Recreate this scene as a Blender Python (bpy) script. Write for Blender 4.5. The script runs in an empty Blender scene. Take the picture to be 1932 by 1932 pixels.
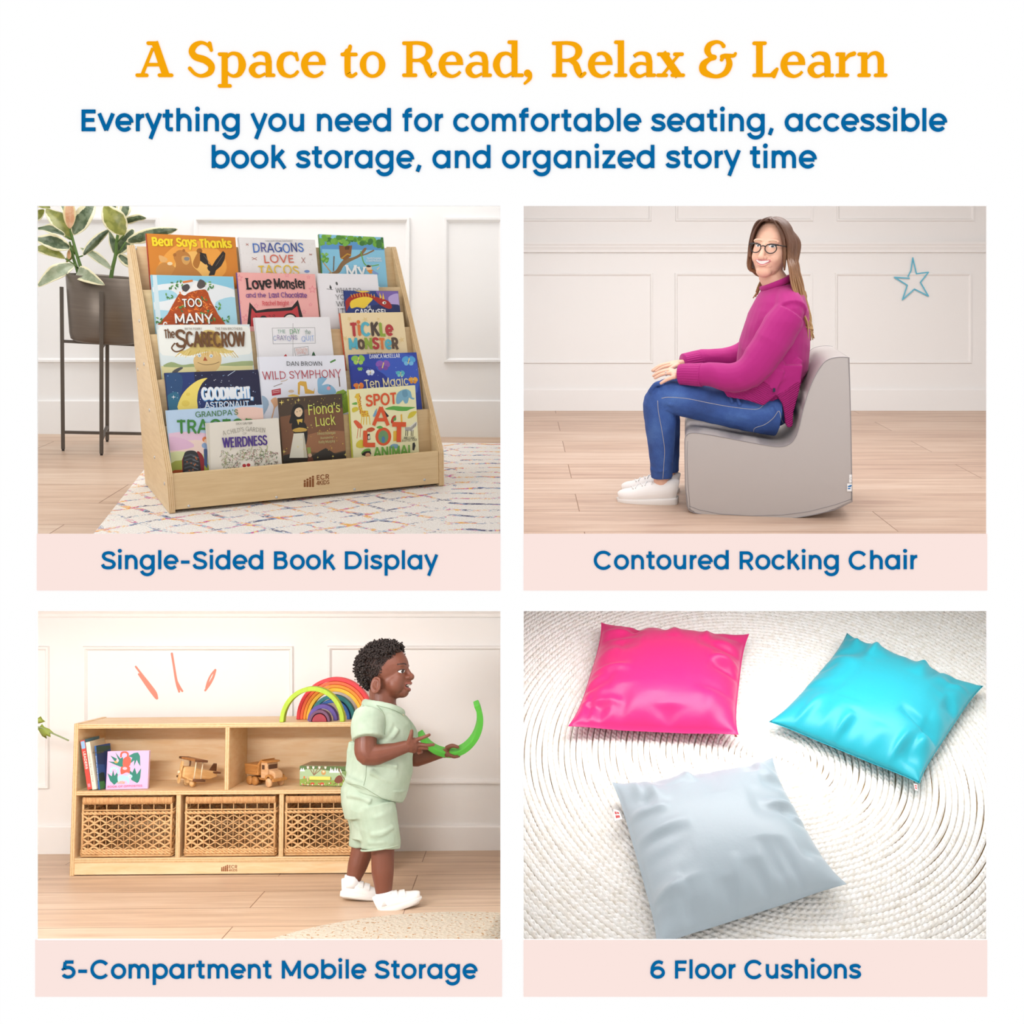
import bpy, bmesh, math, random
import numpy as np
from mathutils import Vector, Matrix
from mathutils import noise as mnoise

# ------------------------------------------------------------------ camera, world, lights, exposure
sc = bpy.context.scene
COL = sc.collection
FPX = 2000.0            # focal length in pixels of the 1932 px frame
CAMZ = 1.5
cam = bpy.data.cameras.new('camera')
cam.sensor_width = 36.0
cam.lens = 36.0 * FPX / 1932.0
cam.clip_end = 100
camo = bpy.data.objects.new('camera', cam)
COL.objects.link(camo)
camo.location = (0, 0, CAMZ)
camo.rotation_euler = (math.pi / 2, 0, 0)
sc.camera = camo
sc.view_settings.view_transform = 'Standard'
sc.view_settings.look = 'None'
sc.view_settings.exposure = 0.0
sc.view_settings.gamma = 1.0
sc.view_settings.use_curve_mapping = False
w = bpy.data.worlds.new('daylight')
sc.world = w
w.use_nodes = True
w.node_tree.nodes['Background'].inputs[0].default_value = (1, 1, 1, 1)
w.node_tree.nodes['Background'].inputs[1].default_value = 1.0


def area(name, loc, target, sx, sy, power, color=(1, 1, 1)):
    l = bpy.data.lights.new(name, 'AREA')
    l.shape = 'RECTANGLE'
    l.size, l.size_y, l.energy, l.color = sx, sy, power, color
    o = bpy.data.objects.new(name, l)
    COL.objects.link(o)
    o.location = loc
    d = Vector(target) - Vector(loc)
    o.rotation_euler = d.to_track_quat('-Z', 'Y').to_euler()
    return o


BOARD_Y = 2.30          # the white display board stands here, the four rooms behind it
area('overhead_fill_book_room', (-1.15, 4.3, CAMZ + 2.25), (-1.15, 4.42, CAMZ), 1.8, 0.9, 18, (0.985, 0.99, 1))  # unseen lamp added overhead to brighten the back wall
area('front_fill_book_room', (-1.7, 2.6, CAMZ + 1.15), (-1.15, 4.3, CAMZ + 0.25), 0.8, 0.5, 9, (1, 1, 1))  # added frontal fill, hidden behind the board above the opening
area('overhead_fill_chair_room', (1.2, 5.0, CAMZ + 2.25), (1.2, 5.5, CAMZ), 2.2, 2.6, 70, (0.985, 0.992, 1))  # unseen area lamp added to lift this room's wall and chair
area('front_fill_chair_room', (0.75, 2.75, CAMZ + 1.25), (0.95, 5.0, CAMZ + 0.2), 1.2, 0.5, 11, (1, 1, 1))  # added fill out of view, aimed at the seated figure
area('added_key_shelf_room', (-1.35, 2.44, CAMZ - 0.16), (-1.35, 4.3, CAMZ - 1.0), 1.1, 0.09, 29, (0.97, 0.985, 1))  # added key lamp, out of sight between board and upper floor
area('overhead_fill_shelf_room', (-0.95, 3.55, CAMZ - 0.13), (-0.95, 4.25, CAMZ - 1.2), 1.7, 0.4, 8, (0.97, 0.985, 1))  # unseen fill added beneath the upper floor
area('overhead_fill_rug_room', (0.72, 2.86, CAMZ - 0.178), (0.72, 3.02, CAMZ - 0.8), 1.3, 0.26, 7.6, (1, 1, 1))  # added lamp above the view, evens the brightness of the rug


# ------------------------------------------------------------------ helpers
def lin(c):
    if isinstance(c, str):
        c = tuple(int(c[i:i + 2], 16) for i in (0, 2, 4))
    out = []
    for v in c[:3]:
        v = v / 255.0
        out.append(v / 12.92 if v <= 0.04045 else ((v + 0.055) / 1.055) ** 2.4)
    return (out[0], out[1], out[2], 1.0)


_M = {}


def mat(name, col=None, rough=0.6, metal=0.0, spec=0.5, build=None):
    """A plain principled material, or one finished by build(nodes, links, bsdf)."""
    if name in _M:
        return _M[name]
    m = bpy.data.materials.new(name)
    m.use_nodes = True
    nt = m.node_tree
    b = nt.nodes['Principled BSDF']
    if col is not None:
        b.inputs['Base Color'].default_value = lin(col)
    b.inputs['Roughness'].default_value = rough
    b.inputs['Metallic'].default_value = metal
    b.inputs['Specular IOR Level'].default_value = spec
    if build:
        build(nt.nodes, nt.links, b)
    _M[name] = m
    return m


def ramp(n, stops, interp='LINEAR'):
    r = n.new('ShaderNodeValToRGB')
    r.color_ramp.interpolation = interp
    e = r.color_ramp.elements
    while len(e) > 1:
        e.remove(e[0])
    e[0].position, e[0].color = stops[0][0], lin(stops[0][1])
    for p, c in stops[1:]:
        x = e.new(p)
        x.color = lin(c)
    return r


def coords(n, l, scale=(1, 1, 1), rot=(0, 0, 0), out='Object'):
    tc = n.new('ShaderNodeTexCoord')
    mp = n.new('ShaderNodeMapping')
    mp.inputs['Scale'].default_value = scale
    mp.inputs['Rotation'].default_value = rot
    l.new(tc.outputs[out], mp.inputs['Vector'])
    return mp.outputs['Vector']


def noise(n, l, vec, scale, detail=3, rough=0.55, dist=0.0):
    t = n.new('ShaderNodeTexNoise')
    t.inputs['Scale'].default_value = scale
    t.inputs['Detail'].default_value = detail
    t.inputs['Roughness'].default_value = rough
    t.inputs['Distortion'].default_value = dist
    l.new(vec, t.inputs['Vector'])
    return t


def math_n(n, l, op, a, b=None, c=None):
    m = n.new('ShaderNodeMath')
    m.operation = op
    for i, v in enumerate((a, b, c)):
        if v is None:
            continue
        if isinstance(v, (int, float)):
            m.inputs[i].default_value = v
        else:
            l.new(v, m.inputs[i])
    return m.outputs[0]


def mixc(n, l, fac, a, b, mode='MIX'):
    m = n.new('ShaderNodeMix')
    m.data_type = 'RGBA'
    m.blend_type = mode
    for i, v in ((0, fac), (6, a), (7, b)):
        if isinstance(v, (int, float)):
            m.inputs[i].default_value = v
        elif isinstance(v, (tuple, str)):
            m.inputs[i].default_value = lin(v)
        else:
            l.new(v, m.inputs[i])
    return m.outputs[2]


def bump(n, l, b, height, strength=0.3, dist=0.01):
    k = n.new('ShaderNodeBump')
    k.inputs['Strength'].default_value = strength
    k.inputs['Distance'].default_value = dist
    l.new(height, k.inputs['Height'])
    l.new(k.outputs[0], b.inputs['Normal'])
    return k


# ---- frames: a frame is a matrix from local metres to the world; up is z, the viewer's side is -y
def T(x, y, z):
    return Matrix.Translation((x, y, z))


def R(a, ax):
    return Matrix.Rotation(math.radians(a), 4, ax)


class Mb:
    """Collects vertices and faces; build() links them as one mesh object."""

    def __init__(s):
        s.v, s.f, s.mi, s.sm = [], [], [], []

    def add(s, vs, fs, mi=0, smooth=False, M=None):
        o = len(s.v)
        if M is not None:
            vs = [tuple(M @ Vector(p)) for p in vs]
        s.v.extend([tuple(p) for p in vs])
        for f in fs:
            s.f.append(tuple(i + o for i in f))
            s.mi.append(mi)
            s.sm.append(smooth)
        return s

    def box(s, x0, y0, z0, x1, y1, z1, b=0.0, mi=0, M=None):
        if b <= 0:
            v = [(x, y, z) for z in (z0, z1) for y in (y0, y1) for x in (x0, x1)]
            f = [(0, 2, 3, 1), (4, 5, 7, 6), (0, 1, 5, 4), (2, 6, 7, 3), (0, 4, 6, 2), (1, 3, 7, 5)]
            return s.add(v, f, mi, False, M)
        bm = bmesh.new()
        bmesh.ops.create_cube(bm, size=1)
        for q in bm.verts:
            q.co = Vector(((x0 + x1) / 2 + q.co.x * (x1 - x0), (y0 + y1) / 2 + q.co.y * (y1 - y0), (z0 + z1) / 2 + q.co.z * (z1 - z0)))
        bmesh.ops.bevel(bm, geom=bm.edges[:], offset=b, segments=2, affect='EDGES', profile=0.5)
        return s.bm(bm, mi, False, M)

    def bm(s, bm, mi=0, smooth=False, M=None):
        bm.verts.index_update()
        vs = [tuple(q.co) for q in bm.verts]
        fs = [tuple(q.index for q in f.verts) for f in bm.faces]
        bm.free()
        return s.add(vs, fs, mi, smooth, M)

    def tube(s, pts, rad, n=10, mi=0, closed=False, caps=True, flat=None, smooth=True, M=None):
        """A swept tube; rad is a number or one per point; flat=(a,b) makes an elliptic section."""
        P = [Vector(p) for p in pts]
        m = len(P)
        rr = [rad] * m if isinstance(rad, (int, float)) else list(rad)
        rings = []
        up = None
        for i in range(m):
            a = P[(i - 1) % m] if (closed or i > 0) else P[i]
            c = P[(i + 1) % m] if (closed or i < m - 1) else P[i]
            t = (c - a)
            if t.length < 1e-9:
                t = Vector((0, 0, 1))
            t.normalize()
            if up is None:
                up = Vector((0, 0, 1)) if abs(t.z) < 0.9 else Vector((0, 1, 0))
            side = t.cross(up)
            if side.length < 1e-6:
                side = t.orthogonal()
            side.normalize()
            up = side.cross(t).normalized()
            fa, fb = flat if flat else (1, 1)
            r = rr[i]
            ra, rb = r if isinstance(r, tuple) else (r * fa, r * fb)
            rings.append([P[i] + side * math.cos(2 * math.pi * k / n) * ra + up * math.sin(2 * math.pi * k / n) * rb for k in range(n)])
        v = [p for r in rings for p in r]
        f = []
        for i in range(m if closed else m - 1):
            j = (i + 1) % m
            for k in range(n):
                k2 = (k + 1) % n
                f.append((i * n + k, i * n + k2, j * n + k2, j * n + k))
        if caps and not closed:
            f.append(tuple(range(n - 1, -1, -1)))
            f.append(tuple((m - 1) * n + k for k in range(n)))
        return s.add(v, f, mi, smooth, M)

    def lathe(s, prof, n=40, mi=0, smooth=True, M=None):
        v, f = [], []
        for r, z in prof:
            for k in range(n):
                a = 2 * math.pi * k / n
                v.append((r * math.cos(a), r * math.sin(a), z))
        for i in range(len(prof) - 1):
            for k in range(n):
                k2 = (k + 1) % n
                f.append((i * n + k, i * n + k2, (i + 1) * n + k2, (i + 1) * n + k))
        f.append(tuple(range(n - 1, -1, -1)))
        f.append(tuple((len(prof) - 1) * n + k for k in range(n)))
        return s.add(v, f, mi, smooth, M)

    def prism(s, poly, d0, d1, mi=0, M=None, axis='y', smooth=False):
        """A polygon in (x,z) pushed from y=d0 to y=d1 (or in (y,z) along x, or (x,y) along z)."""
        def q(a, b, d):
            return (a, d, b) if axis == 'y' else ((d, a, b) if axis == 'x' else (a, b, d))
        n = len(poly)
        v = [q(a, b, d0) for a, b in poly] + [q(a, b, d1) for a, b in poly]
        f = [tuple(range(n)), tuple(range(2 * n - 1, n - 1, -1))]
        f += [(i, i + n, (i + 1) % n + n, (i + 1) % n) for i in range(n)]
        return s.add(v, f, mi, smooth, M)

    def ball(s, c, r, mi=0, n=16, M=None, rot=None):
        rx, ry, rz = r if isinstance(r, tuple) else (r, r, r)
        v, f = [], []
        h = n // 2
        for i in range(1, h):
            p = math.pi * i / h
            for k in range(n):
                a = 2 * math.pi * k / n
                q = Vector((rx * math.sin(p) * math.cos(a), ry * math.sin(p) * math.sin(a), rz * math.cos(p)))
                if rot is not None:
                    q = rot @ q
                v.append(tuple(q + Vector(c)))
        for i in range(h - 2):
            for k in range(n):
                k2 = (k + 1) % n
                f.append((i * n + k, (i + 1) * n + k, (i + 1) * n + k2, i * n + k2))
        tp, bt = Vector((0, 0, rz)), Vector((0, 0, -rz))
        if rot is not None:
            tp, bt = rot @ tp, rot @ bt
        v += [tuple(tp + Vector(c)), tuple(bt + Vector(c))]
        a = len(v) - 2
        for k in range(n):
            k2 = (k + 1) % n
            f.append((a, k, k2))
            f.append((a + 1, (h - 2) * n + k2, (h - 2) * n + k))
        return s.add(v, f, mi, True, M)

    def mesh(s, name):
        me = bpy.data.meshes.new(name)
        me.from_pydata(s.v, [], s.f)
        me.update()
        me.polygons.foreach_set('material_index', s.mi)
        me.polygons.foreach_set('use_smooth', s.sm)
        return me

    def build(s, name, mats, parent=None, M=None, fix=True, bevel=0.0, sub=0):
        me = s.mesh(name)
        if fix:
            bm = bmesh.new()
            bm.from_mesh(me)
            bmesh.ops.recalc_face_normals(bm, faces=bm.faces[:])
            bm.to_mesh(me)
            bm.free()
        return link(name, me, mats, parent, M, bevel, sub)


def link(name, me, mats, parent=None, M=None, bevel=0.0, sub=0):
    for m in (mats if isinstance(mats, (list, tuple)) else [mats]):
        me.materials.append(m)
    o = bpy.data.objects.new(name, me)
    COL.objects.link(o)
    if parent is not None:
        o.parent = parent
        if M is not None:
            o.matrix_local = M
    elif M is not None:
        o.matrix_world = M
    if bevel:
        b = o.modifiers.new('bevel', 'BEVEL')
        b.width, b.segments, b.limit_method = bevel, 2, 'ANGLE'
    if sub:
        q = o.modifiers.new('sub', 'SUBSURF')
        q.levels = q.render_levels = sub
    return o


def tag(o, label=None, cat=None, group=None, kind=None):
    for k, v in (('label', label), ('category', cat), ('group', group), ('kind', kind)):
        if v:
            o[k] = v
    return o


def thing(name, M, label, cat, group=None):
    o = bpy.data.objects.new(name, None)
    o.empty_display_size = 0.05
    COL.objects.link(o)
    o.matrix_world = M
    return tag(o, label, cat, group)


def struct(name, mb, m, M=None, **k):
    return tag(mb.build(name, m, None, M, **k), kind='structure')


def baked(name, mb, mats, voxel, smooth=6, parent=None, M=None, sm_f=0.5, pick=None, post=None, refine=None, relax=None):
    """Union of the collected closed shapes as one continuous skin (voxel remesh, smoothed)."""
    me = mb.mesh(name + '_raw')
    o = bpy.data.objects.new(name + '_raw', me)
    COL.objects.link(o)
    r = o.modifiers.new('r', 'REMESH')
    r.mode, r.voxel_size, r.adaptivity = 'VOXEL', voxel, 0.0
    if smooth:
        q = o.modifiers.new('s', 'SMOOTH')
        q.factor, q.iterations = sm_f, smooth
    dg = bpy.context.evaluated_depsgraph_get()
    me2 = bpy.data.meshes.new_from_object(o.evaluated_get(dg))
    me2.name = name
    bpy.data.objects.remove(o)
    bpy.data.meshes.remove(me)
    if post:
        n = len(me2.vertices)
        co = np.empty(n * 3)
        me2.vertices.foreach_get('co', co)
        nr = np.empty(n * 3)
        me2.vertices.foreach_get('normal', nr)
        co = post(co.reshape(-1, 3), nr.reshape(-1, 3))
        me2.vertices.foreach_set('co', co.reshape(-1))
        me2.update()
    me2.polygons.foreach_set('use_smooth', [True] * len(me2.polygons))
    me2.materials.clear()
    if relax:
        bm = bmesh.new()
        bm.from_mesh(me2)
        sel = [q for q in bm.verts if relax(q.co)]
        for _ in range(34):
            bmesh.ops.smooth_vert(bm, verts=sel, factor=0.5, use_axis_x=True, use_axis_y=True, use_axis_z=True)
        bm.to_mesh(me2)
        bm.free()
    if refine:
        bm = bmesh.new()
        bm.from_mesh(me2)
        fs = [f for f in bm.faces if refine(f.calc_center_median())]
        es = list({e for f in fs for e in f.edges})
        bmesh.ops.subdivide_edges(bm, edges=es, cuts=2, use_grid_fill=True)
        for f in bm.faces:
            f.smooth = True
        bm.to_mesh(me2)
        bm.free()
    if pick:
        n = len(me2.polygons)
        c = np.empty(n * 3)
        me2.polygons.foreach_get('center', c)
        idx = pick(c.reshape(-1, 3))
        me2.polygons.foreach_set('material_index', np.asarray(idx, dtype=np.int32))
    return link(name, me2, mats, parent, M)


def crv(pts, n=8, closed=False):
    """Catmull-Rom through points of any dimension, n samples per span."""
    P = [np.array(p, float) for p in pts]
    m = len(P)
    out = []
    for i in range(m if closed else m - 1):
        if closed:
            a, b, c, d = P[(i - 1) % m], P[i], P[(i + 1) % m], P[(i + 2) % m]
        else:
            b, c = P[i], P[i + 1]
            a = P[i - 1] if i else 2 * b - c
            d = P[i + 2] if i + 2 < m else 2 * c - b
        for k in range(n):
            t = k / n
            out.append(0.5 * ((2 * b) + (-a + c) * t + (2 * a - 5 * b + 4 * c - d) * t * t + (-a + 3 * b - 3 * c + d) * t ** 3))
    if not closed:
        out.append(P[-1])
    return [tuple(q) for q in out]


# ---- where things stand: from a picture position to a place in space
CAM = Vector((0, 0, CAMZ))


def ray(px, py):
    return Vector(((px - 966) / FPX, 1.0, (966 - py) / FPX))


def at(px, py, depth):
    return CAM + ray(px, py) * depth


def hit(px, py, p0, nrm):
    d = ray(px, py)
    return CAM + d * ((Vector(p0) - CAM).dot(nrm) / d.dot(nrm))


def facing(px, py, down=0.0, yaw=0.0):
    """Orientation of an upright thing that is seen from `down` degrees above, at that direction."""
    d = ray(px, py)
    az = math.atan2(d.x, d.y)
    el = math.atan2(d.z, math.hypot(d.x, d.y))
    m = Matrix.Rotation(-az, 4, 'Z') @ Matrix.Rotation(el, 4, 'X')
    return m @ R(down, 'X') @ R(yaw, 'Z')
# ------------------------------------------------------------------ lettering: strokes turned into flat-faced ribbons
def arc(cx, cy, rx, ry, a0, a1, n=18):
    k = max(4, int(abs(a1 - a0) / 360 * n * 2))
    return [(cx + rx * math.cos(math.radians(a0 + (a1 - a0) * i / k)), cy + ry * math.sin(math.radians(a0 + (a1 - a0) * i / k))) for i in range(k + 1)]


X_, H_ = 0.80, 0.0825
RB = 0.3325                                        # bowl radius of the geometric sans


def glyphs():
    """Geometric sans, cap height 1: each glyph is (advance, [strokes]); strokes run along their centre lines."""
    g = {}
    c = X_ / 2
    bowl = lambda cx: arc(cx, c, RB, RB + 0.012, 0, 360)
    s1 = 0.19
    g['o'] = (0.91, [bowl(0.455)])
    g['c'] = (0.83, [arc(0.455, c, RB, RB + .012, 38, 322)])
    g['e'] = (0.89, [arc(0.455, c, RB, RB + .012, 0, 318), [(0.15, c - .02), (0.76, c - .02)]])
    g['a'] = (0.98, [bowl(0.455), [(0.79, X_), (0.79, 0)]])
    g['d'] = (0.98, [bowl(0.455), [(0.79, 1.07), (0.79, 0)]])
    g['q'] = (0.98, [bowl(0.455), [(0.79, X_), (0.79, -.36)]])
    g['b'] = (0.98, [bowl(0.525), [(s1, 1.07), (s1, 0)]])
    g['p'] = (0.98, [bowl(0.525), [(s1, X_), (s1, -.36)]])
    g['g'] = (0.98, [bowl(0.455), [(0.79, X_), (0.79, -.02)] + arc(0.46, -.02, .33, .285, 0, -165)[1:]])
    ar = lambda x0, x1: [(x0, 0.42)] + arc((x0 + x1) / 2, .435, (x1 - x0) / 2, .295, 180, 0) + [(x1, 0)]
    g['n'] = (0.90, [[(s1, X_), (s1, 0)], ar(s1, .72)])
    g['h'] = (0.90, [[(s1, 1.07), (s1, 0)], ar(s1, .72)])
    g['m'] = (1.34, [[(s1, X_), (s1, 0)], ar(s1, .67), ar(.67, 1.15)])
    g['u'] = (0.90, [[(.71, X_), (.71, 0)], [(s1, X_), (s1, .365)] + arc(.45, .365, .26, .295, 180, 360)])
    g['r'] = (0.52, [[(s1, X_), (s1, 0)], [(s1, .42)] + arc(.47, .43, .28, .29, 180, 88)])
    g['i'] = (0.38, [[(s1, X_), (s1, 0)], [(s1 - .005, 1.03), (s1 + .005, 1.03), 'dot']])
    g['j'] = (0.38, [[(s1, X_), (s1, -.15)] + arc(.02, -.15, .17, .16, 0, -80), [(s1 - .005, 1.03), (s1 + .005, 1.03), 'dot']])
    g['l'] = (0.38, [[(s1, 1.07), (s1, 0)]])
    g['t'] = (0.57, [[(.25, 1.0), (.25, .2)] + arc(.37, .2, .12, .1175, 180, 270)[1:] + [(.5, .0825)], [(.04, X_ - .075), (.5, X_ - .075)]])
    g['f'] = (0.54, [[(.22, 0), (.22, .84)] + arc(.40, .84, .18, .155, 180, 90)[1:] + [(.47, .995)], [(.04, X_ - .075), (.48, X_ - .075)]])
    g['k'] = (0.82, [[(s1, 1.07), (s1, 0)], [(.24, .36), (.66, .82)], [(.40, .46), (.73, -.02)]])
    g['v'] = (0.80, [[(.08, .82), (.40, .04)], [(.40, .04), (.72, .82)]])
    g['y'] = (0.80, [[(.08, .82), (.42, .06)], [(.72, .82), (.26, -.36)]])
    g['w'] = (1.12, [[(.08, .82), (.32, .03)], [(.32, .03), (.56, .80)], [(.56, .80), (.80, .03)], [(.80, .03), (1.04, .82)]])
    g['x'] = (0.78, [[(.08, .82), (.70, -.02)], [(.70, .82), (.08, -.02)]])
    g['z'] = (0.74, [[(.08, X_ - .075), (.66, X_ - .075)], [(.60, X_ - .08), (.13, .08)], [(.08, .075), (.68, .075)]])
    g['s'] = (0.74, [crv([(.64, .60), (.54, .70), (.37, .725), (.19, .68), (.15, .57), (.24, .46), (.40, .40), (.56, .34), (.62, .22), (.53, .11), (.36, .075), (.17, .11), (.09, .21)], 5)])
    g[','] = (0.40, [[(.24, .13), (.13, -.17)]])
    g['.'] = (0.36, [[(.165, .085), (.175, .085), 'dot']])
    g["'"] = (0.3, [[(.16, 1.05), (.13, .78)]])
    g['-'] = (0.74, [[(.13, .40), (.61, .40)]])
    g[' '] = (0.40, [])
    g['!'] = (0.36, [[(.18, 1), (.18, .3)], [(.175, .085), (.185, .085), 'dot']])
    t = 1 - H_
    g['A'] = (1.06, [[(.08, -.02), (.53, 1.0)], [(.53, 1.0), (.98, -.02)], [(.26, .30), (.80, .30)]])
    g['B'] = (0.98, [[(.2, 0), (.2, 1)], [(.2, t), (.54, t)] + arc(.54, .745, .2, .172, 90, -90)[1:] + [(.2, .55)], [(.54, .55)] + arc(.56, .316, .235, .234, 90, -90)[1:] + [(.2, H_)]])
    g['C'] = (1.16, [arc(.6, .5, .455, .455, 38, 322)])
    g['D'] = (1.14, [[(.2, 0), (.2, 1)], [(.2, t), (.52, t)] + arc(.56, .5, .42, .4175, 90, -90)[1:] + [(.2, H_)]])
    g['E'] = (0.86, [[(.2, 0), (.2, 1)], [(.2, t), (.76, t)], [(.2, .52), (.70, .52)], [(.2, H_), (.76, H_)]])
    g['F'] = (0.82, [[(.2, 0), (.2, 1)], [(.2, t), (.76, t)], [(.2, .50), (.70, .50)]])
    g['G'] = (1.18, [arc(.6, .5, .455, .455, 38, 345), [(1.05, .0), (1.05, .48)], [(.66, .45), (1.10, .45)]])
    g['H'] = (1.08, [[(.2, 0), (.2, 1)], [(.88, 0), (.88, 1)], [(.2, .52), (.88, .52)]])
    g['I'] = (0.40, [[(.2, 0), (.2, 1)]])
    g['J'] = (0.80, [[(.6, 1), (.6, .32)] + arc(.35, .33, .25, .25, 0, -170)[1:]])
    g['K'] = (1.0, [[(.2, 0), (.2, 1)], [(.24, .44), (.84, 1.01)], [(.42, .60), (.90, -.02)]])
    g['L'] = (0.76, [[(.2, 0), (.2, 1)], [(.2, H_), (.70, H_)]])
    g['M'] = (1.28, [[(.2, 0), (.2, 1)], [(.2, .96), (.64, .16)], [(.64, .16), (1.08, .96)], [(1.08, 1), (1.08, 0)]])
    g['N'] = (1.10, [[(.2, 0), (.2, 1)], [(.2, .97), (.9, .03)], [(.9, 0), (.9, 1)]])
    g['O'] = (1.2, [arc(.6, .5, .455, .455, 0, 360)])
    g['P'] = (0.92, [[(.2, 0), (.2, 1)], [(.2, t), (.54, t)] + arc(.54, .685, .24, .2325, 90, -90)[1:] + [(.2, .4525)]])
    g['Q'] = (1.2, [arc(.6, .5, .455, .455, 0, 360), [(.66, .28), (1.0, -.06)]])
    g['R'] = (0.96, [[(.2, 0), (.2, 1)], [(.2, t), (.54, t)] + arc(.54, .685, .24, .2325, 90, -90)[1:] + [(.2, .4525)], [(.50, .46), (.82, -.02)]])
    g['S'] = (0.92, [crv([(.78, .76), (.68, .88), (.46, .925), (.24, .86), (.18, .71), (.28, .58), (.48, .50), (.70, .42), (.78, .27), (.68, .12), (.46, .075), (.22, .12), (.12, .27)], 5)])
    g['T'] = (0.86, [[(.06, t), (.80, t)], [(.43, 1), (.43, 0)]])
    g['U'] = (1.08, [[(.2, 1), (.2, .42)] + arc(.54, .42, .34, .3375, 180, 360)[1:] + [(.88, 1)]])
    g['V'] = (1.02, [[(.07, 1.01), (.51, .03)], [(.51, .03), (.95, 1.01)]])
    g['W'] = (1.44, [[(.08, 1.01), (.4, .03)], [(.4, .03), (.72, .98)], [(.72, .98), (1.04, .03)], [(1.04, .03), (1.36, 1.01)]])
    g['X'] = (1.0, [[(.1, 1.01), (.9, -.01)], [(.9, 1.01), (.1, -.01)]])
    g['Y'] = (0.98, [[(.08, 1.01), (.49, .45)], [(.9, 1.01), (.49, .45)], [(.49, .48), (.49, 0)]])
    g['Z'] = (0.9, [[(.1, t), (.8, t)], [(.74, t - .03), (.16, .12)], [(.1, H_), (.82, H_)]])
    g['4'] = (0.9, [[(.66, 0), (.66, 1.0)], [(.64, .98), (.10, .26)], [(.08, .26), (.86, .26)]])
    g['5'] = (0.86, [[(.72, t), (.25, t)], [(.26, t), (.20, .50)], [(.20, .50)] + arc(.42, .345, .32, .27, 140, -150)])
    g['6'] = (0.92, [arc(.46, .33, .32, .255, 0, 360), crv([(.15, .40), (.17, .62), (.30, .84), (.52, .93), (.74, .86)], 6)])
    g['&'] = (1.0, [crv([(.9, 0), (.3, .68), (.32, .88), (.46, .93), (.6, .84), (.58, .68), (.2, .4), (.16, .2), (.34, .08), (.6, .14), (.86, .46)], 5)])
    return g


GL = glyphs()


_RB = [0]


def ribbon(mb, pts, wd, z0, z1, mi=0, M=None, dot=False, round_=False):
    """One stroke as a solid ribbon in the x,z plane between y=z0 (front) and y=z1."""
    _RB[0] = (_RB[0] + 1) % 7
    z0 = z0 - _RB[0] * 0.00004
    if dot:
        c = pts[0]
        r = wd * 0.64
        mb.prism([(c[0] + r * math.cos(2 * math.pi * k / 18), c[1] + r * math.sin(2 * math.pi * k / 18)) for k in range(18)], z0, z1, mi, M)
        return
    P = [np.array(p[:2], float) for p in pts]
    W = [(p[2] if len(p) > 2 else wd) / 2 for p in pts]
    Q, V = [P[0]], [W[0]]
    for p, ww in zip(P[1:], W[1:]):
        if np.linalg.norm(p - Q[-1]) > 1e-6:
            Q.append(p)
            V.append(ww)
    P, W = Q, V
    n = len(P)
    if n < 2:
        return
    closed = np.linalg.norm(P[0] - P[-1]) < 1e-4 and n > 4
    A, B = [], []
    for i in range(n):
        a = P[i - 1] if i else (P[-2] if closed else P[0])
        b = P[i + 1] if i < n - 1 else (P[1] if closed else P[-1])
        d1 = P[i] - a
        d2 = b - P[i]
        l1, l2 = np.linalg.norm(d1), np.linalg.norm(d2)
        if l1 > 1e-9:
            d1 = d1 / l1
        if l2 > 1e-9:
            d2 = d2 / l2
        t = d1 + d2
        t = t / (np.linalg.norm(t) or 1)
        nn = np.array([-t[1], t[0]])
        k = max(0.5, float(np.dot(t, d2 if l2 > 1e-9 else d1)))
        A.append(P[i] + nn * W[i] / k)
        B.append(P[i] - nn * W[i] / k)
    v = [(p[0], z0, p[1]) for p in A] + [(p[0], z0, p[1]) for p in B] + [(p[0], z1, p[1]) for p in A] + [(p[0], z1, p[1]) for p in B]
    f = []
    for i in range(n - 1):
        f.append((i, n + i, n + i + 1, i + 1))
        f.append((2 * n + i, 2 * n + i + 1, 3 * n + i + 1, 3 * n + i))
        f.append((i, i + 1, 2 * n + i + 1, 2 * n + i))
        f.append((n + i, 3 * n + i, 3 * n + i + 1, n + i + 1))
    mb.add(v, f, mi, False, M)
    if round_:
        for c, r in ((P[0], W[0]), (P[-1], W[-1])):
            z0 -= 0.000012
            mb.prism([(c[0] + r * math.cos(2 * math.pi * k / 14), c[1] + r * math.sin(2 * math.pi * k / 14)) for k in range(14)], z0, z1, mi, M)


def text_width(s):
    return sum(GL.get(ch, GL['o'])[0] for ch in s)


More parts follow.
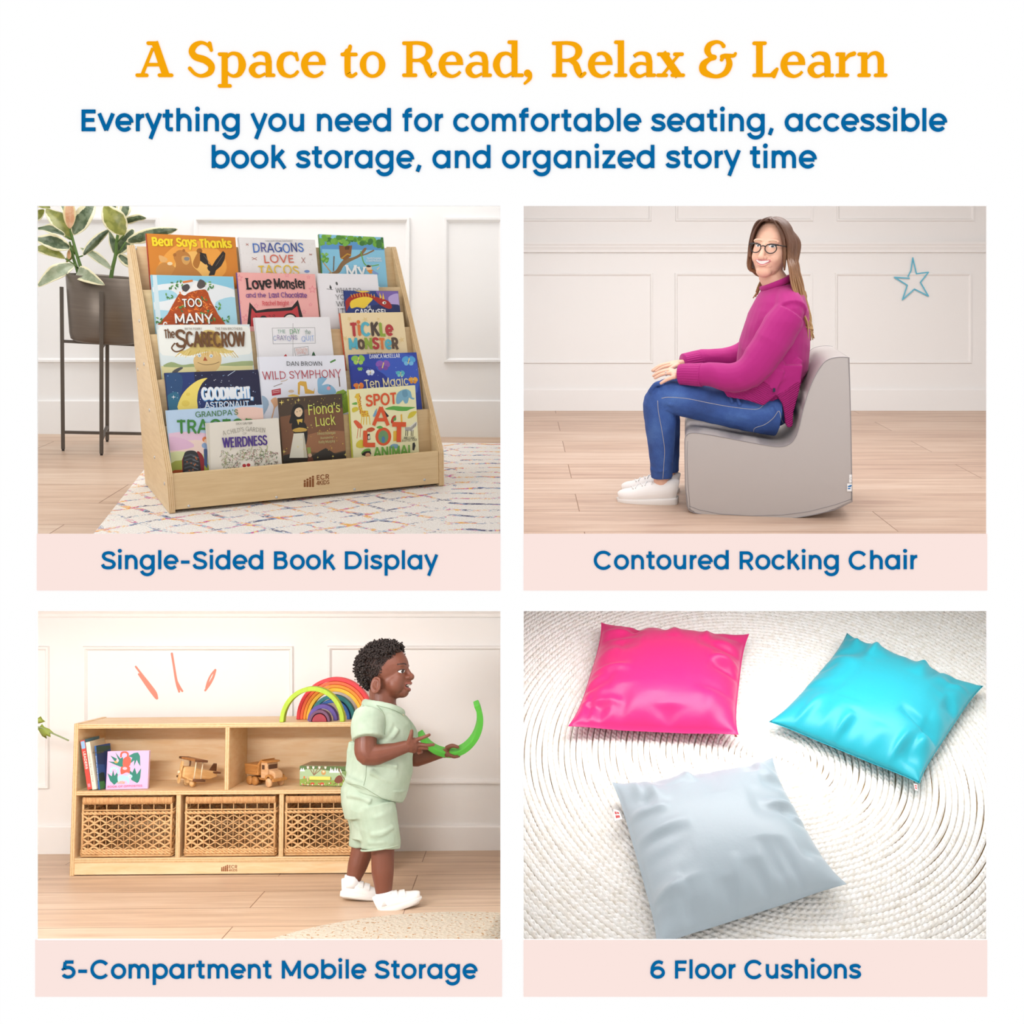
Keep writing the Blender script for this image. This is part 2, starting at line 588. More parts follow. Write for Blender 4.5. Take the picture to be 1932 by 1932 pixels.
def write(mb, s, x, z, width, cap, weight=0.165, mi=0, front=-0.002, back=0.0, M=None, anchor='l', serif=0.0, jit=0.0, mis=None, seed=1, round_=False, slant=0.0):
    """Writes s with its left end at x, base line z, total width and cap height given (metres)."""
    rnd = random.Random(seed)
    tot = text_width(s) - 0.1
    k = width / tot
    if anchor == 'c':
        x = x - width / 2
    cx = -0.05
    i = 0
    for ch in s:
        adv, strokes = GL.get(ch, GL['o'])
        m = mis[i % len(mis)] if mis else mi
        dz = rnd.uniform(-1, 1) * jit * cap
        an = rnd.uniform(-1, 1) * jit
        if ch != ' ':
            i += 1
        for st in strokes:
            dot = st and st[-1] == 'dot'
            pts = []
            for p in (st[:-1] if dot else st):
                gx, gz = p[0] + slant * p[1], p[1]
                pts.append((x + (cx + gx) * k, z + dz + gz * cap + an * (gx - .4) * cap))
            wd = weight * (cap if abs(k - cap) > 0.5 * cap else (cap + k) / 2)
            ribbon(mb, pts, wd, front, back, m, M, dot, round_)
            if serif and not dot and len(st) == 2:
                for a, b in ((pts[0], st[0]), (pts[1], st[1])):
                    if (abs(b[1]) < .05 or abs(b[1] - 1) < .05 or abs(b[1] - X_) < .05 or b[1] > 1.04) and abs(pts[0][0] - pts[1][0]) < abs(pts[0][1] - pts[1][1]):
                        ribbon(mb, [(a[0] - serif * k, a[1]), (a[0] + serif * k, a[1])], wd * .55, front, back, m, M)
        cx += adv


# ------------------------------------------------------------------ the white display board with its four openings
M_BOARD = mat('matt_white_board', 'ffffff', 0.9, spec=0.0)
M_BOARD.node_tree.nodes['Principled BSDF'].inputs['Base Color'].default_value = (1, 1, 1, 1)
M_PINK = mat('pale_pink_board', 'fbe5df', 0.9, spec=0.0)
M_BLUE = mat('blue_lettering', '0566a2', 0.8, spec=0.0)
M_ORANGE = mat('orange_lettering', 'f6a70b', 0.8, spec=0.0)

BT = 0.004                                # board thickness
BM = T(0, BOARD_Y, CAMZ)                  # board frame: x right, z up, front face y=0
PX = BOARD_Y / FPX                        # one picture pixel on the board, in metres


def bx(px):
    return (px - 966) * PX


def bz(py):
    return (966 - py) * PX


OPEN = [(70, 388, 944, 1007), (988, 388, 1862, 1007), (70, 1153, 944, 1773), (988, 1153, 1862, 1773)]
mb = Mb()
xs = [-1.75, bx(70), bx(944), bx(988), bx(1862), 1.75]
zs = [-1.5, bz(1773), bz(1153), bz(1007), bz(388), 2.3]
holes = {(1, 1), (3, 1), (1, 3), (3, 3)}
nx, nz = len(xs), len(zs)
v = [(x, y, z) for y in (0, BT) for z in zs for x in xs]
idx = lambda i, j, s: s * nx * nz + j * nx + i
f = []
for i in range(nx - 1):
    for j in range(nz - 1):
        if (i, j) in holes:
            f.append((idx(i, j, 0), idx(i, j, 1), idx(i + 1, j, 1), idx(i + 1, j, 0)))
            f.append((idx(i, j + 1, 0), idx(i + 1, j + 1, 0), idx(i + 1, j + 1, 1), idx(i, j + 1, 1)))
            f.append((idx(i, j, 0), idx(i, j + 1, 0), idx(i, j + 1, 1), idx(i, j, 1)))
            f.append((idx(i + 1, j, 0), idx(i + 1, j, 1), idx(i + 1, j + 1, 1), idx(i + 1, j + 1, 0)))
        else:
            f.append((idx(i, j, 0), idx(i + 1, j, 0), idx(i + 1, j + 1, 0), idx(i, j + 1, 0)))
            f.append((idx(i, j, 1), idx(i, j + 1, 1), idx(i + 1, j + 1, 1), idx(i + 1, j, 1)))
mb.add(v, f)
struct('wall_front', mb, M_BOARD, BM)


def tpx(px):
    return (px - 966) * PX * 0.9991


def tpz(py):
    return (966 - py) * PX * 0.9991


# heading: slab serif drawn stroke by stroke, measured in 1/2.6466 px
SL = {
    'A': [[(127, 80, 14), (73, 215, 16)], [(136, 50, 34), (192, 215, 36)], [(96, 163, 16), (168, 163, 16)], [(49, 216, 17), (97, 216, 17), 'r'], [(160, 216, 17), (221, 216, 17), 'r'], [(104, 56, 17), (146, 56, 17), 'r']],
    'S': [[(419, 90, 17), (411, 56, 18), 'r'], [(417, 88, 12), (400, 64, 15), (368, 53, 17), (336, 68, 27), (322, 97, 31), (340, 124, 33), (388, 140, 35), (419, 168, 33), (412, 202, 27), (372, 219, 17), (338, 209, 17), (312, 182, 19), 'sr']],
    'p': [[(486, 103, 30), (486, 268, 30)], [(460, 269, 17), (513, 269, 17), 'r'], [(460, 111, 17), (486, 111, 17), 'r'], [(500, 124, 12), (512, 111, 15), (534, 107, 17), (561, 121, 26), (574, 163, 36), (561, 206, 26), (534, 220, 16), (512, 214, 14), (500, 202, 12), 's']],
    'a': [[(630, 122, 17), (648, 109, 16), (672, 106, 17), (698, 118, 28), (706, 150, 30), 's'], [(706, 146, 30), (706, 224, 30)], [(700, 216, 17), (731, 216, 17), 'r'], [(694, 161, 13), (662, 157, 14), (634, 167, 24), (622, 190, 31), (635, 213, 25), (660, 221, 15), (690, 208, 13), 's']],
    'c': [[(843, 108, 16), (849, 138, 16), 'r'], [(848, 132, 12), (832, 111, 15), (808, 106, 16), (775, 122, 27), (762, 163, 33), (775, 204, 28), (808, 221, 16), (834, 215, 15), (850, 199, 15), 'sr']],
    'e': [[(890, 157, 14), (990, 157, 14)], [(974, 160, 32), (971, 135, 30), (955, 113, 21), (930, 106, 16), (898, 123, 27), (884, 163, 33), (898, 204, 28), (932, 221, 16), (960, 213, 15), (976, 198, 14), 's']],
    't': [[(1100, 98, 30), (1100, 195, 30), (1107, 214, 26), (1124, 220, 17), (1142, 208, 15), 'sr'], [(1073, 112, 17), (1142, 112, 17), 'r'], [(1113, 72, 18), (1106, 92, 20), (1078, 112, 14), 'sr']],
    'o': [[(1225 + 48 * math.cos(a), 163 + 57.5 * math.sin(a), 32 - 16 * abs(math.sin(a)) ** 1.5) for a in [2 * math.pi * k / 40 for k in range(41)]]],
    'R': [[(1409, 56, 31), (1409, 216, 31)], [(1381, 56, 17), (1410, 56, 17), 'r'], [(1381, 216, 17), (1440, 216, 17), 'r'], [(1400, 56, 17), (1455, 55, 17), (1492, 66, 25), (1508, 95, 34), (1492, 128, 25), (1455, 141, 16), (1420, 141, 15), 's'], [(1462, 142, 14), (1490, 158, 28), (1504, 192, 32), (1518, 218, 22), (1538, 206, 16), 'sr']],
    'd': [[(1934, 43, 30), (1934, 224, 30)], [(1907, 51, 17), (1934, 51, 17), 'r'], [(1934, 216, 17), (1972, 216, 17), 'r'], [(1920, 124, 12), (1908, 111, 15), (1886, 107, 17), (1858, 121, 26), (1843, 163, 34), (1858, 206, 26), (1884, 220, 16), (1906, 214, 14), (1920, 204, 12), 's']],
    ',': [[(1999, 206, 36), (2008, 212, 28), (2010, 228, 22), (2002, 242, 16), (1985, 257, 12), 'sr']],
    'l': [[(560, 43, 31), (560, 216, 31)], [(534, 51, 17), (560, 51, 17), 'r'], [(534, 216, 17), (584, 216, 17), 'r']],
    'x': [[(768, 104, 36), (848, 220, 36)], [(850, 112, 14), (768, 214, 14)], [(748, 111, 17), (797, 111, 17), 'r'], [(829, 111, 17), (866, 111, 17), 'r'], [(745, 216, 17), (787, 216, 17), 'r'], [(816, 216, 17), (872, 216, 17), 'r']],
    '&': [[(1073, 70, 20), (1060, 55, 15), (1035, 50, 17), (1003, 64, 27), (992, 92, 31), (1006, 118, 22), (1028, 126, 22), 'sr'], [(1028, 129, 20), (1000, 138, 22), (971, 165, 34), (977, 200, 34), (1032, 222, 18), (1080, 205, 27), (1101, 165, 31), (1096, 135, 24), (1080, 122, 14), (1063, 138, 18), 'sr'], [(1065, 122, 20), (1080, 116, 15), (1100, 118, 18), (1124, 118, 17), (1132, 108, 15), 'sr']],
    'L': [[(1252, 56, 32), (1252, 216, 32)], [(1225, 56, 17), (1280, 56, 17), 'r'], [(1225, 216, 17), (1322, 216, 17), 'r'], [(1339, 186, 17), (1325, 222, 17), 'r'], [(1308, 214, 12), (1332, 190, 14)]],
    'r': [[(1665, 103, 30), (1665, 216, 30)], [(1640, 111, 17), (1665, 111, 17), 'r'], [(1640, 216, 17), (1692, 216, 17), 'r'], [(1680, 142, 10), (1698, 118, 19), (1724, 108, 22), 'sr']],
    'n': [[(1776, 103, 30), (1776, 216, 30)], [(1750, 111, 17), (1776, 111, 17), 'r'], [(1750, 216, 17), (1800, 216, 17), 'r'], [(1790, 130, 12), (1812, 109, 16), (1838, 107, 20), (1856, 130, 30), (1858, 170, 30), (1858, 218, 30), 's'], [(1832, 216, 17), (1883, 216, 17), 'r']],
}
OFF2 = (960 - 240) * 2.6466
LINE = [('A', 0), ('S', 0), ('p', 0), ('a', 0), ('c', 0), ('e', 0), ('t', 0), ('o', 0), ('R', 0), ('e', 687), ('a', 1082), ('d', 0), (',', 0),
        ('R', OFF2 - 1158), ('e', OFF2 - 472), ('l', OFF2), ('a', OFF2 - 4), ('x', OFF2), ('&', OFF2), ('L', OFF2), ('e', OFF2 + 490), ('a', OFF2 + 886), ('r', OFF2), ('n', OFF2)]
mb = Mb()
for ch, dx in LINE:
    for st in SL[ch]:
        fl = st[-1] if isinstance(st[-1], str) else ''
        pts = st[:-1] if fl else st
        if 's' in fl:
            pts = crv(pts, 6)
        q = [(tpx(240 + (p[0] + dx) / 2.6466), tpz(60 + p[1] / 2.6466), p[2] / 2.6466 * PX) for p in pts]
        ribbon(mb, q, 0, -0.002, 0.0, 0, None, False, 'r' in fl)
tag(mb.build('heading_lettering', M_ORANGE, None, BM, fix=False), 'orange slab serif heading lettering across the top of the white board', 'lettering')

W_S = 0.172
for s, x0, x1, base, lab in (('Everything you need for comfortable seating, accessible', 151, 1786, 247, 'upper line of large blue lettering under the orange heading'),
                             ('book storage, and organized story time', 397, 1540, 316.5, 'lower, shorter line of large blue lettering under the orange heading')):
    mb = Mb()
    write(mb, s, tpx(x0), tpz(base), tpx(x1) - tpx(x0), 40.4 * PX, W_S, 0, -0.002, 0.0)
    tag(mb.build('subheading_lettering', M_BLUE, None, BM, fix=False), lab, 'lettering', 'blue lines under the heading')

for (x0, y0, x1, y1), s, tx0, tx1, base, lab in (
        ((70, 1007, 944, 1114), 'Single-Sided Book Display', 191, 825, 1074, 'pale pink caption panel with blue lettering under the book display room'),
        ((988, 1007, 1862, 1114), 'Contoured Rocking Chair', 1120, 1730, 1074, 'pale pink caption panel with blue lettering under the seated woman'),
        ((67, 1773, 947, 1880), '5-Compartment Mobile Storage', 116, 900, 1846, 'pale pink caption panel with blue lettering under the storage shelf and boy'),
        ((988, 1773, 1862, 1880), '6 Floor Cushions', 1227, 1624, 1846, 'pale pink caption panel with blue lettering under the three cushions')):
    t = thing('caption_panel', BM @ T(tpx((x0 + x1) / 2), 0, tpz((y0 + y1) / 2)), lab, 'sign', 'caption panels under the four openings')
    cx, cz = tpx((x0 + x1) / 2), tpz((y0 + y1) / 2)
    mb = Mb()
    mb.box(bx(x0) - cx, -0.0015, bz(y1) - cz, bx(x1) - cx, -0.0001, bz(y0) - cz)
    mb.build('panel_board', M_PINK, t)
    mb = Mb()
    write(mb, s, tpx(tx0) - cx, tpz(base) - cz, tpx(tx1) - tpx(tx0), 33.6 * PX, W_S, 0, -0.003, -0.0014)
    mb.build('caption_lettering', M_BLUE, t, fix=False)
# ------------------------------------------------------------------ shared materials of the rooms
def wall_mat(name, col):
    def bd(n, l, b):
        v = coords(n, l)
        t = noise(n, l, v, 60, 4)
        bump(n, l, b, t.outputs[0], 0.08, 0.002)
    return mat(name, col, 0.55, build=bd)


def floor_mat(name, c0, c1, c2, plank, length=1.5, off=0.0):
    def bd(n, l, b):
        v = coords(n, l)
        br = n.new('ShaderNodeTexBrick')
        br.offset = 0.37
        br.inputs['Scale'].default_value = 1.0
        br.inputs['Brick Width'].default_value = length
        br.inputs['Row Height'].default_value = plank
        br.inputs['Mortar Size'].default_value = 0.0022
        br.inputs['Mortar Smooth'].default_value = 0.3
        br.inputs['Bias'].default_value = 0.0
        br.inputs['Color1'].default_value = (0, 0, 0, 1)
        br.inputs['Color2'].default_value = (1, 1, 1, 1)
        mp = n.new('ShaderNodeMapping')
        mp.inputs['Location'].default_value = (off, off * 0.31, 0)
        l.new(v, mp.inputs['Vector'])
        l.new(mp.outputs[0], br.inputs['Vector'])
        vs = coords(n, l, (1.1, 15, 1))
        ad = n.new('ShaderNodeVectorMath')
        ad.operation = 'MULTIPLY_ADD'
        ad.inputs[1].default_value = (3.1, 7.7, 1)
        l.new(br.outputs['Color'], ad.inputs[0])
        l.new(vs, ad.inputs[2])
        g1 = noise(n, l, ad.outputs[0], 1.6, 6, 0.62, 0.35)
        g2 = noise(n, l, coords(n, l, (2.5, 90, 1)), 2.0, 3, 0.6)
        r = ramp(n, [(0.25, c0), (0.5, c1), (0.75, c2)])
        tone = math_n(n, l, 'MULTIPLY_ADD', br.outputs['Color'], 0.16, math_n(n, l, 'MULTIPLY_ADD', g2.outputs[0], 0.14, math_n(n, l, 'MULTIPLY_ADD', g1.outputs[0], 1.0, -0.14)))
        l.new(tone, r.inputs[0])
        seam = mixc(n, l, br.outputs['Fac'], r.outputs[0], '8d6a50')
        l.new(seam, b.inputs['Base Color'])
        inv = math_n(n, l, 'SUBTRACT', 1.0, br.outputs['Fac'])
        bump(n, l, b, inv, 0.25, 0.002)
    return mat(name, None, 0.42, build=bd)


def wood_mat(name, c0, c1, scale=(2, 2, 14), rough=0.45, amt=1.0, out='Object'):
    def bd(n, l, b):
        v = coords(n, l, scale, out=out)
        g = noise(n, l, v, 3.0, 5, 0.6, 0.4)
        r = ramp(n, [(0.3, c0), (0.72, c1)])
        l.new(g.outputs[0], r.inputs[0])
        l.new(r.outputs[0], b.inputs['Base Color'])
        bump(n, l, b, g.outputs[0], 0.05, 0.002)
    return mat(name, None, rough, build=bd)


def ply_mat(name, axis, period, c0='f0d3a0', c1='bd8c50'):
    """Edge of plywood: thin layers across one axis."""
    def bd(n, l, b):
        tc = n.new('ShaderNodeTexCoord')
        sp = n.new('ShaderNodeSeparateXYZ')
        l.new(tc.outputs['Object'], sp.inputs[0])
        s = math_n(n, l, 'SINE', math_n(n, l, 'MULTIPLY', sp.outputs[axis], 2 * math.pi / period))
        k = math_n(n, l, 'MULTIPLY_ADD', s, 0.5, 0.5)
        t = noise(n, l, coords(n, l, (30, 30, 30)), 3, 2)
        k2 = math_n(n, l, 'MULTIPLY', k, math_n(n, l, 'ADD', t.outputs[0], 0.25))
        r = ramp(n, [(0.15, c0), (0.85, c1)])
        l.new(k2, r.inputs[0])
        l.new(r.outputs[0], b.inputs['Base Color'])
    return mat(name, None, 0.55, build=bd)


M_WALL1 = wall_mat('wall_paint_warm_white', 'f1f0ef')
M_WALL2 = wall_mat('wall_paint_pale_beige', 'edebe9')
M_WALL3 = wall_mat('wall_paint_cream_white', 'f4f2f0')
M_FLOOR1 = floor_mat('light_oak_planks', 'b5947a', 'cbae96', 'd9c3ae', 0.285, 1.7, 0.3)
M_FLOOR2 = floor_mat('pale_oak_planks', 'b39280', 'caad98', 'd9c2b0', 0.30, 1.9, 0.7)
M_FLOOR3 = floor_mat('honey_oak_planks', 'b99a80', 'd0b398', 'dec6ae', 0.23, 1.5, 0.1)
M_BIRCH = wood_mat('birch_plywood', 'dcbf93', 'ead0a6', (3, 3, 20))
M_BIRCH_H = wood_mat('birch_plywood_lengthwise', 'dabb8c', 'e8cda0', (2, 6, 22))
M_PLY_V = ply_mat('plywood_edge_upright', 0, 0.006, 'e3c79c', 'c79f6c')
M_PLY_H = ply_mat('plywood_edge_level', 2, 0.006)
M_STEEL = mat('zinc_screw', 'c9c9c9', 0.3, 0.9)
M_LOGO = mat('brown_logo_print', '8a5126', 0.7)
M_BLACK = mat('black_plastic', '1c1a1b', 0.45)


def panel_frame(mb, x0, z0, x1, z1, wd, h):
    """A mitred moulding frame on a wall, front at -y."""
    offs = [(0, 0), (0.15, h), (0.55, h * 0.95), (0.75, h * 0.55), (1, 0)]
    v = []
    for o, y in offs:
        d = o * wd
        v += [(x0 + d, -y, z0 + d), (x1 - d, -y, z0 + d), (x1 - d, -y, z1 - d), (x0 + d, -y, z1 - d)]
    f = []
    for i in range(len(offs) - 1):
        for k in range(4):
            k2 = (k + 1) % 4
            f.append((i * 4 + k, i * 4 + k2, i * 4 + 4 + k2, i * 4 + 4 + k))
    mb.add(v, f)


def room_wall(tag_, depth, x0px, x1px, ztop, zbot, m, frames, rails, base, mould, mh=0.016):
    """A plumb back wall at a depth, with moulding frames, rails and a baseboard (picture positions give their size)."""
    O = T(0, depth, CAMZ)
    wx = lambda px: (px - 966) / FPX * depth
    wz = lambda py: (966 - py) / FPX * depth
    mb = Mb()
    mb.box(wx(x0px), 0, wz(zbot), wx(x1px), 0.05, wz(ztop))
    struct('wall_' + tag_, mb, m, O)
    for i, (a, b, c, d) in enumerate(frames):
        mb = Mb()
        panel_frame(mb, wx(a), wz(d), wx(c), wz(b), mould / FPX * depth, mh)
        struct('trim_%d' % (i + 1), mb, m, O)
    for a, b, dp in rails:
        mb = Mb()
        z0, z1 = wz(b), wz(a)
        pr = [(0, z0), (-dp * .5, z0), (-dp * .55, z0 + (z1 - z0) * .25), (-dp * .8, z0 + (z1 - z0) * .5), (-dp * .8, z0 + (z1 - z0) * .62), (-dp, z0 + (z1 - z0) * .75), (-dp, z1), (0, z1)]
        mb.prism(pr, wx(x0px), wx(x1px), axis='x')
        struct('trim_9', mb, m, O)
    mb = Mb()
    pr = [(0, wz(base[1] + 12)), (-0.018, wz(base[1] + 12)), (-0.018, wz(base[0] + 3)), (-0.012, wz(base[0])), (0, wz(base[0]))]
    mb.prism(pr, wx(x0px), wx(x1px), axis='x')
    struct('baseboard_' + tag_, mb, m, O)


def room_floor(O, m, x0, y0, x1, y1):
    mb = Mb()
    mb.box(x0, y0, -0.04, x1, y1, 0)
    return struct('floor', mb, m, O)


# room one (book display), two (rocking chair), three (storage), each behind its opening
FL1 = T(0, 0, CAMZ) @ T(-1.0947, 3.39, -0.0069) @ R(14.08, 'X') @ R(0.41, 'Y')
FL2 = T(0, 0, CAMZ) @ T(0.9754, 4.25, -0.0191) @ R(14.87, 'X')
FL3 = T(0, 0, CAMZ) @ T(-1.777, 4.2553, -1.4623) @ R(-5.66, 'X') @ R(-0.48, 'Y')


def loc(M, p):
    return M.inverted() @ Vector(p)


def onfloor(FL, px, py, z=0.0):
    """Local floor position of what is seen at a picture position on that floor."""
    n = (FL.to_3x3() @ Vector((0, 0, 1)))
    return loc(FL, hit(px, py, FL @ Vector((0, 0, z)), n))


room_wall('back', 4.88, -260, 957, 0, 880, M_WALL1, [(-160, 411, 301, 685), (366, 411, 774, 685), (837.5, 411, 950, 685)], [], (755, 815), 9.5)
room_wall('back', 6.77, 974, 2150, 150, 840, M_WALL2, [(980, 250, 1229, 418), (1274, 250, 1534, 418), (1578, 250, 1838, 418), (980, 515, 1232, 686), (1273, 515, 1533, 686), (1575, 515, 1833, 686), (1880, 250, 2120, 418), (1880, 515, 2120, 686)], [(458, 477, 0.03)], (734, 775), 6, 0.009)
room_wall('back', 4.68, -260, 957, 1085, 1690, M_WALL3, [(-200, 1219, 94, 1487), (157, 1219, 554, 1479), (618, 1218, 950, 1478)], [(1140, 1163, 0.035)], (1556, 1615), 8.5)
room_floor(FL1 @ T(0, 0, -0.012), M_FLOOR1, -1.2, -0.62, 1.085, 1.56)
room_floor(FL2, M_FLOOR2, -0.965, -0.62, 3.2, 2.63)
room_floor(FL3, M_FLOOR3, -1.2, -1.9, 1.76, 0.445)
mb = Mb()
mb.box(-0.008, BOARD_Y + BT + 0.002, -1.6, 0.008, 7.2, 2.3)
struct('wall_partition', mb, M_WALL1, T(0, 0, CAMZ))
mb = Mb()
mb.box(-2.6, BOARD_Y + BT + 0.002, -1.7, -2.56, 7.0, 2.3)
struct('wall_left', mb, M_WALL1, T(0, 0, CAMZ))
mb = Mb()
mb.box(4.4, BOARD_Y + BT + 0.002, -1.7, 4.44, 7.2, 2.3)
struct('wall_right', mb, M_WALL1, T(0, 0, CAMZ))
mb = Mb()
mb.box(-2.6, BOARD_Y + BT + 0.002, 2.3, 4.44, 7.0, 2.33)
struct('ceiling', mb, M_WALL1, T(0, 0, CAMZ))  # unseen, added to keep sky light out of the upper rooms
for x0, x1, ye, ze in ((-2.55, -0.012, 2.80, -0.176), (0.012, 4.38, 3.66, -0.18)):
    mb = Mb()
    mb.prism([(BOARD_Y + BT + .003, -.056), (ye, ze), (ye, ze - .02), (BOARD_Y + BT + .003, -.076)], x0, x1, axis='x')
    struct('floor', mb, M_WALL1, T(0, 0, CAMZ))  # unseen ramp added to stop lower lamps leaking into the upper rooms
# ------------------------------------------------------------------ room one: rug, book display, books, plant
Z1 = lambda x, y: (70 + x / 4.391, 388 + y / 4.391)
Z2 = lambda x, y: (505 + x / 4.391, 388 + y / 4.391)
Z3 = lambda x, y: (70 + x / 4.391, 695 + y / 4.391)
Z4 = lambda x, y: (505 + x / 4.391, 695 + y / 4.391)

# --- rug
def rug_bd(n, l, b):
    tc = n.new('ShaderNodeTexCoord')
    wob = noise(n, l, tc.outputs['Object'], 5.0, 2)
    va = n.new('ShaderNodeVectorMath')
    va.operation = 'MULTIPLY_ADD'
    va.inputs[1].default_value = (0.10, 0.10, 0)
    l.new(wob.outputs['Color'], va.inputs[0])
    l.new(tc.outputs['Object'], va.inputs[2])
    sp = n.new('ShaderNodeSeparateXYZ')
    l.new(va.outputs[0], sp.inputs[0])
    x, y = sp.outputs[0], sp.outputs[1]
    lines = []
    for s, pr in ((1, 0.165), (-1, 0.165)):
        u = math_n(n, l, 'MULTIPLY_ADD', y, 1.25 * s, x)
        u = math_n(n, l, 'DIVIDE', u, pr)
        d = math_n(n, l, 'ABSOLUTE', math_n(n, l, 'SUBTRACT', math_n(n, l, 'FRACT', u), 0.5))
        lines.append(math_n(n, l, 'LESS_THAN', d, 0.085))
    u = math_n(n, l, 'DIVIDE', y, 0.085)
    d = math_n(n, l, 'ABSOLUTE', math_n(n, l, 'SUBTRACT', math_n(n, l, 'FRACT', u), 0.5))
    bands = math_n(n, l, 'LESS_THAN', d, 0.13)
    sel = math_n(n, l, 'GREATER_THAN', x, 0.93)
    lat = math_n(n, l, 'MAXIMUM', lines[0], lines[1])
    ln = math_n(n, l, 'ADD', math_n(n, l, 'MULTIPLY', lat, math_n(n, l, 'SUBTRACT', 1.0, sel)), math_n(n, l, 'MULTIPLY', bands, sel))
    dash = noise(n, l, coords(n, l, (75, 150, 60)), 1.0, 3, .65)
    big = noise(n, l, tc.outputs['Object'], 9.0, 2)
    msk = math_n(n, l, 'GREATER_THAN', math_n(n, l, 'MULTIPLY_ADD', big.outputs[0], 0.6, dash.outputs[0]), 0.80)
    ln = math_n(n, l, 'MULTIPLY', ln, msk)
    hue = noise(n, l, coords(n, l, (11, 14, 11)), 1.0, 1)
    r = ramp(n, [(0.30, '3c3d66'), (0.37, '5a6f9e'), (0.42, '8fb3c4'), (0.455, 'd0608f'), (0.49, 'e6a94e'), (0.54, 'ecc064'), (0.57, 'c85a96'), (0.61, '8aa9c0'), (0.66, '45466e')], 'CONSTANT')
    l.new(hue.outputs[0], r.inputs[0])
    pile = noise(n, l, coords(n, l, (230, 150, 200)), 1.0, 2)
    base = ramp(n, [(0.3, 'dcd5cd'), (0.7, 'f6f2ed')])
    l.new(pile.outputs[0], base.inputs[0])
    c = mixc(n, l, math_n(n, l, 'MULTIPLY', ln, 0.92), base.outputs[0], r.outputs[0])
    l.new(c, b.inputs['Base Color'])
    bump(n, l, b, pile.outputs[0], 0.5, 0.006)


M_RUG = mat('cream_pile_rug', None, 0.95, spec=0.1, build=rug_bd)
e1, e2 = onfloor(FL1, 175, 1007), onfloor(FL1, 262, 897)
b1, b2 = onfloor(FL1, 840, 835), onfloor(FL1, 944, 836)
d1 = (e2 - e1)
d2 = (b2 - b1)
t_ = ((b1.x - e1.x) * d2.y - (b1.y - e1.y) * d2.x) / (d1.x * d2.y - d1.y * d2.x)
cnr = e1 + d1 * t_
fr = e1 - d1 * 0.75
ri = b1 + d2 * ((1.06 - b1.x) / d2.x)
mb = Mb()
poly = [(cnr.x, cnr.y), (fr.x, fr.y), (1.06, fr.y), (ri.x, ri.y)]
mb.prism(poly, -0.0115, 0.0, axis='z')
rug = mb.build('area_rug', M_RUG, None, FL1, bevel=0.004)
tag(rug, 'cream rug flecked with coloured dashes, under the wooden book display', 'rug')

# --- the book display
BW, BD, BDT, BH, BH0, BT_ = 0.955, 0.50, 0.07, 0.832, 0.129, 0.018
MBK = FL1 @ T(0, 0, 0.0012) @ R(27.07, 'Z')
stand = thing('book_display', MBK, 'light birch book display stand with five tiers of picture books on the patterned rug', 'book display')
for nm, u in (('side_panel', 0.0), ('side_panel', BW - BT_)):
    mb = Mb()
    rnd = 0.02
    pr = [(0.003, 0), (0, 0.004), (0, BH0 - 0.01), (0.004, BH0 + 0.004)]
    pr += [(BD - BDT - 0.004, BH - 0.012), (BD - BDT + 0.006, BH), (BD - 0.012, BH), (BD, BH - 0.012), (BD, 0)]
    mb.prism(pr, u, u + BT_, axis='x')
    sp = mb.build(nm, [M_BIRCH, M_PLY_V], stand)
    for p in sp.data.polygons:
        if abs(p.normal.x) < 0.5:
            p.material_index = 1
    if u == 0.0:
        for q in (Z1(820, 352), Z1(848, 955), Z1(887, 1313), Z3(835, 8), Z3(932, 347), Z3(975, 738), Z3(855, 940), Z3(1057, 955), Z3(1022, 1153)):
            c = loc(MBK, hit(q[0], q[1], MBK @ Vector((0, 0, 0)), MBK.to_3x3() @ Vector((1, 0, 0))))
            mb = Mb()
            mb.ball((0, c.y, c.z), (0.003, 0.0065, 0.0065), 0, 12)
            mb.build('screw', M_STEEL, sp)
SLV = lambda k: (BD - BDT) * (1 - k / 5.0) + 0.006
SLZ = lambda k: BH0 + (BH - BH0) * (1 - k / 5.0) - 0.004
DZ = 0.2256
DV = 0.066
for k in range(0, 5):
    mb = Mb()
    th = 0.012
    fv, fz = SLV(k + 1) + (0.014 if k < 3 else 0.026 if k == 3 else 0.062), SLZ(k + 1) - 0.085
    mb.prism([(SLV(k), SLZ(k)), (fv + .004, fz), (fv + .004 + th, fz), (SLV(k) + th, SLZ(k))], BT_, BW - BT_, axis='x')
    mb.build('tier_panel', M_BIRCH_H, stand)
for k in range(1, 6):
    mb = Mb()
    zb = SLZ(k) - 0.085
    mb.box(BT_, SLV(k) - (0.004 if k < 5 else -.02), zb - 0.012, BW - BT_, SLV(k) + (0.03 if k < 5 else .07), zb)
    mb.build('tier_shelf', M_BIRCH_H, stand)
mb = Mb()
mb.box(BT_, BD - 0.014, 0.04, BW - BT_, BD - 0.004, BH - 0.01)
mb.build('back_panel', M_BIRCH_H, stand)
mb = Mb()
mb.box(BT_ + 0.0005, 0.004, 0.010, BW - BT_ - 0.0005, 0.020, BH0 - 0.002, 0.0012)
kick = mb.build('front_board', M_BIRCH_H, stand)
nK = MBK.to_3x3() @ Vector((0, 1, 0))
for q in (Z3(1260, 1180), Z4(75, 1087), Z4(720, 1002), Z4(1300, 923)):
    c = loc(MBK, hit(q[0], q[1], MBK @ Vector((0, 0.004, 0)), nK))
    mb = Mb()
    mb.ball((c.x, 0.0045, max(c.z, 0.018)), (0.005, 0.003, 0.005), 0, 10)
    mb.build('screw', M_STEEL, kick)


def plane_xy(M, px, py, off=0.0):
    """Local x,z on the front plane (y=off) of a frame M of what is seen at a picture position."""
    n = M.to_3x3() @ Vector((0, 1, 0))
    c = loc(M, hit(px, py, M @ Vector((0, off, 0)), n))
    return c.x, c.z


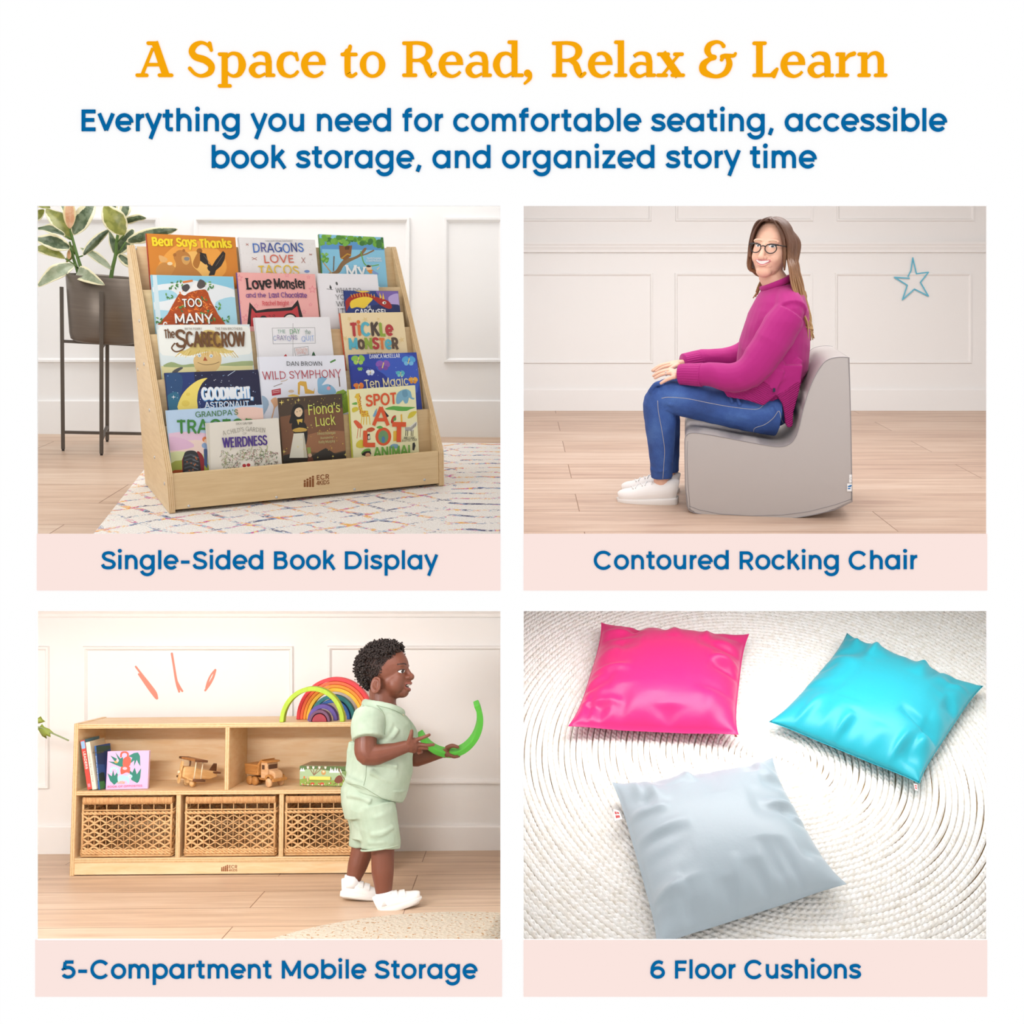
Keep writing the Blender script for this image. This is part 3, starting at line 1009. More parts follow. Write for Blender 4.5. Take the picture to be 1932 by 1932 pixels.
def logo(parent, M, zf, icon, ecr, kids, off):
    """Printed mark: four rising figures, and the letters beside them."""
    P = lambda x, y: plane_xy(M, *zf(x, y), off)
    mb = Mb()
    x0, y0, x1, y1 = icon
    for i in range(4):
        xa = x0 + (x1 - x0) * (i + .12) / 4
        xb = x0 + (x1 - x0) * (i + .88) / 4
        top = y1 - (y1 - y0) * (0.42 + 0.13 * i)
        a, b_ = P(xa, y1), P(xb, y1)
        c, d = P(xa, top), P(xb, top)
        mb.prism([(a[0], a[1]), (b_[0], b_[1]), (d[0], d[1]), (c[0], c[1])], off - 0.0004, off)
        h = P((xa + xb) / 2, top - (y1 - y0) * .13)
        r = (b_[0] - a[0]) * .55
        mb.prism([(h[0] + r * math.cos(t * .5236), h[1] + r * math.sin(t * .5236)) for t in range(12)], off - 0.0004, off)
    for s, (xa, ya, xb, yb) in (('ECR', ecr), ('4KIDS', kids)):
        a, b_ = P(xa, yb), P(xb, yb)
        t = P(xa, ya)
        write(mb, s, a[0], a[1], b_[0] - a[0], t[1] - a[1], 0.19, 0, off - 0.0004, off)
    return mb.build('printed_logo', M_LOGO, parent, fix=False)


logo(kick, MBK, Z4, (296, 893, 386, 983), (405, 885, 510, 925), (405, 933, 512, 968), 0.004)


# --- books: a cover wrapped round a block of pages, its print laid on the front in thin layers
M_PAGE = mat('book_pages', 'f3ead8', 0.8)


def paint(c):
    return mat('print_' + c, c, 0.4)


class Art:
    """Printed shapes on a book's front; positions are read in a zoomed view of the picture."""

    def __init__(s, M, zf, wdt, hgt):
        s.M, s.zf, s.w, s.h = M, zf, wdt, hgt
        s.mb = Mb()
        s.cols = []
        s.n = 0
        s.tb = Mb()
        s.tcols = []

    def ci(s, c, t=False):
        cs = s.tcols if t else s.cols
        if c not in cs:
            cs.append(c)
        return cs.index(c)

    def P(s, x, y):
        return plane_xy(s.M, *s.zf(x, y))

    def clip(s, pts):
        def cl(ps, ins, cut):
            out = []
            for i in range(len(ps)):
                a, b = ps[i - 1], ps[i]
                if ins(b):
                    if not ins(a):
                        out.append(cut(a, b))
                    out.append(b)
                elif ins(a):
                    out.append(cut(a, b))
            return out
        e = 0.0008
        for ax, lim, sg in ((0, e, 1), (0, s.w - e, -1), (1, -e, -1), (1, -s.h + e, 1)):
            ins = lambda p: (p[ax] - lim) * sg >= 0
            def cut(a, b):
                t = (lim - a[ax]) / ((b[ax] - a[ax]) or 1e-9)
                return (a[0] + (b[0] - a[0]) * t, a[1] + (b[1] - a[1]) * t)
            pts = cl(pts, ins, cut)
            if len(pts) < 3:
                return []
        return pts

    def local(s, col, pts):
        pts = s.clip(pts)
        if len(pts) < 3:
            return
        s.n += 1
        y = -0.0001 - 0.0022 * (1 - math.exp(-s.n / 260.0))
        s.mb.add([(p[0], y, p[1]) for p in pts], [tuple(range(len(pts)))], s.ci(col))

    def poly(s, col, pts, smooth=0):
        if smooth:
            pts = crv(pts, smooth, True)
        q = [s.P(*p[:2]) for p in pts]
        if smooth or len(q) > 4:
            from mathutils.geometry import tessellate_polygon
            tr = tessellate_polygon([[Vector((a, b, 0)) for a, b in q]])
            s.n += 1
            y = -0.0001 - 0.0022 * (1 - math.exp(-s.n / 260.0))
            for t in tr:
                c = s.clip([q[i] for i in t])
                if len(c) >= 3:
                    s.mb.add([(p[0], y, p[1]) for p in c], [tuple(range(len(c)))], s.ci(col))
        else:
            s.local(col, q)

    def ell(s, col, cx, cy, rx, ry=None, n=20, rot=0):
        ry = ry or rx
        k = math.radians(rot)
        s.poly(col, [(cx + rx * math.cos(2 * math.pi * i / n) * math.cos(k) - ry * math.sin(2 * math.pi * i / n) * math.sin(k),
                      cy + rx * math.cos(2 * math.pi * i / n) * math.sin(k) + ry * math.sin(2 * math.pi * i / n) * math.cos(k)) for i in range(n)])

    def line(s, col, pts, wd, smooth=0):
        if smooth:
            pts = crv(pts, smooth)
        for a, b in zip(pts[:-1], pts[1:]):
            dx, dy = b[0] - a[0], b[1] - a[1]
            ll = math.hypot(dx, dy) or 1
            nx_, ny_ = -dy / ll * wd / 2, dx / ll * wd / 2
            ex, ey = dx / ll * wd * .2, dy / ll * wd * .2
            s.local(col, [s.P(*p) for p in ((a[0] + nx_ - ex, a[1] + ny_ - ey), (b[0] + nx_ + ex, b[1] + ny_ + ey), (b[0] - nx_ + ex, b[1] - ny_ + ey), (a[0] - nx_ - ex, a[1] - ny_ - ey))])

    def star(s, col, cx, cy, r, k=0.45, n=5, rot=0):
        s.poly(col, [(cx + (r if i % 2 == 0 else r * k) * math.sin(math.pi * i / n + rot), cy - (r if i % 2 == 0 else r * k) * math.cos(math.pi * i / n + rot)) for i in range(2 * n)])

    def text(s, t, x0, x1, yb, cap, col, weight=0.16, serif=0.0, jit=0.0, dy=0, seed=1, slant=0.0, up=0.0):
        """Lettering from x0 to x1 on base line yb (dy: change of base line along it)."""
        a, b = s.P(x0, yb), s.P(x1, yb + dy)
        c = s.P(x0, yb - cap)
        n = s.n
        s.n += 1
        cols = col if isinstance(col, (list, tuple)) else [col]
        ang = math.atan2(b[1] - a[1], b[0] - a[0])
        s.tn = getattr(s, 'tn', 0) + 1
        y = -0.0018 - 0.00034 * s.tn
        Mr = T(a[0], 0, a[1]) @ Matrix.Rotation(-ang, 4, 'Y')
        write(s.tb, t, 0, 0, math.hypot(b[0] - a[0], b[1] - a[1]), c[1] - a[1], weight, 0, y, y + 0.00005, Mr, serif=serif, jit=jit, mis=[s.ci(q, True) for q in cols], seed=seed, slant=slant)

    def finish(s, book):
        if s.mb.v:
            s.mb.build('cover_picture', [paint(c) for c in s.cols], book, fix=False)
        if s.tb.v:
            s.tb.build('cover_lettering', [paint(c) for c in s.tcols], book, fix=False)


def book(tier, zf, tl, tr, cover, label, art=None, th=0.012, fwd=0.0, spine=None, height=None, drop=None, up=0.0):
    """A hardback leaning in a tier; tl and tr are its top corners in a zoomed view."""
    A = Vector((0, SLV(tier - 1) - 0.004, SLZ(tier - 1)))
    B = Vector((0, SLV(tier) + (0.014 if tier < 4 else 0.026 if tier == 4 else 0.062), SLZ(tier) - 0.085))
    d = (A - B).normalized()
    nrm = Vector((0, d.z, -d.y))                       # into the stand
    off = -(th + 0.001 + fwd)
    p0 = A + nrm * off
    wn = MBK.to_3x3() @ nrm
    a = loc(MBK, hit(*zf(*tl), MBK @ p0, wn))
    b = loc(MBK, hit(*zf(*tr), MBK @ p0, wn))
    xa = (b - a)
    wdt = xa.length
    xa.normalize()
    ya = nrm
    za = xa.cross(ya).normalized()
    M = MBK @ Matrix(((xa.x, ya.x, za.x, a.x), (xa.y, ya.y, za.y, a.y), (xa.z, ya.z, za.z, a.z), (0, 0, 0, 1)))
    bot = SLZ(tier) - 0.085 + 0.001
    low = min(a.z, b.z)
    hgt = (low - bot - abs(a.z - b.z) * 0.0) / max(za.z, 0.5) - 0.004
    if height:
        hgt = height
    t = thing('picture_book', M, label, 'book', 'picture books on the display stand')
    mb = Mb()
    ov = 0.0
    mb.box(0, 0, -hgt, wdt, 0.0022, 0)
    mb.box(0, th - 0.0022, -hgt, wdt, th, 0)
    mb.box(-0.0012, 0, -hgt, 0.0018, th, 0, 0, 1)
    mb.build('cover', [paint(cover), paint(spine or cover)], t)
    mb = Mb()
    mb.box(0.0018, 0.0022, -hgt + 0.003, wdt - 0.003, th - 0.0022, -0.003)
    mb.build('page_block', M_PAGE, t)
    mb = Mb()
    ar = Art(M, zf, wdt, hgt)
    if art:
        art(ar)
    ar.finish(t)
    return t


rb = random.Random(5)


def art_bear(a):
    a.poly('f0a445', [(1000, 500), (1150, 330), (1400, 300), (1560, 450), (1500, 600), (1050, 620)], 5)
    a.poly('f4bd66', [(1120, 560), (1180, 420), (1330, 380), (1420, 480), (1400, 640), (1150, 640)], 5)
    a.poly('c98a44', [(1000, 500), (1060, 470), (1150, 520), (1180, 640), (1040, 640), (985, 560)], 4)
    a.poly('c07f3c', [(1130, 420), (1170, 370), (1230, 380), (1270, 420), (1290, 500), (1350, 560), (1380, 640), (1100, 640), (1150, 500)], 4)
    a.ell('a9692d', 1140, 408, 14)
    a.ell('a9692d', 1215, 372, 12)
    a.poly('d9a35c', [(1200, 420), (1255, 420), (1268, 455), (1240, 490), (1205, 470)], 4)
    a.ell('8a8784', 1240, 440, 24, 16)
    a.poly('b5742f', [(1290, 480), (1330, 390), (1365, 380), (1360, 430), (1330, 520)], 4)
    a.ell('9c6124', 1345, 375, 24, 22)
    a.poly('2c2420', [(1405, 490), (1370, 440), (1345, 385), (1400, 400), (1420, 480), (1450, 500), (1480, 450), (1540, 375), (1560, 395), (1530, 480), (1480, 540), (1470, 575), (1420, 580), (1440, 530)])
    a.ell('2c2420', 1440, 525, 34, 22, 14, 35)
    a.poly('2c2420', [(1395, 490), (1350, 455), (1348, 400), (1370, 420), (1385, 440), (1410, 470)])
    a.poly('2c2420', [(1500, 470), (1520, 430), (1560, 400), (1552, 450), (1525, 500), (1490, 530)])
    a.line('6b5b50', [(1380, 410), (1440, 490)], 4)
    a.line('6b5b50', [(1540, 410), (1480, 500)], 4)
    a.poly('e7b06c', [(1010, 410), (1080, 440), (1060, 470), (1020, 460)], 3)
    a.ell('f3d9ae', 1100, 480, 22, 14)
    a.text('Bear', 955, 1130, 335, 72, 'f8dc2c', 0.26)
    a.text('Says', 1158, 1322, 341, 72, 'f8dc2c', 0.26)
    a.text('Thanks', 1348, 1612, 352, 72, 'f8dc2c', 0.26)


def art_dragons(a):
    for i in range(90):
        a.ell(rb.choice(['c9bdb4', 'd8c4c4', 'bfc3d2']), rb.uniform(-240, 390) if True else 0, rb.uniform(270, 560), 2.2, n=5)
    a.text('new york times bestseller', -20, 205, 300, 14, '8d8c93', 0.1)
    L = '3f6fc0'
    a.text('DRAGONS', -122, 300, 388, 78, ['3f6fc0', '56589c', '3c4f98', '37589f', '3f6fc0', '3a4a8e', '3f6fc0'], 0.14, jit=.06)
    a.text('LOVE', -32, 220, 476, 66, 'd56a52', 0.14, jit=.05)
    a.text('TACOS', -73, 262, 575, 80, 'e8c440', 0.14, jit=.06)
    for p in (((-180, 315), (-160, 330)), ((-130, 430), (-90, 450)), ((280, 430), (310, 475)), ((345, 400), (365, 410))):
        a.line('b5776b', [p[0], p[1]], 5)
        a.line('b5776b', [(p[1][0], p[0][1]), (p[0][0], p[1][1])], 4)
    a.ell('7f9ad0', 325, 545, 22, 12)


def art_tree(a):
    a.poly('5d9bd0', [(440, 300), (970, 300), (990, 700), (450, 700)])
    a.poly('8ac9e4', [(450, 360), (975, 370), (990, 700), (455, 700)])
    a.poly('8a6a43', [(500, 560), (560, 540), (600, 480), (640, 440), (700, 430), (760, 400), (800, 350), (820, 360), (770, 420), (690, 460), (630, 500), (590, 560)], 3)
    a.line('8a6a43', [(720, 430), (820, 400), (880, 370)], 12)
    a.line('6d5536', [(550, 420), (545, 540)], 9)
    a.line('b99e6a', [(460, 470), (530, 560)], 10)
    a.poly('8b5a2e', [(590, 330), (700, 330), (690, 420), (640, 455), (600, 430)])
    a.poly('5b3a1c', [(640, 335), (680, 335), (675, 365), (640, 365)])
    a.line('c8962e', [(610, 440), (660, 400), (690, 410)], 10)
    for i in range(70):
        x = rb.uniform(435, 965)
        y = rb.uniform(240, 300) + max(0, abs(x - 640) - 150) * 0.18 + rb.uniform(0, 20)
        a.ell(rb.choice(['4f8f33', '6faf3a', '8cbf4a', '3f7a35', '79b548']), x, y, rb.uniform(18, 34), rb.uniform(14, 26), 8, rb.uniform(0, 180))
    for i in range(16):
        a.ell(rb.choice(['5f9f3a', '86bf55']), rb.uniform(445, 500), rb.uniform(400, 470), 16, 10, 7, rb.uniform(0, 180))
    a.line('6fae48', [(770, 380), (800, 480), (850, 500), (920, 490)], 8, 4)
    a.text('Timothy Knapman', 820, 940, 446, 18, 'f4f8fa', 0.12)
    a.text('& Sarah Warburton', 818, 945, 466, 18, 'f4f8fa', 0.12)
    a.ell('f3cfae', 838, 515, 24)
    a.poly('2a2320', [(815, 505), (830, 490), (858, 500), (850, 510), (830, 512)])
    a.poly('e8962e', [(820, 535), (870, 530), (885, 555), (850, 565)])
    a.line('7fa3d8', [(870, 545), (910, 570)], 20)
    a.line('f3cfae', [(905, 530), (925, 510)], 7)
    a.text('My', 650, 810, 580, 82, 'f6f7f5', 0.2, serif=.16)
    a.text('to', 915, 975, 705, 34, 'f6f7f5', 0.2)


def art_carrot(a):
    a.poly('8ccbe2', [(945, 575), (1625, 590), (1635, 680), (950, 660)])
    a.poly('e9eef0', [(950, 680), (1150, 640), (1300, 620), (1640, 700), (1645, 830), (955, 860)], 4)
    a.poly('a8d7e8', [(950, 720), (1100, 700), (1160, 760), (955, 800)], 4)
    a.poly('a8d7e8', [(1480, 800), (1640, 760), (1650, 900), (1520, 900)], 4)
    a.poly('d5e5ea', [(955, 570), (990, 570), (1030, 990), (990, 1010)])
    a.poly('b04a16', [(1190, 720), (1300, 690), (1400, 700), (1440, 790), (1500, 900), (1540, 1030), (1010, 1030), (1080, 900), (1140, 790)], 3)
    for i in range(150):
        y = rb.uniform(700, 1020)
        hw = 70 + (y - 690) * 0.62
        x = 1300 - 20 * (1 - (y - 690) / 330) + rb.uniform(-hw, hw)
        an = rb.uniform(-60, 60)
        c = rb.choice(['f0842f', 'e46d22', 'f59a48', 'c8541a', 'ee7b2b', 'a8431a'])
        ll = rb.uniform(26, 44)
        k = math.radians(an)
        dx, dy = math.cos(k) * ll, math.sin(k) * ll
        a.poly(c, [(x - dx * .5 - dy * .16, y - dy * .5 + dx * .16), (x - dx * .5 + dy * .16, y - dy * .5 - dx * .16), (x + dx * .6, y + dy * .6)])
    for cx, cy in ((1100, 750), (1130, 660), (1180, 650), (1430, 690), (1400, 660), (1500, 840), (1560, 940), (1000, 950), (1200, 850), (1370, 790), (1390, 890), (1440, 950)):
        for i in range(6):
            a.ell(rb.choice(['4d8a3f', '6aa54e', '3f7a4a']), cx + rb.uniform(-34, 34), cy + rb.uniform(-30, 30), 13, 6, 7, rb.uniform(0, 180))
    a.poly('f3f2f0', [(1190, 720), (1260, 690), (1310, 640), (1380, 640), (1390, 690), (1330, 700), (1260, 720), (1220, 745)], 4)
    a.poly('4a4646', [(1200, 670), (1245, 650), (1265, 680), (1235, 715), (1205, 700)], 4)
    a.poly('58504e', [(1330, 640), (1350, 612), (1388, 630), (1390, 670), (1350, 690), (1325, 670)], 4)
    a.line('e07d30', [(1210, 635), (1285, 622)], 16)
    for s, x0, x1, y, c in (('TOO', 1205, 1368, 838, 68), ('MANY', 1140, 1455, 972, 80)):
        a.text(s, x0 + 5, x1 + 5, y + 5, c, '5a3320', 0.2, jit=.1, seed=3)
        a.text(s, x0, x1, y, c, 'fbfaf6', 0.17, jit=.1, seed=3)
    a.text('C', 1045, 1085, 1035, 70, 'fbfaf6', 0.17)


def art_pink(a):
    for x, y, r in ((-235, 600, 34), (-270, 730, 16), (-180, 930, 36), (-95, 830, 24), (-160, 870, 15), (160, 575, 22), (338, 592, 18), (370, 695, 36), (205, 800, 16), (355, 820, 18), (300, 880, 22), (-230, 800, 16)):
        a.star('e88b93', x, y, r)
        a.star('f3b0ab', x, y, r * .62)
    a.text('Love', -175, -10 + 45, 690, 88, '1b1718', 0.2, serif=.2, jit=.1, seed=4)
    a.text('Monster', 55, 313, 690, 80, '1b1718', 0.2, serif=.14, jit=.08, seed=5)
    a.ell('d8394a', -93, 645, 10)
    a.text('and the', -180, -15, 762, 36, '6b3a8c', 0.15, serif=.14, jit=.05)
    a.text('Last Chocolate', 10, 325, 764, 42, '6b3a8c', 0.16, serif=.14, jit=.06)
    a.text('Rachel Bright', -45, 176, 828, 36, 'd6404e', 0.13, serif=.12)
    a.poly('1d1616', [(-170, 1000), (-150, 800), (-90, 870), (0, 855), (100, 850), (200, 840), (250, 780), (290, 920), (300, 1000)])
    a.poly('c23b40', [(-140, 920), (-132, 850), (-100, 890), (0, 880), (100, 875), (200, 868), (245, 830), (262, 920), (262, 1000), (-140, 1000)])
    for i in range(26):
        x = rb.uniform(-120, 240)
        y = rb.uniform(895, 1000)
        a.line('1d1616', [(x, y), (x + 12, y + 10)], 4)
    a.ell('1d1616', -35, 945, 34)
    a.ell('1d1616', 185, 950, 60)
    a.ell('f4efe8', 185, 955, 52)


def art_white(a):
    a.line('444444', [(490, 690), (540, 697)], 4)
    a.poly('3b3b3b', [(515, 655), (530, 675), (528, 700), (512, 680)])
    a.ell('555555', 572, 645, 9, 16, 8, -20)
    for s, x0, x1, y in (('WHAT DO', 565, 775, 722), ('YO', 565, 640, 778), ('WI', 570, 640, 834), ('IT', 580, 640, 892)):
        a.text(s, x0, x1, y, 38, '4b4a49', 0.09, serif=.12)


def art_carousel(a):
    a.poly('22397f', [(630, 700), (1085, 700), (1090, 900), (630, 900)])
    a.poly('7a62ad', [(900, 700), (1085, 700), (1088, 860), (1000, 880), (960, 800)], 4)
    a.poly('b9a5d8', [(1000, 760), (1085, 730), (1088, 830), (1030, 840)], 4)
    a.poly('182a63', [(850, 830), (1080, 820), (1090, 900), (850, 900)], 3)
    a.poly('a8281f', [(630, 880), (640, 800), (700, 740), (800, 720), (880, 750), (930, 765), (1000, 790), (1030, 840), (1000, 855), (930, 820), (860, 770), (760, 770), (690, 810), (650, 880)], 4)
    for i in range(9):
        a.line('e9b63a', [(690 + i * 24, 735 - 10 * math.sin(i / 8 * 3.14)), (700 + i * 23, 760 - 8 * math.sin(i / 8 * 3.14))], 5)
    a.poly('f2cf3f', [(690, 790), (790, 755), (870, 770), (840, 810), (800, 850), (740, 840), (690, 850)], 3)
    a.poly('f2cf3f', [(690, 700), (800, 700), (850, 715), (780, 720)])
    a.poly('f0c93c', [(925, 715), (945, 760), (930, 770)])
    a.poly('f0c93c', [(955, 720), (968, 775), (950, 775)])
    a.ell('f4f0e4', 966, 805, 16, 12)
    a.ell('1b1b1b', 970, 806, 7)
    a.text('THE', 820, 855, 852, 22, 'f4f4f6', 0.12)
    a.text('CAROUSEL', 725, 990, 905, 46, 'f6f6f8', 0.2, jit=.1)


def art_scare(a):
    a.poly('dfeaea', [(1000, 985), (1760, 985), (1785, 1400), (1015, 1400)])
    a.poly('f1f3ec', [(1020, 1000), (1740, 1000), (1760, 1230), (1040, 1240)], 2)
    a.poly('e6dfa6', [(1010, 1330), (1785, 1310), (1800, 1520), (1020, 1520)])
    a.poly('9fb07a', [(1050, 1335), (1110, 1295), (1200, 1320), (1290, 1310), (1310, 1335)], 3)
    a.poly('a8b784', [(1500, 1325), (1600, 1300), (1780, 1285), (1785, 1325)], 2)
    a.poly('d9c276', [(1180, 1210), (1260, 1180), (1360, 1050), (1440, 1030), (1510, 1070), (1550, 1180), (1630, 1205), (1570, 1225), (1400, 1210), (1250, 1245)], 3)
    a.poly('b68f45', [(1330, 1110), (1430, 1040), (1500, 1080), (1540, 1180), (1420, 1160)], 3)
    a.poly('e2c184', [(1300, 1260), (1400, 1215), (1510, 1220), (1525, 1300), (1480, 1370), (1400, 1400), (1320, 1370)], 4)
    for i in range(26):
        t = i / 25
        x = 1190 + t * 430
        a.line(rb.choice(['e0c15f', 'c8a443', 'efd88d']), [(x, 1205 + rb.uniform(-8, 8)), (x + (t - .5) * 90, 1235 + rb.uniform(0, 25))], 5)
    a.ell('dfe6e6', 1345, 1242, 15)
    a.ell('dfe6e6', 1442, 1245, 15)
    a.ell('8fa3b5', 1345, 1244, 7)
    a.ell('8fa3b5', 1442, 1247, 7)
    a.poly('b0552f', [(1390, 1250), (1412, 1285), (1375, 1285)])
    a.line('7b5a33', [(1330, 1300), (1390, 1318), (1460, 1312), (1510, 1295)], 4, 4)
    a.poly('c9a552', [(1290, 1400), (1330, 1360), (1400, 1400), (1480, 1370), (1560, 1410), (1560, 1520), (1280, 1520)])
    a.poly('e8dc9c', [(1015, 1410), (1790, 1400), (1800, 1520), (1020, 1520)])
    a.poly('cda65a', [(1310, 1390), (1400, 1375), (1500, 1385), (1560, 1420), (1290, 1430)], 3)
    a.poly('55565a', [(1120, 1375), (1180, 1340), (1210, 1345), (1170, 1375), (1130, 1420)], 3)
    a.text('BETH FERRY', 1222, 1366, 1030, 18, '8a7a6a', 0.11, serif=.1)
    a.text('THE FAN BROTHERS', 1475, 1700, 1030, 20, '8a7a6a', 0.11, serif=.1)
    a.text('The', 1055, 1140, 1098, 70, '6e4a2c', 0.13, serif=.1)
    a.text('S', 1150, 1240, 1180, 155, '6e4a2c', 0.17)
    a.line('6e4a2c', [(1140, 1140), (1115, 1180), (1150, 1210), (1210, 1190), (1230, 1150)], 12, 5)
    a.text('CARECROW', 1238, 1722, 1168, 122, '6e4a2c', 0.15, serif=.09)


def art_crayons(a):
    a.line('8d8d8d', [(210, 975), (210, 1275)], 3)
    a.line('8d8d8d', [(40, 1015), (390, 1010), (395, 1140), (45, 1145), (38, 1015)], 3)
    a.text('THE', 82, 148, 1058, 32, '4f9a7a', 0.08, jit=.1)
    a.text('DAY', 182, 268, 1062, 42, '4f9a58', 0.1, jit=.15)
    a.text('the', 310, 355, 1068, 38, '4a7f6a', 0.08, jit=.1)
    a.text('CRAYONS', 45, 245, 1116, 40, ['5a78b8', '8a6aa8', '5a5a8a', '6a5aa0'], 0.09, jit=.18)
    a.text('QUIT', 280, 385, 1125, 46, ['5a8ad0', '6a9ad8'], 0.08, jit=.15)
    a.line('8d8d8d', [(220, 1180), (335, 1165), (340, 1235), (232, 1248), (220, 1180)], 3)
    a.text('By DREW', 230, 328, 1206, 24, 'd58a6a', 0.08, jit=.2)
    a.text('DAYWALT', 240, 330, 1232, 22, 'd5806a', 0.08, jit=.2)
    a.poly('c2353a', [(128, 1275), (135, 1245), (150, 1228), (160, 1245), (168, 1275)])
    a.poly('e0563a', [(68, 1275), (75, 1248), (85, 1275)])
    a.poly('2f5e3a', [(362, 1262), (370, 1225), (380, 1208), (390, 1225), (398, 1262)])
    a.line('222222', [(362, 1245), (396, 1240)], 5)
    a.line('444444', [(275, 1240), (285, 1275)], 2)


def art_tickle(a):
    for i in range(14):
        a.star('e9cd92', rb.uniform(640, 1120), rb.uniform(900, 1240), rb.uniform(16, 30), 0.4, 5, rb.uniform(0, 1))
    cs = ['b9383c', 'e27a3d', '58b5c8', '4f4038', '92ab3c', 'b9383c']
    a.text('TiCKLe', 690, 1038, 1078, 108, cs, 0.27, serif=.06, jit=.04)
    cs = ['58b5c8', '5a4638', '92ab3c', 'b9383c', 'e27a3d', '58b5c8', '5a4638']
    a.text('MoNSTeR', 675, 1082, 1190, 96, cs, 0.27, jit=.04)
    a.text('by Josie Bissett', 822, 950, 1236, 20, '6b5a3c', 0.12)


def art_night(a):
    a.poly('1f3573', [(1055, 0), (1840, 0), (1860, 360), (1070, 360)])
    a.poly('1b1c40', [(1300, 10), (1840, 10), (1850, 330), (1500, 320)], 3)
    a.poly('244a78', [(1065, 60), (1200, 60), (1180, 250), (1075, 330)], 3)
    a.poly('2a6a88', [(1075, 230), (1170, 200), (1170, 340), (1080, 350)], 3)
    for i in range(60):
        a.ell(rb.choice(['e8edf5', '8fb8e0', 'cfd8f0']), rb.uniform(1070, 1830), rb.uniform(20, 330), rb.uniform(1.5, 4.5), n=6)
    m = [(1410, 80), (1330, 100), (1240, 170), (1185, 250), (1170, 345), (1320, 345)] + [(1325, 270), (1335, 190), (1370, 120)]
    a.poly('f4de70', m, 3)
    a.ell('ead05c', 1230, 290, 34, 26)
    a.ell('ead05c', 1250, 215, 18, 14)
    a.star('ffffff', 1130, 238, 20, .2, 4)
    a.line('cfe0f5', [(1580, 60), (1640, 20)], 4)
    for s, x0, x1, y, c, w_ in (('GOODNIGHT,', 1368, 1785, 262, 100, .21), ('ASTRONAUT', 1390, 1755, 330, 50, .16)):
        a.text(s, x0 + 3, x1 + 3, y + 4, c, '4aa0e0', w_ + .06, dy=-14)
        a.text(s, x0, x1, y, c, 'f2f6fb', w_, dy=-14)


def art_wild(a):
    a.text('#1 new york times bestselling author of the da vinci code', -350 + 500, 390, 1302 - 1370, 10, '9a9a9a', 0.1) if False else None
    a.text('DAN BROWN', 155, 452, -22, 34, '26262a', 0.11, serif=.1)
    a.text('WILD SYMPHONY', -40, 608, 95, 66, 'b5283a', 0.1, serif=.09, dy=-22)
    a.line('4f8a3e', [(520, -50), (560, -70)], 14)
    a.poly('e0b04a', [(250, 120), (270, 105), (320, 110), (330, 170), (380, 190), (390, 160), (385, 210), (310, 210), (300, 150), (270, 140), (265, 220), (250, 215)])
    a.poly('eec95f', [(205, 215), (255, 225), (250, 235), (165, 232)], 3)
    a.poly('8fbfe0', [(415, 90), (450, 70), (490, 80), (470, 110), (450, 140), (500, 130), (550, 160), (560, 210), (430, 212), (415, 160)], 4)
    a.ell('f0a8b4', 505, 165, 16)
    a.ell('4b4b4b', 515, 145, 4)
    a.line('6b4a2e', [(590, 70), (598, 150)], 8)
    a.poly('b5283a', [(32, 180), (108, 165), (110, 215), (36, 228)])
    a.line('f2d8d8', [(42, 190), (100, 180)], 4)
    a.line('f2d8d8', [(42, 204), (100, 194)], 4)
    a.poly('8fb03e', [(560, 215), (600, 185), (650, 190), (668, 360), (560, 360)], 2)
    for i in range(18):
        a.line('6a8f34', [(rb.uniform(570, 660), rb.uniform(210, 340)), (rb.uniform(570, 660), rb.uniform(190, 250))], 4)
    a.poly('e7b48c', [(25, 265), (70, 240), (85, 300), (60, 330), (40, 410), (30, 410), (50, 320)], 3)
    a.ell('d9c0a0', 195, 190, 24, 12)
    a.poly('9fb8d0', [(-100, 250), (-30, 230), (10, 300), (-60, 420), (-120, 420)], 3)
    a.line('c8b08c', [(110, 110), (150, 100), (165, 90)], 5)
    a.line('8a7a6a', [(50, 150), (120, 125)], 5)
    a.line('5a8f3a', [(-90, 350), (-40, 420)], 12)


def art_magic(a):
    a.poly('2a44a8', [(680, -115), (1240, -130), (1270, 310), (700, 310)])
    a.poly('3a5cc4', [(900, -60), (1200, -110), (1240, 200), (1000, 120)], 3)
    a.poly('24389a', [(690, -20), (900, 10), (1000, 120), (700, 160)], 3)
    for i in range(40):
        a.ell('9fc0f0', rb.uniform(700, 1240), rb.uniform(-100, 240), rb.uniform(1.5, 4), n=5)

    def fly(x, y, s, c, c2, an):
        for sx in (-1, 1):
            a.ell(c, x + sx * s * .55, y - s * .25, s * .6, s * .45, 12, an + sx * 35)
            a.ell(c2, x + sx * s * .4, y + s * .4, s * .38, s * .34, 12, an - sx * 20)
        a.line('e8d27a', [(x - s * .1, y + s * .4), (x + s * .1, y - s * .4)], s * .16)
    fly(750, -70, 52, '8ac04a', 'a8d05a', 20)
    fly(955, -25, 55, '8a58b8', '7a48a8', 10)
    fly(1168, -62, 52, '55a8e0', '78c0ea', 0)
    fly(1100, 45, 34, '58b8c8', '7fd0d0', 20)
    fly(850, 35, 32, 'e8eef8', 'cfd8f0', 10)
    fly(1205, 100, 36, 'f0b040', 'e89830', 10)
    fly(755, 150, 40, 'f08838', 'e87028', 30)
    fly(765, 5, 20, '6fb84a', '8fd05a', 0)
    a.text('DANICA McKELLAR', 842, 1095, -80, 34, 'e8eefa', 0.15, dy=-8)
    a.text('Ten Magic', 805, 1165, 168, 72, 'efe4b8', 0.15, serif=.1, dy=-30)


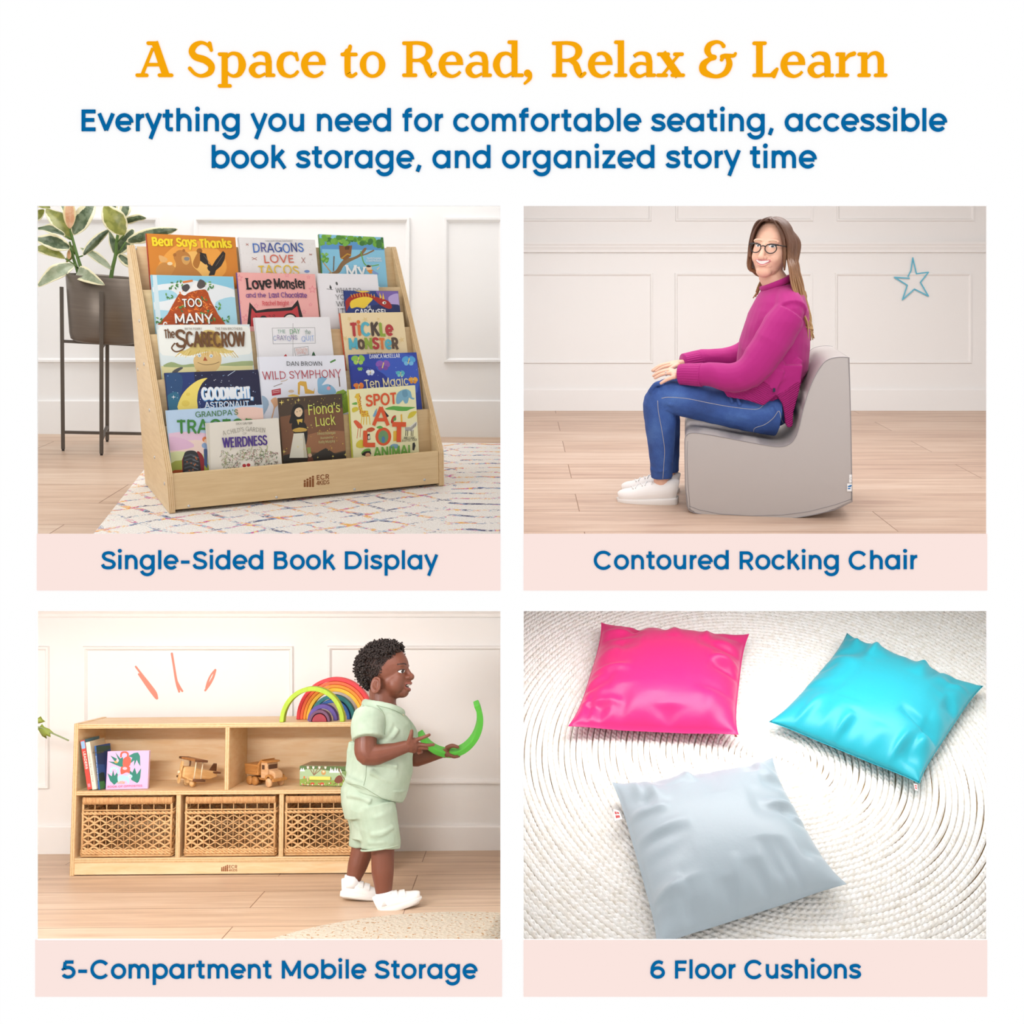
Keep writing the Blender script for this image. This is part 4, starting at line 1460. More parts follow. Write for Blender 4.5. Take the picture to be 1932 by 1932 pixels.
def art_tractor(a):
    a.poly('bcd6f0', [(1070, 345), (1870, 300), (1880, 560), (1080, 560)])
    a.poly('f0cdc0', [(1640, 330), (1870, 330), (1880, 420), (1700, 430)], 3)
    a.poly('e9c8dc', [(1080, 540), (1410, 540), (1410, 680), (1090, 640)], 3)
    a.poly('f2d9ce', [(1090, 620), (1410, 600), (1410, 740), (1095, 700)], 3)
    a.poly('e4bcd8', [(1085, 570), (1230, 590), (1300, 650), (1100, 680)], 3)
    a.poly('d9e0a8', [(1095, 700), (1240, 690), (1410, 720), (1410, 790), (1105, 790)], 2)
    a.poly('a8b04a', [(1105, 790), (1210, 760), (1410, 790), (1410, 890), (1115, 890)], 2)
    a.poly('b4541f', [(1112, 855), (1200, 840), (1410, 860), (1410, 930), (1115, 930)], 2)
    a.poly('8f1f26', [(1320, 700), (1360, 705), (1385, 760), (1385, 850), (1410, 860), (1410, 900), (1330, 900)], 3)
    a.poly('3f5a8a', [(1380, 670), (1410, 660), (1410, 830), (1385, 800)])
    a.poly('8aa8d0', [(1365, 630), (1390, 615), (1410, 640), (1410, 670), (1370, 655)], 2)
    a.ell('e0814a', 1390, 588, 22, 22)
    a.ell('f2cfb0', 1400, 600, 16, 16)
    a.poly('7a1d22', [(1200, 760), (1215, 720), (1230, 720), (1222, 900), (1205, 890)])
    a.poly('2a2c30', [(1222, 700), (1280, 680), (1325, 700), (1350, 780), (1345, 900), (1225, 900), (1210, 800)], 4)
    for i in range(6):
        y = 715 + i * 32
        a.line('4a4e55', [(1222, y + 16), (1270, y), (1312, y + 10)], 12)
        a.line('6a6e75', [(1290, y + 12), (1335, y + 26)], 9)
    for i in range(10):
        a.ell('c26a2f', rb.uniform(1240, 1340), rb.uniform(720, 880), 6, n=6)
    a.text("GRANDPA'S", 1312, 1665, 406, 46, '3f7a3a', 0.14, dy=-22)
    a.text('TRACTOR', 1160, 1800, 537, 108, '3a8436', 0.19, serif=.06, dy=-16)


def art_weird(a):
    a.poly('dcd6c6', [(1400, 455), (1428, 453), (1440, 870), (1418, 872)])
    a.text('DICK GAUTIER', 1648, 1782, 468, 18, '7a7568', 0.12, dy=-6)
    a.text("A CHILD'S", 1540, 1715, 555, 36, '8a8578', 0.09, dy=-35, serif=.08)
    a.text('GARDEN', 1725, 1888, 518, 36, '8a8578', 0.09, dy=12, serif=.08)
    a.text('OF', 1702, 1735, 548, 18, '8a8578', 0.1)
    a.text('WEIRDNESS', 1540, 1905, 660, 86, '4a2f86', 0.2, dy=-25)
    for i in range(620):
        x, y = rb.uniform(1525, 1990), rb.uniform(665, 860)
        if y < 665 + 30 * math.sin((x - 1525) / 60) or (1680 < x < 1800 and y > 760):
            continue
        c = rb.choice(['5f7a4a', '8fa86a', '4a4a44', 'b5566a', '6a5a4a', 'a8b888', '7a6a58', '3f3f3a', 'c98a8a', '8a9a78'])
        an = rb.uniform(0, 3.14)
        ll = rb.uniform(8, 18)
        a.line(c, [(x, y), (x + math.cos(an) * ll, y + math.sin(an) * ll)], 3.2)
    for x, y in ((1555, 690), (1600, 610), (1548, 750), (1770, 610), (1890, 630), (1700, 690), (1840, 650)):
        a.line('a8b080', [(x, y + 70), (x + 18, y + 20), (x, y)], 5, 4)
    a.poly('f2ede2', [(1675, 850), (1690, 785), (1740, 765), (1790, 775), (1800, 850)], 3)
    a.ell('c2353a', 1715, 805, 16, 14)
    a.ell('c2353a', 1750, 800, 16, 14)
    a.ell('f4efe8', 1738, 838, 26, 12)


def art_brown(a):
    a.poly('54422f', [(90, 245), (615, 212), (650, 740), (110, 800)])
    a.poly('7a5238', [(110, 400), (630, 330), (640, 620), (110, 720)], 3)
    a.poly('9a6a48', [(300, 560), (640, 520), (645, 680), (360, 690)], 3)
    a.poly('4a3a2c', [(95, 250), (300, 240), (610, 215), (620, 320), (350, 330), (110, 400)], 3)
    a.poly('2b2620', [(110, 740), (180, 710), (240, 760), (380, 720), (480, 660), (560, 710), (650, 690), (655, 760), (115, 810)], 2)
    a.poly('1a1613', [(190, 400), (210, 320), (250, 295), (295, 320), (305, 400), (290, 460), (230, 450), (180, 455)], 3)
    a.poly('1a1613', [(205, 450), (270, 430), (320, 470), (330, 560), (310, 640), (250, 560), (205, 520)], 3)
    a.poly('e9cda8', [(222, 370), (235, 335), (270, 325), (290, 355), (275, 395), (245, 400)], 4)
    a.poly('d8b850', [(240, 425), (290, 418), (285, 450), (262, 440), (255, 470)])
    a.ell('2a2018', 243, 360, 4)
    a.ell('2a2018', 268, 352, 4)
    a.poly('c8a44a', [(205, 510), (260, 490), (320, 500), (318, 520), (230, 528)], 2)
    a.poly('e3e0cf', [(215, 540), (300, 535), (330, 740), (180, 742)])
    a.poly('c9c4ae', [(290, 545), (302, 560), (330, 740), (300, 740)])
    a.poly('2a2418', [(190, 745), (330, 740), (335, 790), (190, 795)])
    a.poly('8fa050', [(325, 655), (355, 655), (360, 710), (332, 710)])
    a.ell('d8b090', 350, 720, 16)
    a.poly('6a3a2a', [(335, 735), (370, 735), (385, 775), (330, 775)])
    for i in range(46):
        a.ell(rb.choice(['f0d85a', 'e8c84a']), rb.uniform(100, 640), rb.choice([rb.uniform(245, 300), rb.uniform(480, 770)]), rb.uniform(2, 4), n=6)
    for x, y, r in ((115, 283, 24), (255, 262, 18), (170, 262, 12), (230, 285, 9), (250, 650, 12), (135, 690, 20), (540, 728, 12), (645, 715, 16), (415, 738, 10), (330, 490, 10), (360, 470, 9)):
        a.star('f2e07a', x, y, r, .22, 4)
    a.text("Fiona's", 335, 600, 385, 82, 'd8e06a', 0.12, serif=.08, dy=-22)
    a.text('Luck', 395, 560, 482, 78, 'd8e06a', 0.12, serif=.08, dy=-18)
    a.text('Teresa Bateman', 408, 560, 552, 22, 'c9c88a', 0.12, dy=-10)
    a.text('illustrated by', 435, 540, 586, 18, 'c9c88a', 0.12, dy=-8)
    a.text('Kelly Murphy', 420, 556, 622, 22, 'c9c88a', 0.12, dy=-10)


def art_spot(a):
    O = 'e0582a'
    a.text('SPOT', 815, 1068, 315, 96, O, 0.2, dy=-20, jit=.04)
    a.text('A', 872, 1000, 470, 150, O, 0.2)
    a.text('L', 780, 890, 645, 130, O, 0.24)
    a.ell(O, 958, 565, 66, 76)
    a.ell('6f9a6a', 958, 567, 42, 54)
    a.ell('4f7fb0', 958, 590, 14, 26)
    a.text('T', 1025, 1142, 610, 160, O, 0.24)
    a.text('ANIMAL', 880, 1200, 735, 80, '6aa83e', 0.2, dy=-25)
    # giraffe
    a.line('e8c23e', [(745, 215), (760, 300), (785, 385)], 26, 4)
    a.poly('e8c23e', [(718, 240), (735, 210), (762, 205), (765, 235), (735, 250)])
    a.poly('e8c23e', [(770, 350), (830, 350), (840, 400), (775, 400)])
    for x in (782, 798, 818, 840):
        a.line('e8c23e', [(x, 390), (x - 4 + (x - 800) * .3, 465)], 7)
    for i in range(22):
        a.ell('c8742a', rb.uniform(748, 770) + i * .5, 225 + i * 7, 5, n=6)
    for i in range(12):
        a.ell('c8742a', rb.uniform(775, 832), rb.uniform(355, 398), 5, n=6)
    # elephant
    a.poly('7fb3cc', [(1065, 290), (1068, 220), (1100, 185), (1150, 172), (1185, 195), (1195, 240), (1215, 245), (1210, 258), (1185, 252), (1170, 240), (1160, 285), (1135, 290), (1120, 262), (1095, 290)], 2)
    a.poly('6a9cb8', [(1118, 185), (1150, 180), (1160, 225), (1130, 240), (1115, 215)], 3)
    # crocodile
    a.poly('5fae4a', [(975, 332), (1040, 312), (1120, 318), (1225, 322), (1180, 338), (1150, 352), (1080, 352), (1050, 345), (990, 342)], 2)
    # penguin, flamingo, zebra, birds
    a.poly('262626', [(950, 330), (1005, 395), (985, 408), (955, 380)])
    a.poly('7fb0d0', [(870, 395), (890, 350), (905, 330), (900, 385), (880, 405)])
    a.poly('e0603a', [(712, 440), (735, 430), (775, 465), (785, 495), (750, 495), (730, 470)], 3)
    a.line('e0603a', [(770, 490), (765, 570)], 4)
    a.line('e0603a', [(750, 490), (740, 580)], 4)
    a.poly('e8e6dc', [(1135, 490), (1180, 480), (1225, 440), (1238, 465), (1210, 500), (1205, 520), (1140, 515)], 2)
    for i in range(11):
        a.line('2a2a2a', [(1140 + i * 9, 488 - max(0, i - 5) * 8), (1144 + i * 8, 516 - max(0, i - 5) * 7)], 4)
    for x in (1145, 1160, 1190, 1204):
        a.line('2a2a2a', [(x, 512), (x - 2, 560)], 5)
    a.poly('d8c83e', [(1160, 415), (1175, 370), (1210, 355), (1235, 360), (1205, 400)], 3)
    a.poly('c83a2a', [(1020, 440), (1035, 400), (1060, 390), (1058, 420), (1030, 455)], 3)
    a.poly('5a9a4a', [(1035, 430), (1060, 400), (1062, 430)], 3)
    a.poly('e8b83e', [(1105, 460), (1100, 385), (1112, 375), (1118, 460)])
    a.poly('e8b83e', [(1040, 520), (1075, 515), (1070, 600), (1040, 605)])
    a.poly('c8542a', [(820, 505), (860, 488), (890, 505), (860, 525), (830, 525)], 3)
    a.poly('2a2a2a', [(825, 545), (845, 540), (850, 590), (828, 595)])
    a.ell('f2efe0', 838, 572, 7, 16)
    a.poly('d8c83e', [(735, 620), (770, 590), (805, 610), (800, 655), (740, 655)], 3)
    a.poly('7fa8c0', [(1015, 640), (1045, 625), (1080, 632), (1075, 660), (1020, 662)], 3)
    a.poly('262626', [(1200, 620), (1215, 612), (1225, 640), (1212, 680), (1198, 675)])
    a.poly('5fae4a', [(900, 490), (930, 475), (955, 490), (930, 500)], 3)
    a.poly('d8c83e', [(700, 330), (740, 320), (750, 345), (705, 365)], 3)
    a.poly('6fae4a', [(700, 290), (735, 280), (738, 300), (705, 300)], 3)
    a.text('AND COUNT', 1125, 1218, 585, 20, '3a3a34', 0.14)
    a.text('A LITTLE, TOO!', 1112, 1232, 608, 20, '3a3a34', 0.14, dy=-8)
    a.poly('6aa83e', [(775, 700), (805, 670), (845, 665), (850, 690), (790, 712)], 3)
    a.poly('2a221c', [(780, 720), (800, 690), (850, 685), (850, 725)], 2)
    a.ell('e0a884', 830, 718, 22, 18)


book(1, Z1, (903, 230), (1642, 262), 'd8862f', 'orange picture book with yellow title, bear and crow, on the top tier', art_bear, spine='b5302a')
book(1, Z2, (-245, 262), (392, 283), 'eeeae8', 'speckled white picture book with blue, red and yellow title, on the top tier', art_dragons)
book(1, Z2, (424, 236), (958, 262), '8ac9e4', 'sky blue picture book with a leafy green treehouse, on the top tier', art_tree, spine='4f8a3e')
book(2, Z1, (943, 573), (1625, 588), 'a8d7e8', 'pale blue picture book with a heap of orange carrots, on the second tier', art_carrot)
book(2, Z2, (-256, 553), (392, 567), 'f3b0ab', 'pink picture book with black title and small stars, on the second tier', art_pink, spine='5a4aa0')
book(2, Z2, (408, 560), (908, 570), 'f0edf0', 'plain white picture book with grey title behind the blue dragon book', art_white)
book(2, Z2, (632, 703), (1081, 707), '22397f', 'small dark blue picture book with a red dragon, on the second tier', art_carousel, th=0.006, fwd=0.017)
book(3, Z1, (992, 987), (1760, 983), 'dfeaea', 'pale grey picture book with brown title and straw hat, on the middle tier', art_scare)
book(3, Z2, (-113, 928), (512, 922), 'f0eef0', 'white picture book with a drawn signboard, on the middle tier', art_crayons)
book(3, Z2, (598, 890), (1120, 882), 'f3ddb0', 'cream picture book with big multicoloured title, on the middle tier', art_tickle, spine='d0552f')
book(4, Z3, (1057, 38), (1830, 10), '1f2f63', 'night blue picture book with a yellow crescent moon, on the fourth tier', art_night)
book(4, Z4, (-80, -95), (633, -110), 'eceef8', 'white picture book with red title and cartoon animals, on the fourth tier', art_wild)
book(4, Z4, (675, -112), (1232, -133), '2a44a8', 'bright blue picture book with butterflies, on the fourth tier', art_magic)
book(5, Z3, (1070, 350), (1870, 302), 'bcd6f0', 'pastel picture book with green title and a tractor tyre, on the bottom tier', art_tractor)
book(5, Z3, (1400, 455), (1400 + 600, 412), 'e9e4d8', 'cream picture book with purple title and garden thicket, in front of the tractor book', art_weird, th=0.014, fwd=0.017)
book(5, Z4, (88, 246), (614, 210), '54422f', 'dark brown picture book with a black haired girl, on the bottom tier', art_brown, th=0.008)
book(5, Z4, (668, 177), (1222, 140), 'f3efc0', 'pale yellow picture book with orange title and many animals, on the bottom tier', art_spot, spine='c8cc3e', fwd=0.004)

# --- plant stand and plant
M_BRONZE = mat('dark_bronze_metal', None, 0.42, 0.6, build=lambda n, l, b: (lambda r, t: (l.new(t.outputs[0], r.inputs[0]), l.new(r.outputs[0], b.inputs['Base Color'])))(ramp(n, [(0.2, '665c53'), (0.8, '74695f')]), noise(n, l, coords(n, l, (2, 2, 60)), 2, 2)))
M_FRAME = mat('dark_grey_metal', '5b544e', 0.5, 0.3)
M_SOIL = mat('soil', '3a2c22', 0.95)
M_STEM = mat('green_stem', '5a7a35', 0.6)


def leaf_bd(c0, c1, ce, w0):
    def bd(n, l, b):
        at_ = n.new('ShaderNodeAttribute')
        at_.attribute_name = 'rim'
        t = noise(n, l, coords(n, l, (16, 16, 16)), 1.0, 3, 0.6)
        k = math_n(n, l, 'ADD', at_.outputs['Fac'], math_n(n, l, 'MULTIPLY', math_n(n, l, 'SUBTRACT', t.outputs[0], 0.5), 0.9))
        e = ramp(n, [(w0, '000000'), (w0 + .04, 'ffffff')])
        l.new(k, e.inputs[0])
        g = noise(n, l, coords(n, l, (30, 30, 30)), 1.0, 3)
        r = ramp(n, [(0.42, c0), (0.55, c1)])
        l.new(g.outputs[0], r.inputs[0])
        c = mixc(n, l, e.outputs[0], r.outputs[0], ce)
        l.new(c, b.inputs['Base Color'])
        b.inputs['Roughness'].default_value = 0.35
    return bd


M_LEAF_D = mat('variegated_leaf_deep_green', None, 0.35, build=leaf_bd('45583c', '6f7f62', 'ece6c0', 0.62))
M_LEAF_O = mat('variegated_leaf_olive', None, 0.35, build=leaf_bd('7d8438', '9a9c4c', 'ece6c0', 0.78))
M_LEAF_P = mat('young_pink_leaf', None, 0.35, build=leaf_bd('d8a077', 'e3b892', 'e9d7a4', 0.7))
M_LEAF_G = mat('variegated_leaf_pale', None, 0.35, build=leaf_bd('8d9a7c', 'a5ae92', 'ece6c0', 0.7))

PD = 4.37
MST = facing(197, 700, 7)
MST.translation = at(197, 521, PD)
st = thing('plant_stand', MST, 'dark metal plant stand with four square legs on the wooden floor', 'plant stand')
LR = 0.163
fl_n = FL1.to_3x3() @ Vector((0, 0, 1))
fl_p = (FL1 @ Vector((0, 0, -0.012)))
ztopleg = -0.055
for ang in (182, 266, 2, 86):
    x, y = LR * math.cos(math.radians(ang)), LR * math.sin(math.radians(ang))
    w0 = MST @ Vector((x, y, 0))
    dn = -(MST.to_3x3() @ Vector((0, 0, 1)))
    tt = (fl_p - w0).dot(fl_n) / dn.dot(fl_n)
    mb = Mb()
    h = 0.0075
    Mr = T(x, y, 0) @ R(45 if False else 4, 'Z')
    mb.box(-h, -h, -tt + 0.008, h, h, ztopleg, 0.0012, 0, Mr)
    lg = mb.build('leg', M_FRAME, st)
    mb = Mb()
    mb.box(-h * .7, -h * .7, -tt + 0.001, h * .7, h * .7, -tt + 0.0085, 0, 0, Mr)
    mb.build('foot', M_BLACK, lg)
for z in (-0.275, -0.655):
    for ang in (182, 266):
        a_ = math.radians(ang)
        mb = Mb()
        mb.box(-LR, -0.0065, z - 0.006, LR, 0.0065, z + 0.006, 0.001, 0, R(ang, 'Z'))
        mb.build('cross_bar', M_FRAME, st)
pot = thing('potted_plant', MST @ T(0, 0, -0.2685), 'variegated rubber plant in a dark bronze pot on the metal stand', 'plant')
mb = Mb()
pr = [(0.0, 0), (0.118, 0), (0.131, 0.008), (0.136, 0.03), (0.1485, 0.268), (0.1465, 0.2685), (0.142, 0.26), (0.135, 0.235), (0.0, 0.235)]
mb.lathe([(max(r, .0005), z) for r, z in pr], 64)
mb.build('pot', M_BRONZE, pot)
mb = Mb()
mb.lathe([(0.0005, 0.236), (0.134, 0.236), (0.128, 0.245), (0.0005, 0.249)], 40)
mb.build('soil', M_SOIL, pot)
MP = pot.matrix_world.copy()


def pp(x, y, dy=0.0):
    """A point of the plant, from the zoomed view, dy metres behind the middle of the pot."""
    q = Z1(x, y)
    return loc(MP, at(q[0], q[1], PD + dy))


for pts, r0 in (([(375, 620, 0), (365, 530, 0), (330, 410, 0), (290, 260, 0), (265, 150, 0)], .0085), ([(350, 620, .05), (335, 540, .05), (300, 430, .05), (285, 360, .05), (270, 300, .05)], .008), ([(605, 620, .03), (625, 520, .03), (650, 410, .03), (660, 290, .03), (690, 120, .03), (700, 0, .03)], .0085)):
    mb = Mb()
    P3 = [pp(*p) for p in pts]
    P3[0].z = 0.24
    c = crv([tuple(p) for p in P3], 6)
    mb.tube(c, [r0 * (1 - .5 * i / len(c)) for i in range(len(c))], 8)
    mb.build('stem', M_STEM, pot)


def leaf(M_, base, tip, wd, fold, sag, d0=0.0, d1=0.0, wave=0.0, turn=0.0, petiole=None):
    a, b = pp(base[0], base[1], d0), pp(tip[0], tip[1], d1)
    ax = b - a
    L = ax.length
    ax.normalize()
    view = loc(MP, CAM).normalized()
    sd = ax.cross(view).normalized()
    sd = Matrix.Rotation(math.radians(turn), 3, ax) @ sd
    up = sd.cross(ax).normalized()
    if up.z < 0:
        up = -up
    nu, nv = 18, 10
    wr = wd / 4.391 / FPX * PD * 0.5
    v, rim = [], []
    for i in range(nu + 1):
        t = i / nu
        hw = wr * (math.sin(math.pi * min(1, t ** 0.85)) ** 0.75) * (1.0 if t < .96 else 0.6) + (0.0008)
        cen = a + ax * (L * t) + up * (sag * L * math.sin(math.pi * t)) + Vector((0, 0, -abs(sag) * L * .25 * t * t))
        for j in range(nv + 1):
            s = j / nv * 2 - 1
            q = cen + sd * (hw * s * math.cos(fold * abs(s))) + up * (hw * abs(s) * math.sin(fold) + wave * hw * math.sin(t * 11 + (2 if s > 0 else 0)) * abs(s) ** 2)
            v.append(tuple(q))
            rim.append(max(abs(s), abs(t * 2 - 1) ** 3 * .8))
    f = [(i * (nv + 1) + j, i * (nv + 1) + j + 1, (i + 1) * (nv + 1) + j + 1, (i + 1) * (nv + 1) + j) for i in range(nu) for j in range(nv)]
    mb = Mb()
    mb.add(v, f, 0, True)
    me = mb.mesh('leaf')
    at_ = me.attributes.new('rim', 'FLOAT', 'POINT')
    at_.data.foreach_set('value', rim)
    o = link('leaf', me, M_, pot)
    so = o.modifiers.new('thick', 'SOLIDIFY')
    so.thickness = 0.0012
    if petiole:
        mb = Mb()
        mb.tube([pp(*petiole), tuple(a)], 0.003, 6)
        mb.build('petiole', M_STEM, o)
    return o


LV = [
    (M_LEAF_O, (275, 285), (75, 15), 150, .25, .10, 0, .06, .1, 20, None),
    (M_LEAF_D, (300, 210), (165, -60), 95, .4, .08, 0, .08, .1, 35, None),
    (M_LEAF_D, (300, 245), (478, -40), 150, .3, .08, 0, .05, .15, -10, None),
    (M_LEAF_P, (270, 190), (268, -70), 105, .5, .05, -.02, -.03, .05, 0, None),
    (M_LEAF_D, (235, 250), (-15, 185), 85, .5, .12, -.02, -.05, .35, 30, (290, 285, 0)),
    (M_LEAF_D, (275, 350), (-20, 265), 130, .25, .10, -.02, -.08, .2, 10, (310, 400, 0)),
    (M_LEAF_O, (235, 440), (-40, 350), 95, .3, .14, 0, .05, .1, 20, (330, 500, 0)),
    (M_LEAF_G, (305, 490), (-5, 665), 125, .35, .12, -.03, -.12, .15, 15, (345, 520, 0)),
    (M_LEAF_G, (335, 550), (560, 640), 120, .2, .16, -.06, -.17, .1, 0, (360, 580, 0)),
    (M_LEAF_G, (615, 530), (355, 345), 85, .5, .05, .02, .02, .1, 25, None),
    (M_LEAF_D, (378, 415), (610, 185), 85, .5, .06, -.02, -.02, .05, 20, (330, 430, 0)),
    (M_LEAF_O, (720, 245), (555, -10), 185, .2, .08, -.04, -.06, .1, 0, (665, 300, .03)),
    (M_LEAF_D, (700, 110), (745, -50), 90, .3, .08, .02, .05, .1, 15, None),
    (M_LEAF_D, (695, 150), (905, 95), 75, .5, .12, .0, -.03, .3, 25, None),
    (M_LEAF_D, (735, 300), (1168, 185), 115, .35, .08, .02, .08, .1, 10, (655, 420, .03)),
    (M_LEAF_D, (665, 400), (800, 190), 135, .25, .05, .06, .10, .1, 0, None),
    (M_LEAF_D, (640, 400), (595, 205), 80, .4, .05, .04, .04, .1, 30, None),
    (M_LEAF_D, (668, 405), (845, 520), 85, .3, .12, .0, .02, .1, 10, None),
    (M_LEAF_O, (110, 20), (-60, -60), 90, .3, .05, .03, .05, .1, 10, None),
    (M_LEAF_O, (-60, 130), (60, 30), 80, .3, .05, .03, .05, .1, 10, None),
    (M_LEAF_D, (640, 60), (590, -110), 90, .3, .05, .03, .05, .1, 10, None),
    (M_LEAF_P, (262, 445), (266, 365), 34, .5, .02, .0, .0, 0, 0, None),
    (M_LEAF_O, (295, 330), (240, 470), 70, .4, .08, .05, .10, .1, 20, None),
]
for q in LV:
    leaf(*q)
# ------------------------------------------------------------------ room two: rocking chair and seated woman
G2 = lambda x, y: (1280 + x / 5.083, 620 + y / 5.083)
G3 = lambda x, y: (1140 + x / 5.084, 620 + y / 5.084)
MC = facing(1450, 800, 9, 4)
MC.translation = at(1450, 975, 4.25)
CW = 0.50


def onp(M, px, py, y=0.0):
    """Local point at local depth y of what is seen at a picture position."""
    c = loc(M, hit(px, py, M @ Vector((0, y, 0)), M.to_3x3() @ Vector((0, 1, 0))))
    return (c.x, y, c.z)


def vinyl_bd(n, l, b):
    t = noise(n, l, coords(n, l, (1, 1, 1)), 320, 2)
    bump(n, l, b, t.outputs[0], 0.12, 0.001)


M_VINYL = mat('grey_vinyl', 'b5aeab', 0.5, build=vinyl_bd)
M_VINYL_T = mat('grey_vinyl_seam', '8f8a8c', 0.6)
M_WHITE_L = mat('white_label', 'f2f2f2', 0.6)
M_BLUE_L = mat('blue_label_print', '1f76b8', 0.6)
prof = [(66, 1500), (62, 1250), (61, 1090), (66, 1045), (85, 1015), (130, 999), (250, 1010), (500, 1055), (800, 1112), (960, 1133), (1045, 1118), (1105, 1070), (1150, 970), (1200, 760), (1260, 570), (1330, 420), (1400, 322), (1470, 285), (1560, 273), (1636, 277), (1645, 600), (1655, 1000), (1662, 1400), (1666, 1660),
        (1500, 1738), (1250, 1795), (1000, 1825), (700, 1833), (400, 1815), (200, 1775), (112, 1748), (84, 1700)]
prof = [tuple(q) for q in crv(prof[:20], 4)][:-1] + prof[19:24] + [tuple(q) for q in crv(prof[24:], 3)]
P2 = [onp(MC, *G2(*p)) for p in prof]
chair = thing('rocking_chair', MC, 'low grey vinyl foam rocking chair with curved base, under the seated woman', 'chair')
bm = bmesh.new()
f0 = [bm.verts.new((p[0], 0, p[2])) for p in P2]
f1 = [bm.verts.new((p[0], CW, p[2])) for p in P2]
ff = [bm.faces.new(f0), bm.faces.new(f1[::-1])]
nP = len(P2)
for i in range(nP):
    bm.faces.new((f0[i], f1[i], f1[(i + 1) % nP], f0[(i + 1) % nP]))
ed = [e for e in bm.edges if any(f in ff for f in e.link_faces)]
bmesh.ops.bevel(bm, geom=ed, offset=0.007, segments=3, affect='EDGES', profile=0.5)
mb = Mb()
mb.bm(bm, 0, False)
o = mb.build('foam_body', M_VINYL, chair)
for p in o.data.polygons:
    p.use_smooth = abs(p.normal.y) < 0.98
for yy in (-0.0005, CW + 0.0005):
    inner = []
    for i in range(nP):
        a, b, c = Vector(P2[i - 1]), Vector(P2[i]), Vector(P2[(i + 1) % nP])
        inner.append((b.x, yy, b.z))
    mb = Mb()
    cx = sum(p[0] for p in inner) / nP
    mb.tube([(p[0] + (0.004 if p[0] < cx else -0.004) * 0, p[1], p[2]) for p in inner], 0.0017, 6, closed=True)
    mb.build('piping', M_VINYL_T, chair)
band = [(1666, 1632), (1500, 1690), (1250, 1755), (1000, 1787), (700, 1795), (400, 1778), (200, 1738), (100, 1700)]
mb = Mb()
mb.tube([(p[0], -0.0004, p[2]) for p in (onp(MC, *G2(*q)) for q in band)], 0.0012, 6)
mb.build('base_seam', M_VINYL_T, chair)
mb = Mb()
mb.tube([(p[0], -0.0004, p[2]) for p in (onp(MC, *G2(*q)) for q in ((88, 1080), (82, 1250), (92, 1480), (112, 1735)))], 0.0009, 6)
mb.build('front_seam', M_VINYL_T, chair)
for i, (x0, y0, x1, y1) in enumerate(((1617, 1485, 1664, 1562), (1637, 1400, 1664, 1478))):
    a, b = onp(MC, *G2(x0, y1), -0.004 + .002 * i), onp(MC, *G2(x1, y0), -0.004 + .002 * i)
    mb = Mb()
    mb.box(a[0], -0.004 + .002 * i, a[2], b[0], -0.0025 + .002 * i, b[2], 0.0004)
    tg = mb.build('sewn_label', M_WHITE_L, chair)
    mb = Mb()
    if i == 0:
        for (xa, ya, xb, yb) in ((1625, 1507, 1655, 1520), (1640, 1500, 1662, 1512), (1625, 1528, 1650, 1540)):
            c, d = onp(MC, *G2(xa, yb), -0.0045), onp(MC, *G2(xb, ya), -0.0045)
            mb.box(c[0], -0.0046, c[2], d[0], -0.004, d[2])
        mb.build('label_print', M_BLUE_L, tg)
    else:
        c = onp(MC, *G2(1656, 1440), -0.0025)
        mb.tube([(c[0] + .0042 * math.cos(k * .42), -0.0026, c[2] + .0055 * math.sin(k * .42)) for k in range(15)], 0.0005, 5, closed=True)
        mb.build('label_print', mat('grey_label_print', '9a9a9a', .6), tg)

# --- the woman
WY = 0.27                       # her middle plane behind the near side of the chair
wp = lambda px, py, y: Vector(onp(MC, px, py, y))
MH = T(*wp(1455, 470, WY)) @ R(-24, 'Z') @ R(6, 'Y') @ R(-4, 'X')


def hand(mb, wrist, knuckles, mids, tips, thumb, r=0.0078, palm=0.014):
    kc = sum((Vector(k) for k in knuckles), Vector()) / len(knuckles)
    for k, m, t in zip(knuckles, mids, tips):
        k, m, t = Vector(k), Vector(m), Vector(t)
        mb.tube([tuple(p) for p in crv([tuple(Vector(wrist).lerp(k, .45)), tuple(k), tuple(m), tuple(t)], 5)], [palm * .75] * 5 + [r * 1.12 - .00022 * i for i in range(11)], 10)
        mb.ball(tuple(t), r * .86, n=10)
    for i in range(len(knuckles) - 1):
        a, b = Vector(knuckles[i]), Vector(knuckles[i + 1])
        c = (a + b) / 2
        mb.tube([tuple(Vector(wrist)), tuple(Vector(wrist).lerp(c, .55)), tuple(c)], [palm, palm * 1.0, r * 1.1], 10)
    th = crv([tuple(p) for p in thumb], 5)
    mb.tube(th, [r * 1.5 - .0004 * i for i in range(len(th))], 10)
    mb.ball(tuple(thumb[-1]), r * .95, n=10)


mb = Mb()
# head, built in its own frame: x to the viewer's right, -y where the face looks, z up
hb = Mb()
hb.ball((0, .020, .028), (.074, .092, .093), n=32)
hb.ball((0, -.020, -.018), (.0645, .066, .084), n=32)
hb.ball((0, -.052, -.088), (.033, .028, .026))
hb.ball((0, -.022, -.068), (.050, .050, .040))
hb.ball((0, -.055, -.060), (.036, .030, .030))
for s in (-1, 1):
    hb.ball((s * .031, -.050, -.034), (.028, .027, .030))
    hb.ball((s * .0125, -.091, -.037), (.0075, .010, .0075))
    hb.ball((s * .026, -.064, .027), (.028, .016, .012))
    hb.ball((s * .070, .010, -.010), (.010, .018, .028))
hb.tube([(0, -.078, .018), (0, -.090, -.008), (0, -.102, -.032)], [.0085, .0095, .0115], 12)
hb.ball((0, -.102, -.035), .0125)
hb.tube([(-.03, -.076, -.0475), (-.015, -.0855, -.0505), (0, -.088, -.0515), (.015, -.0855, -.0505), (.03, -.076, -.0475)], [.003, .006, .0065, .006, .003], 8)
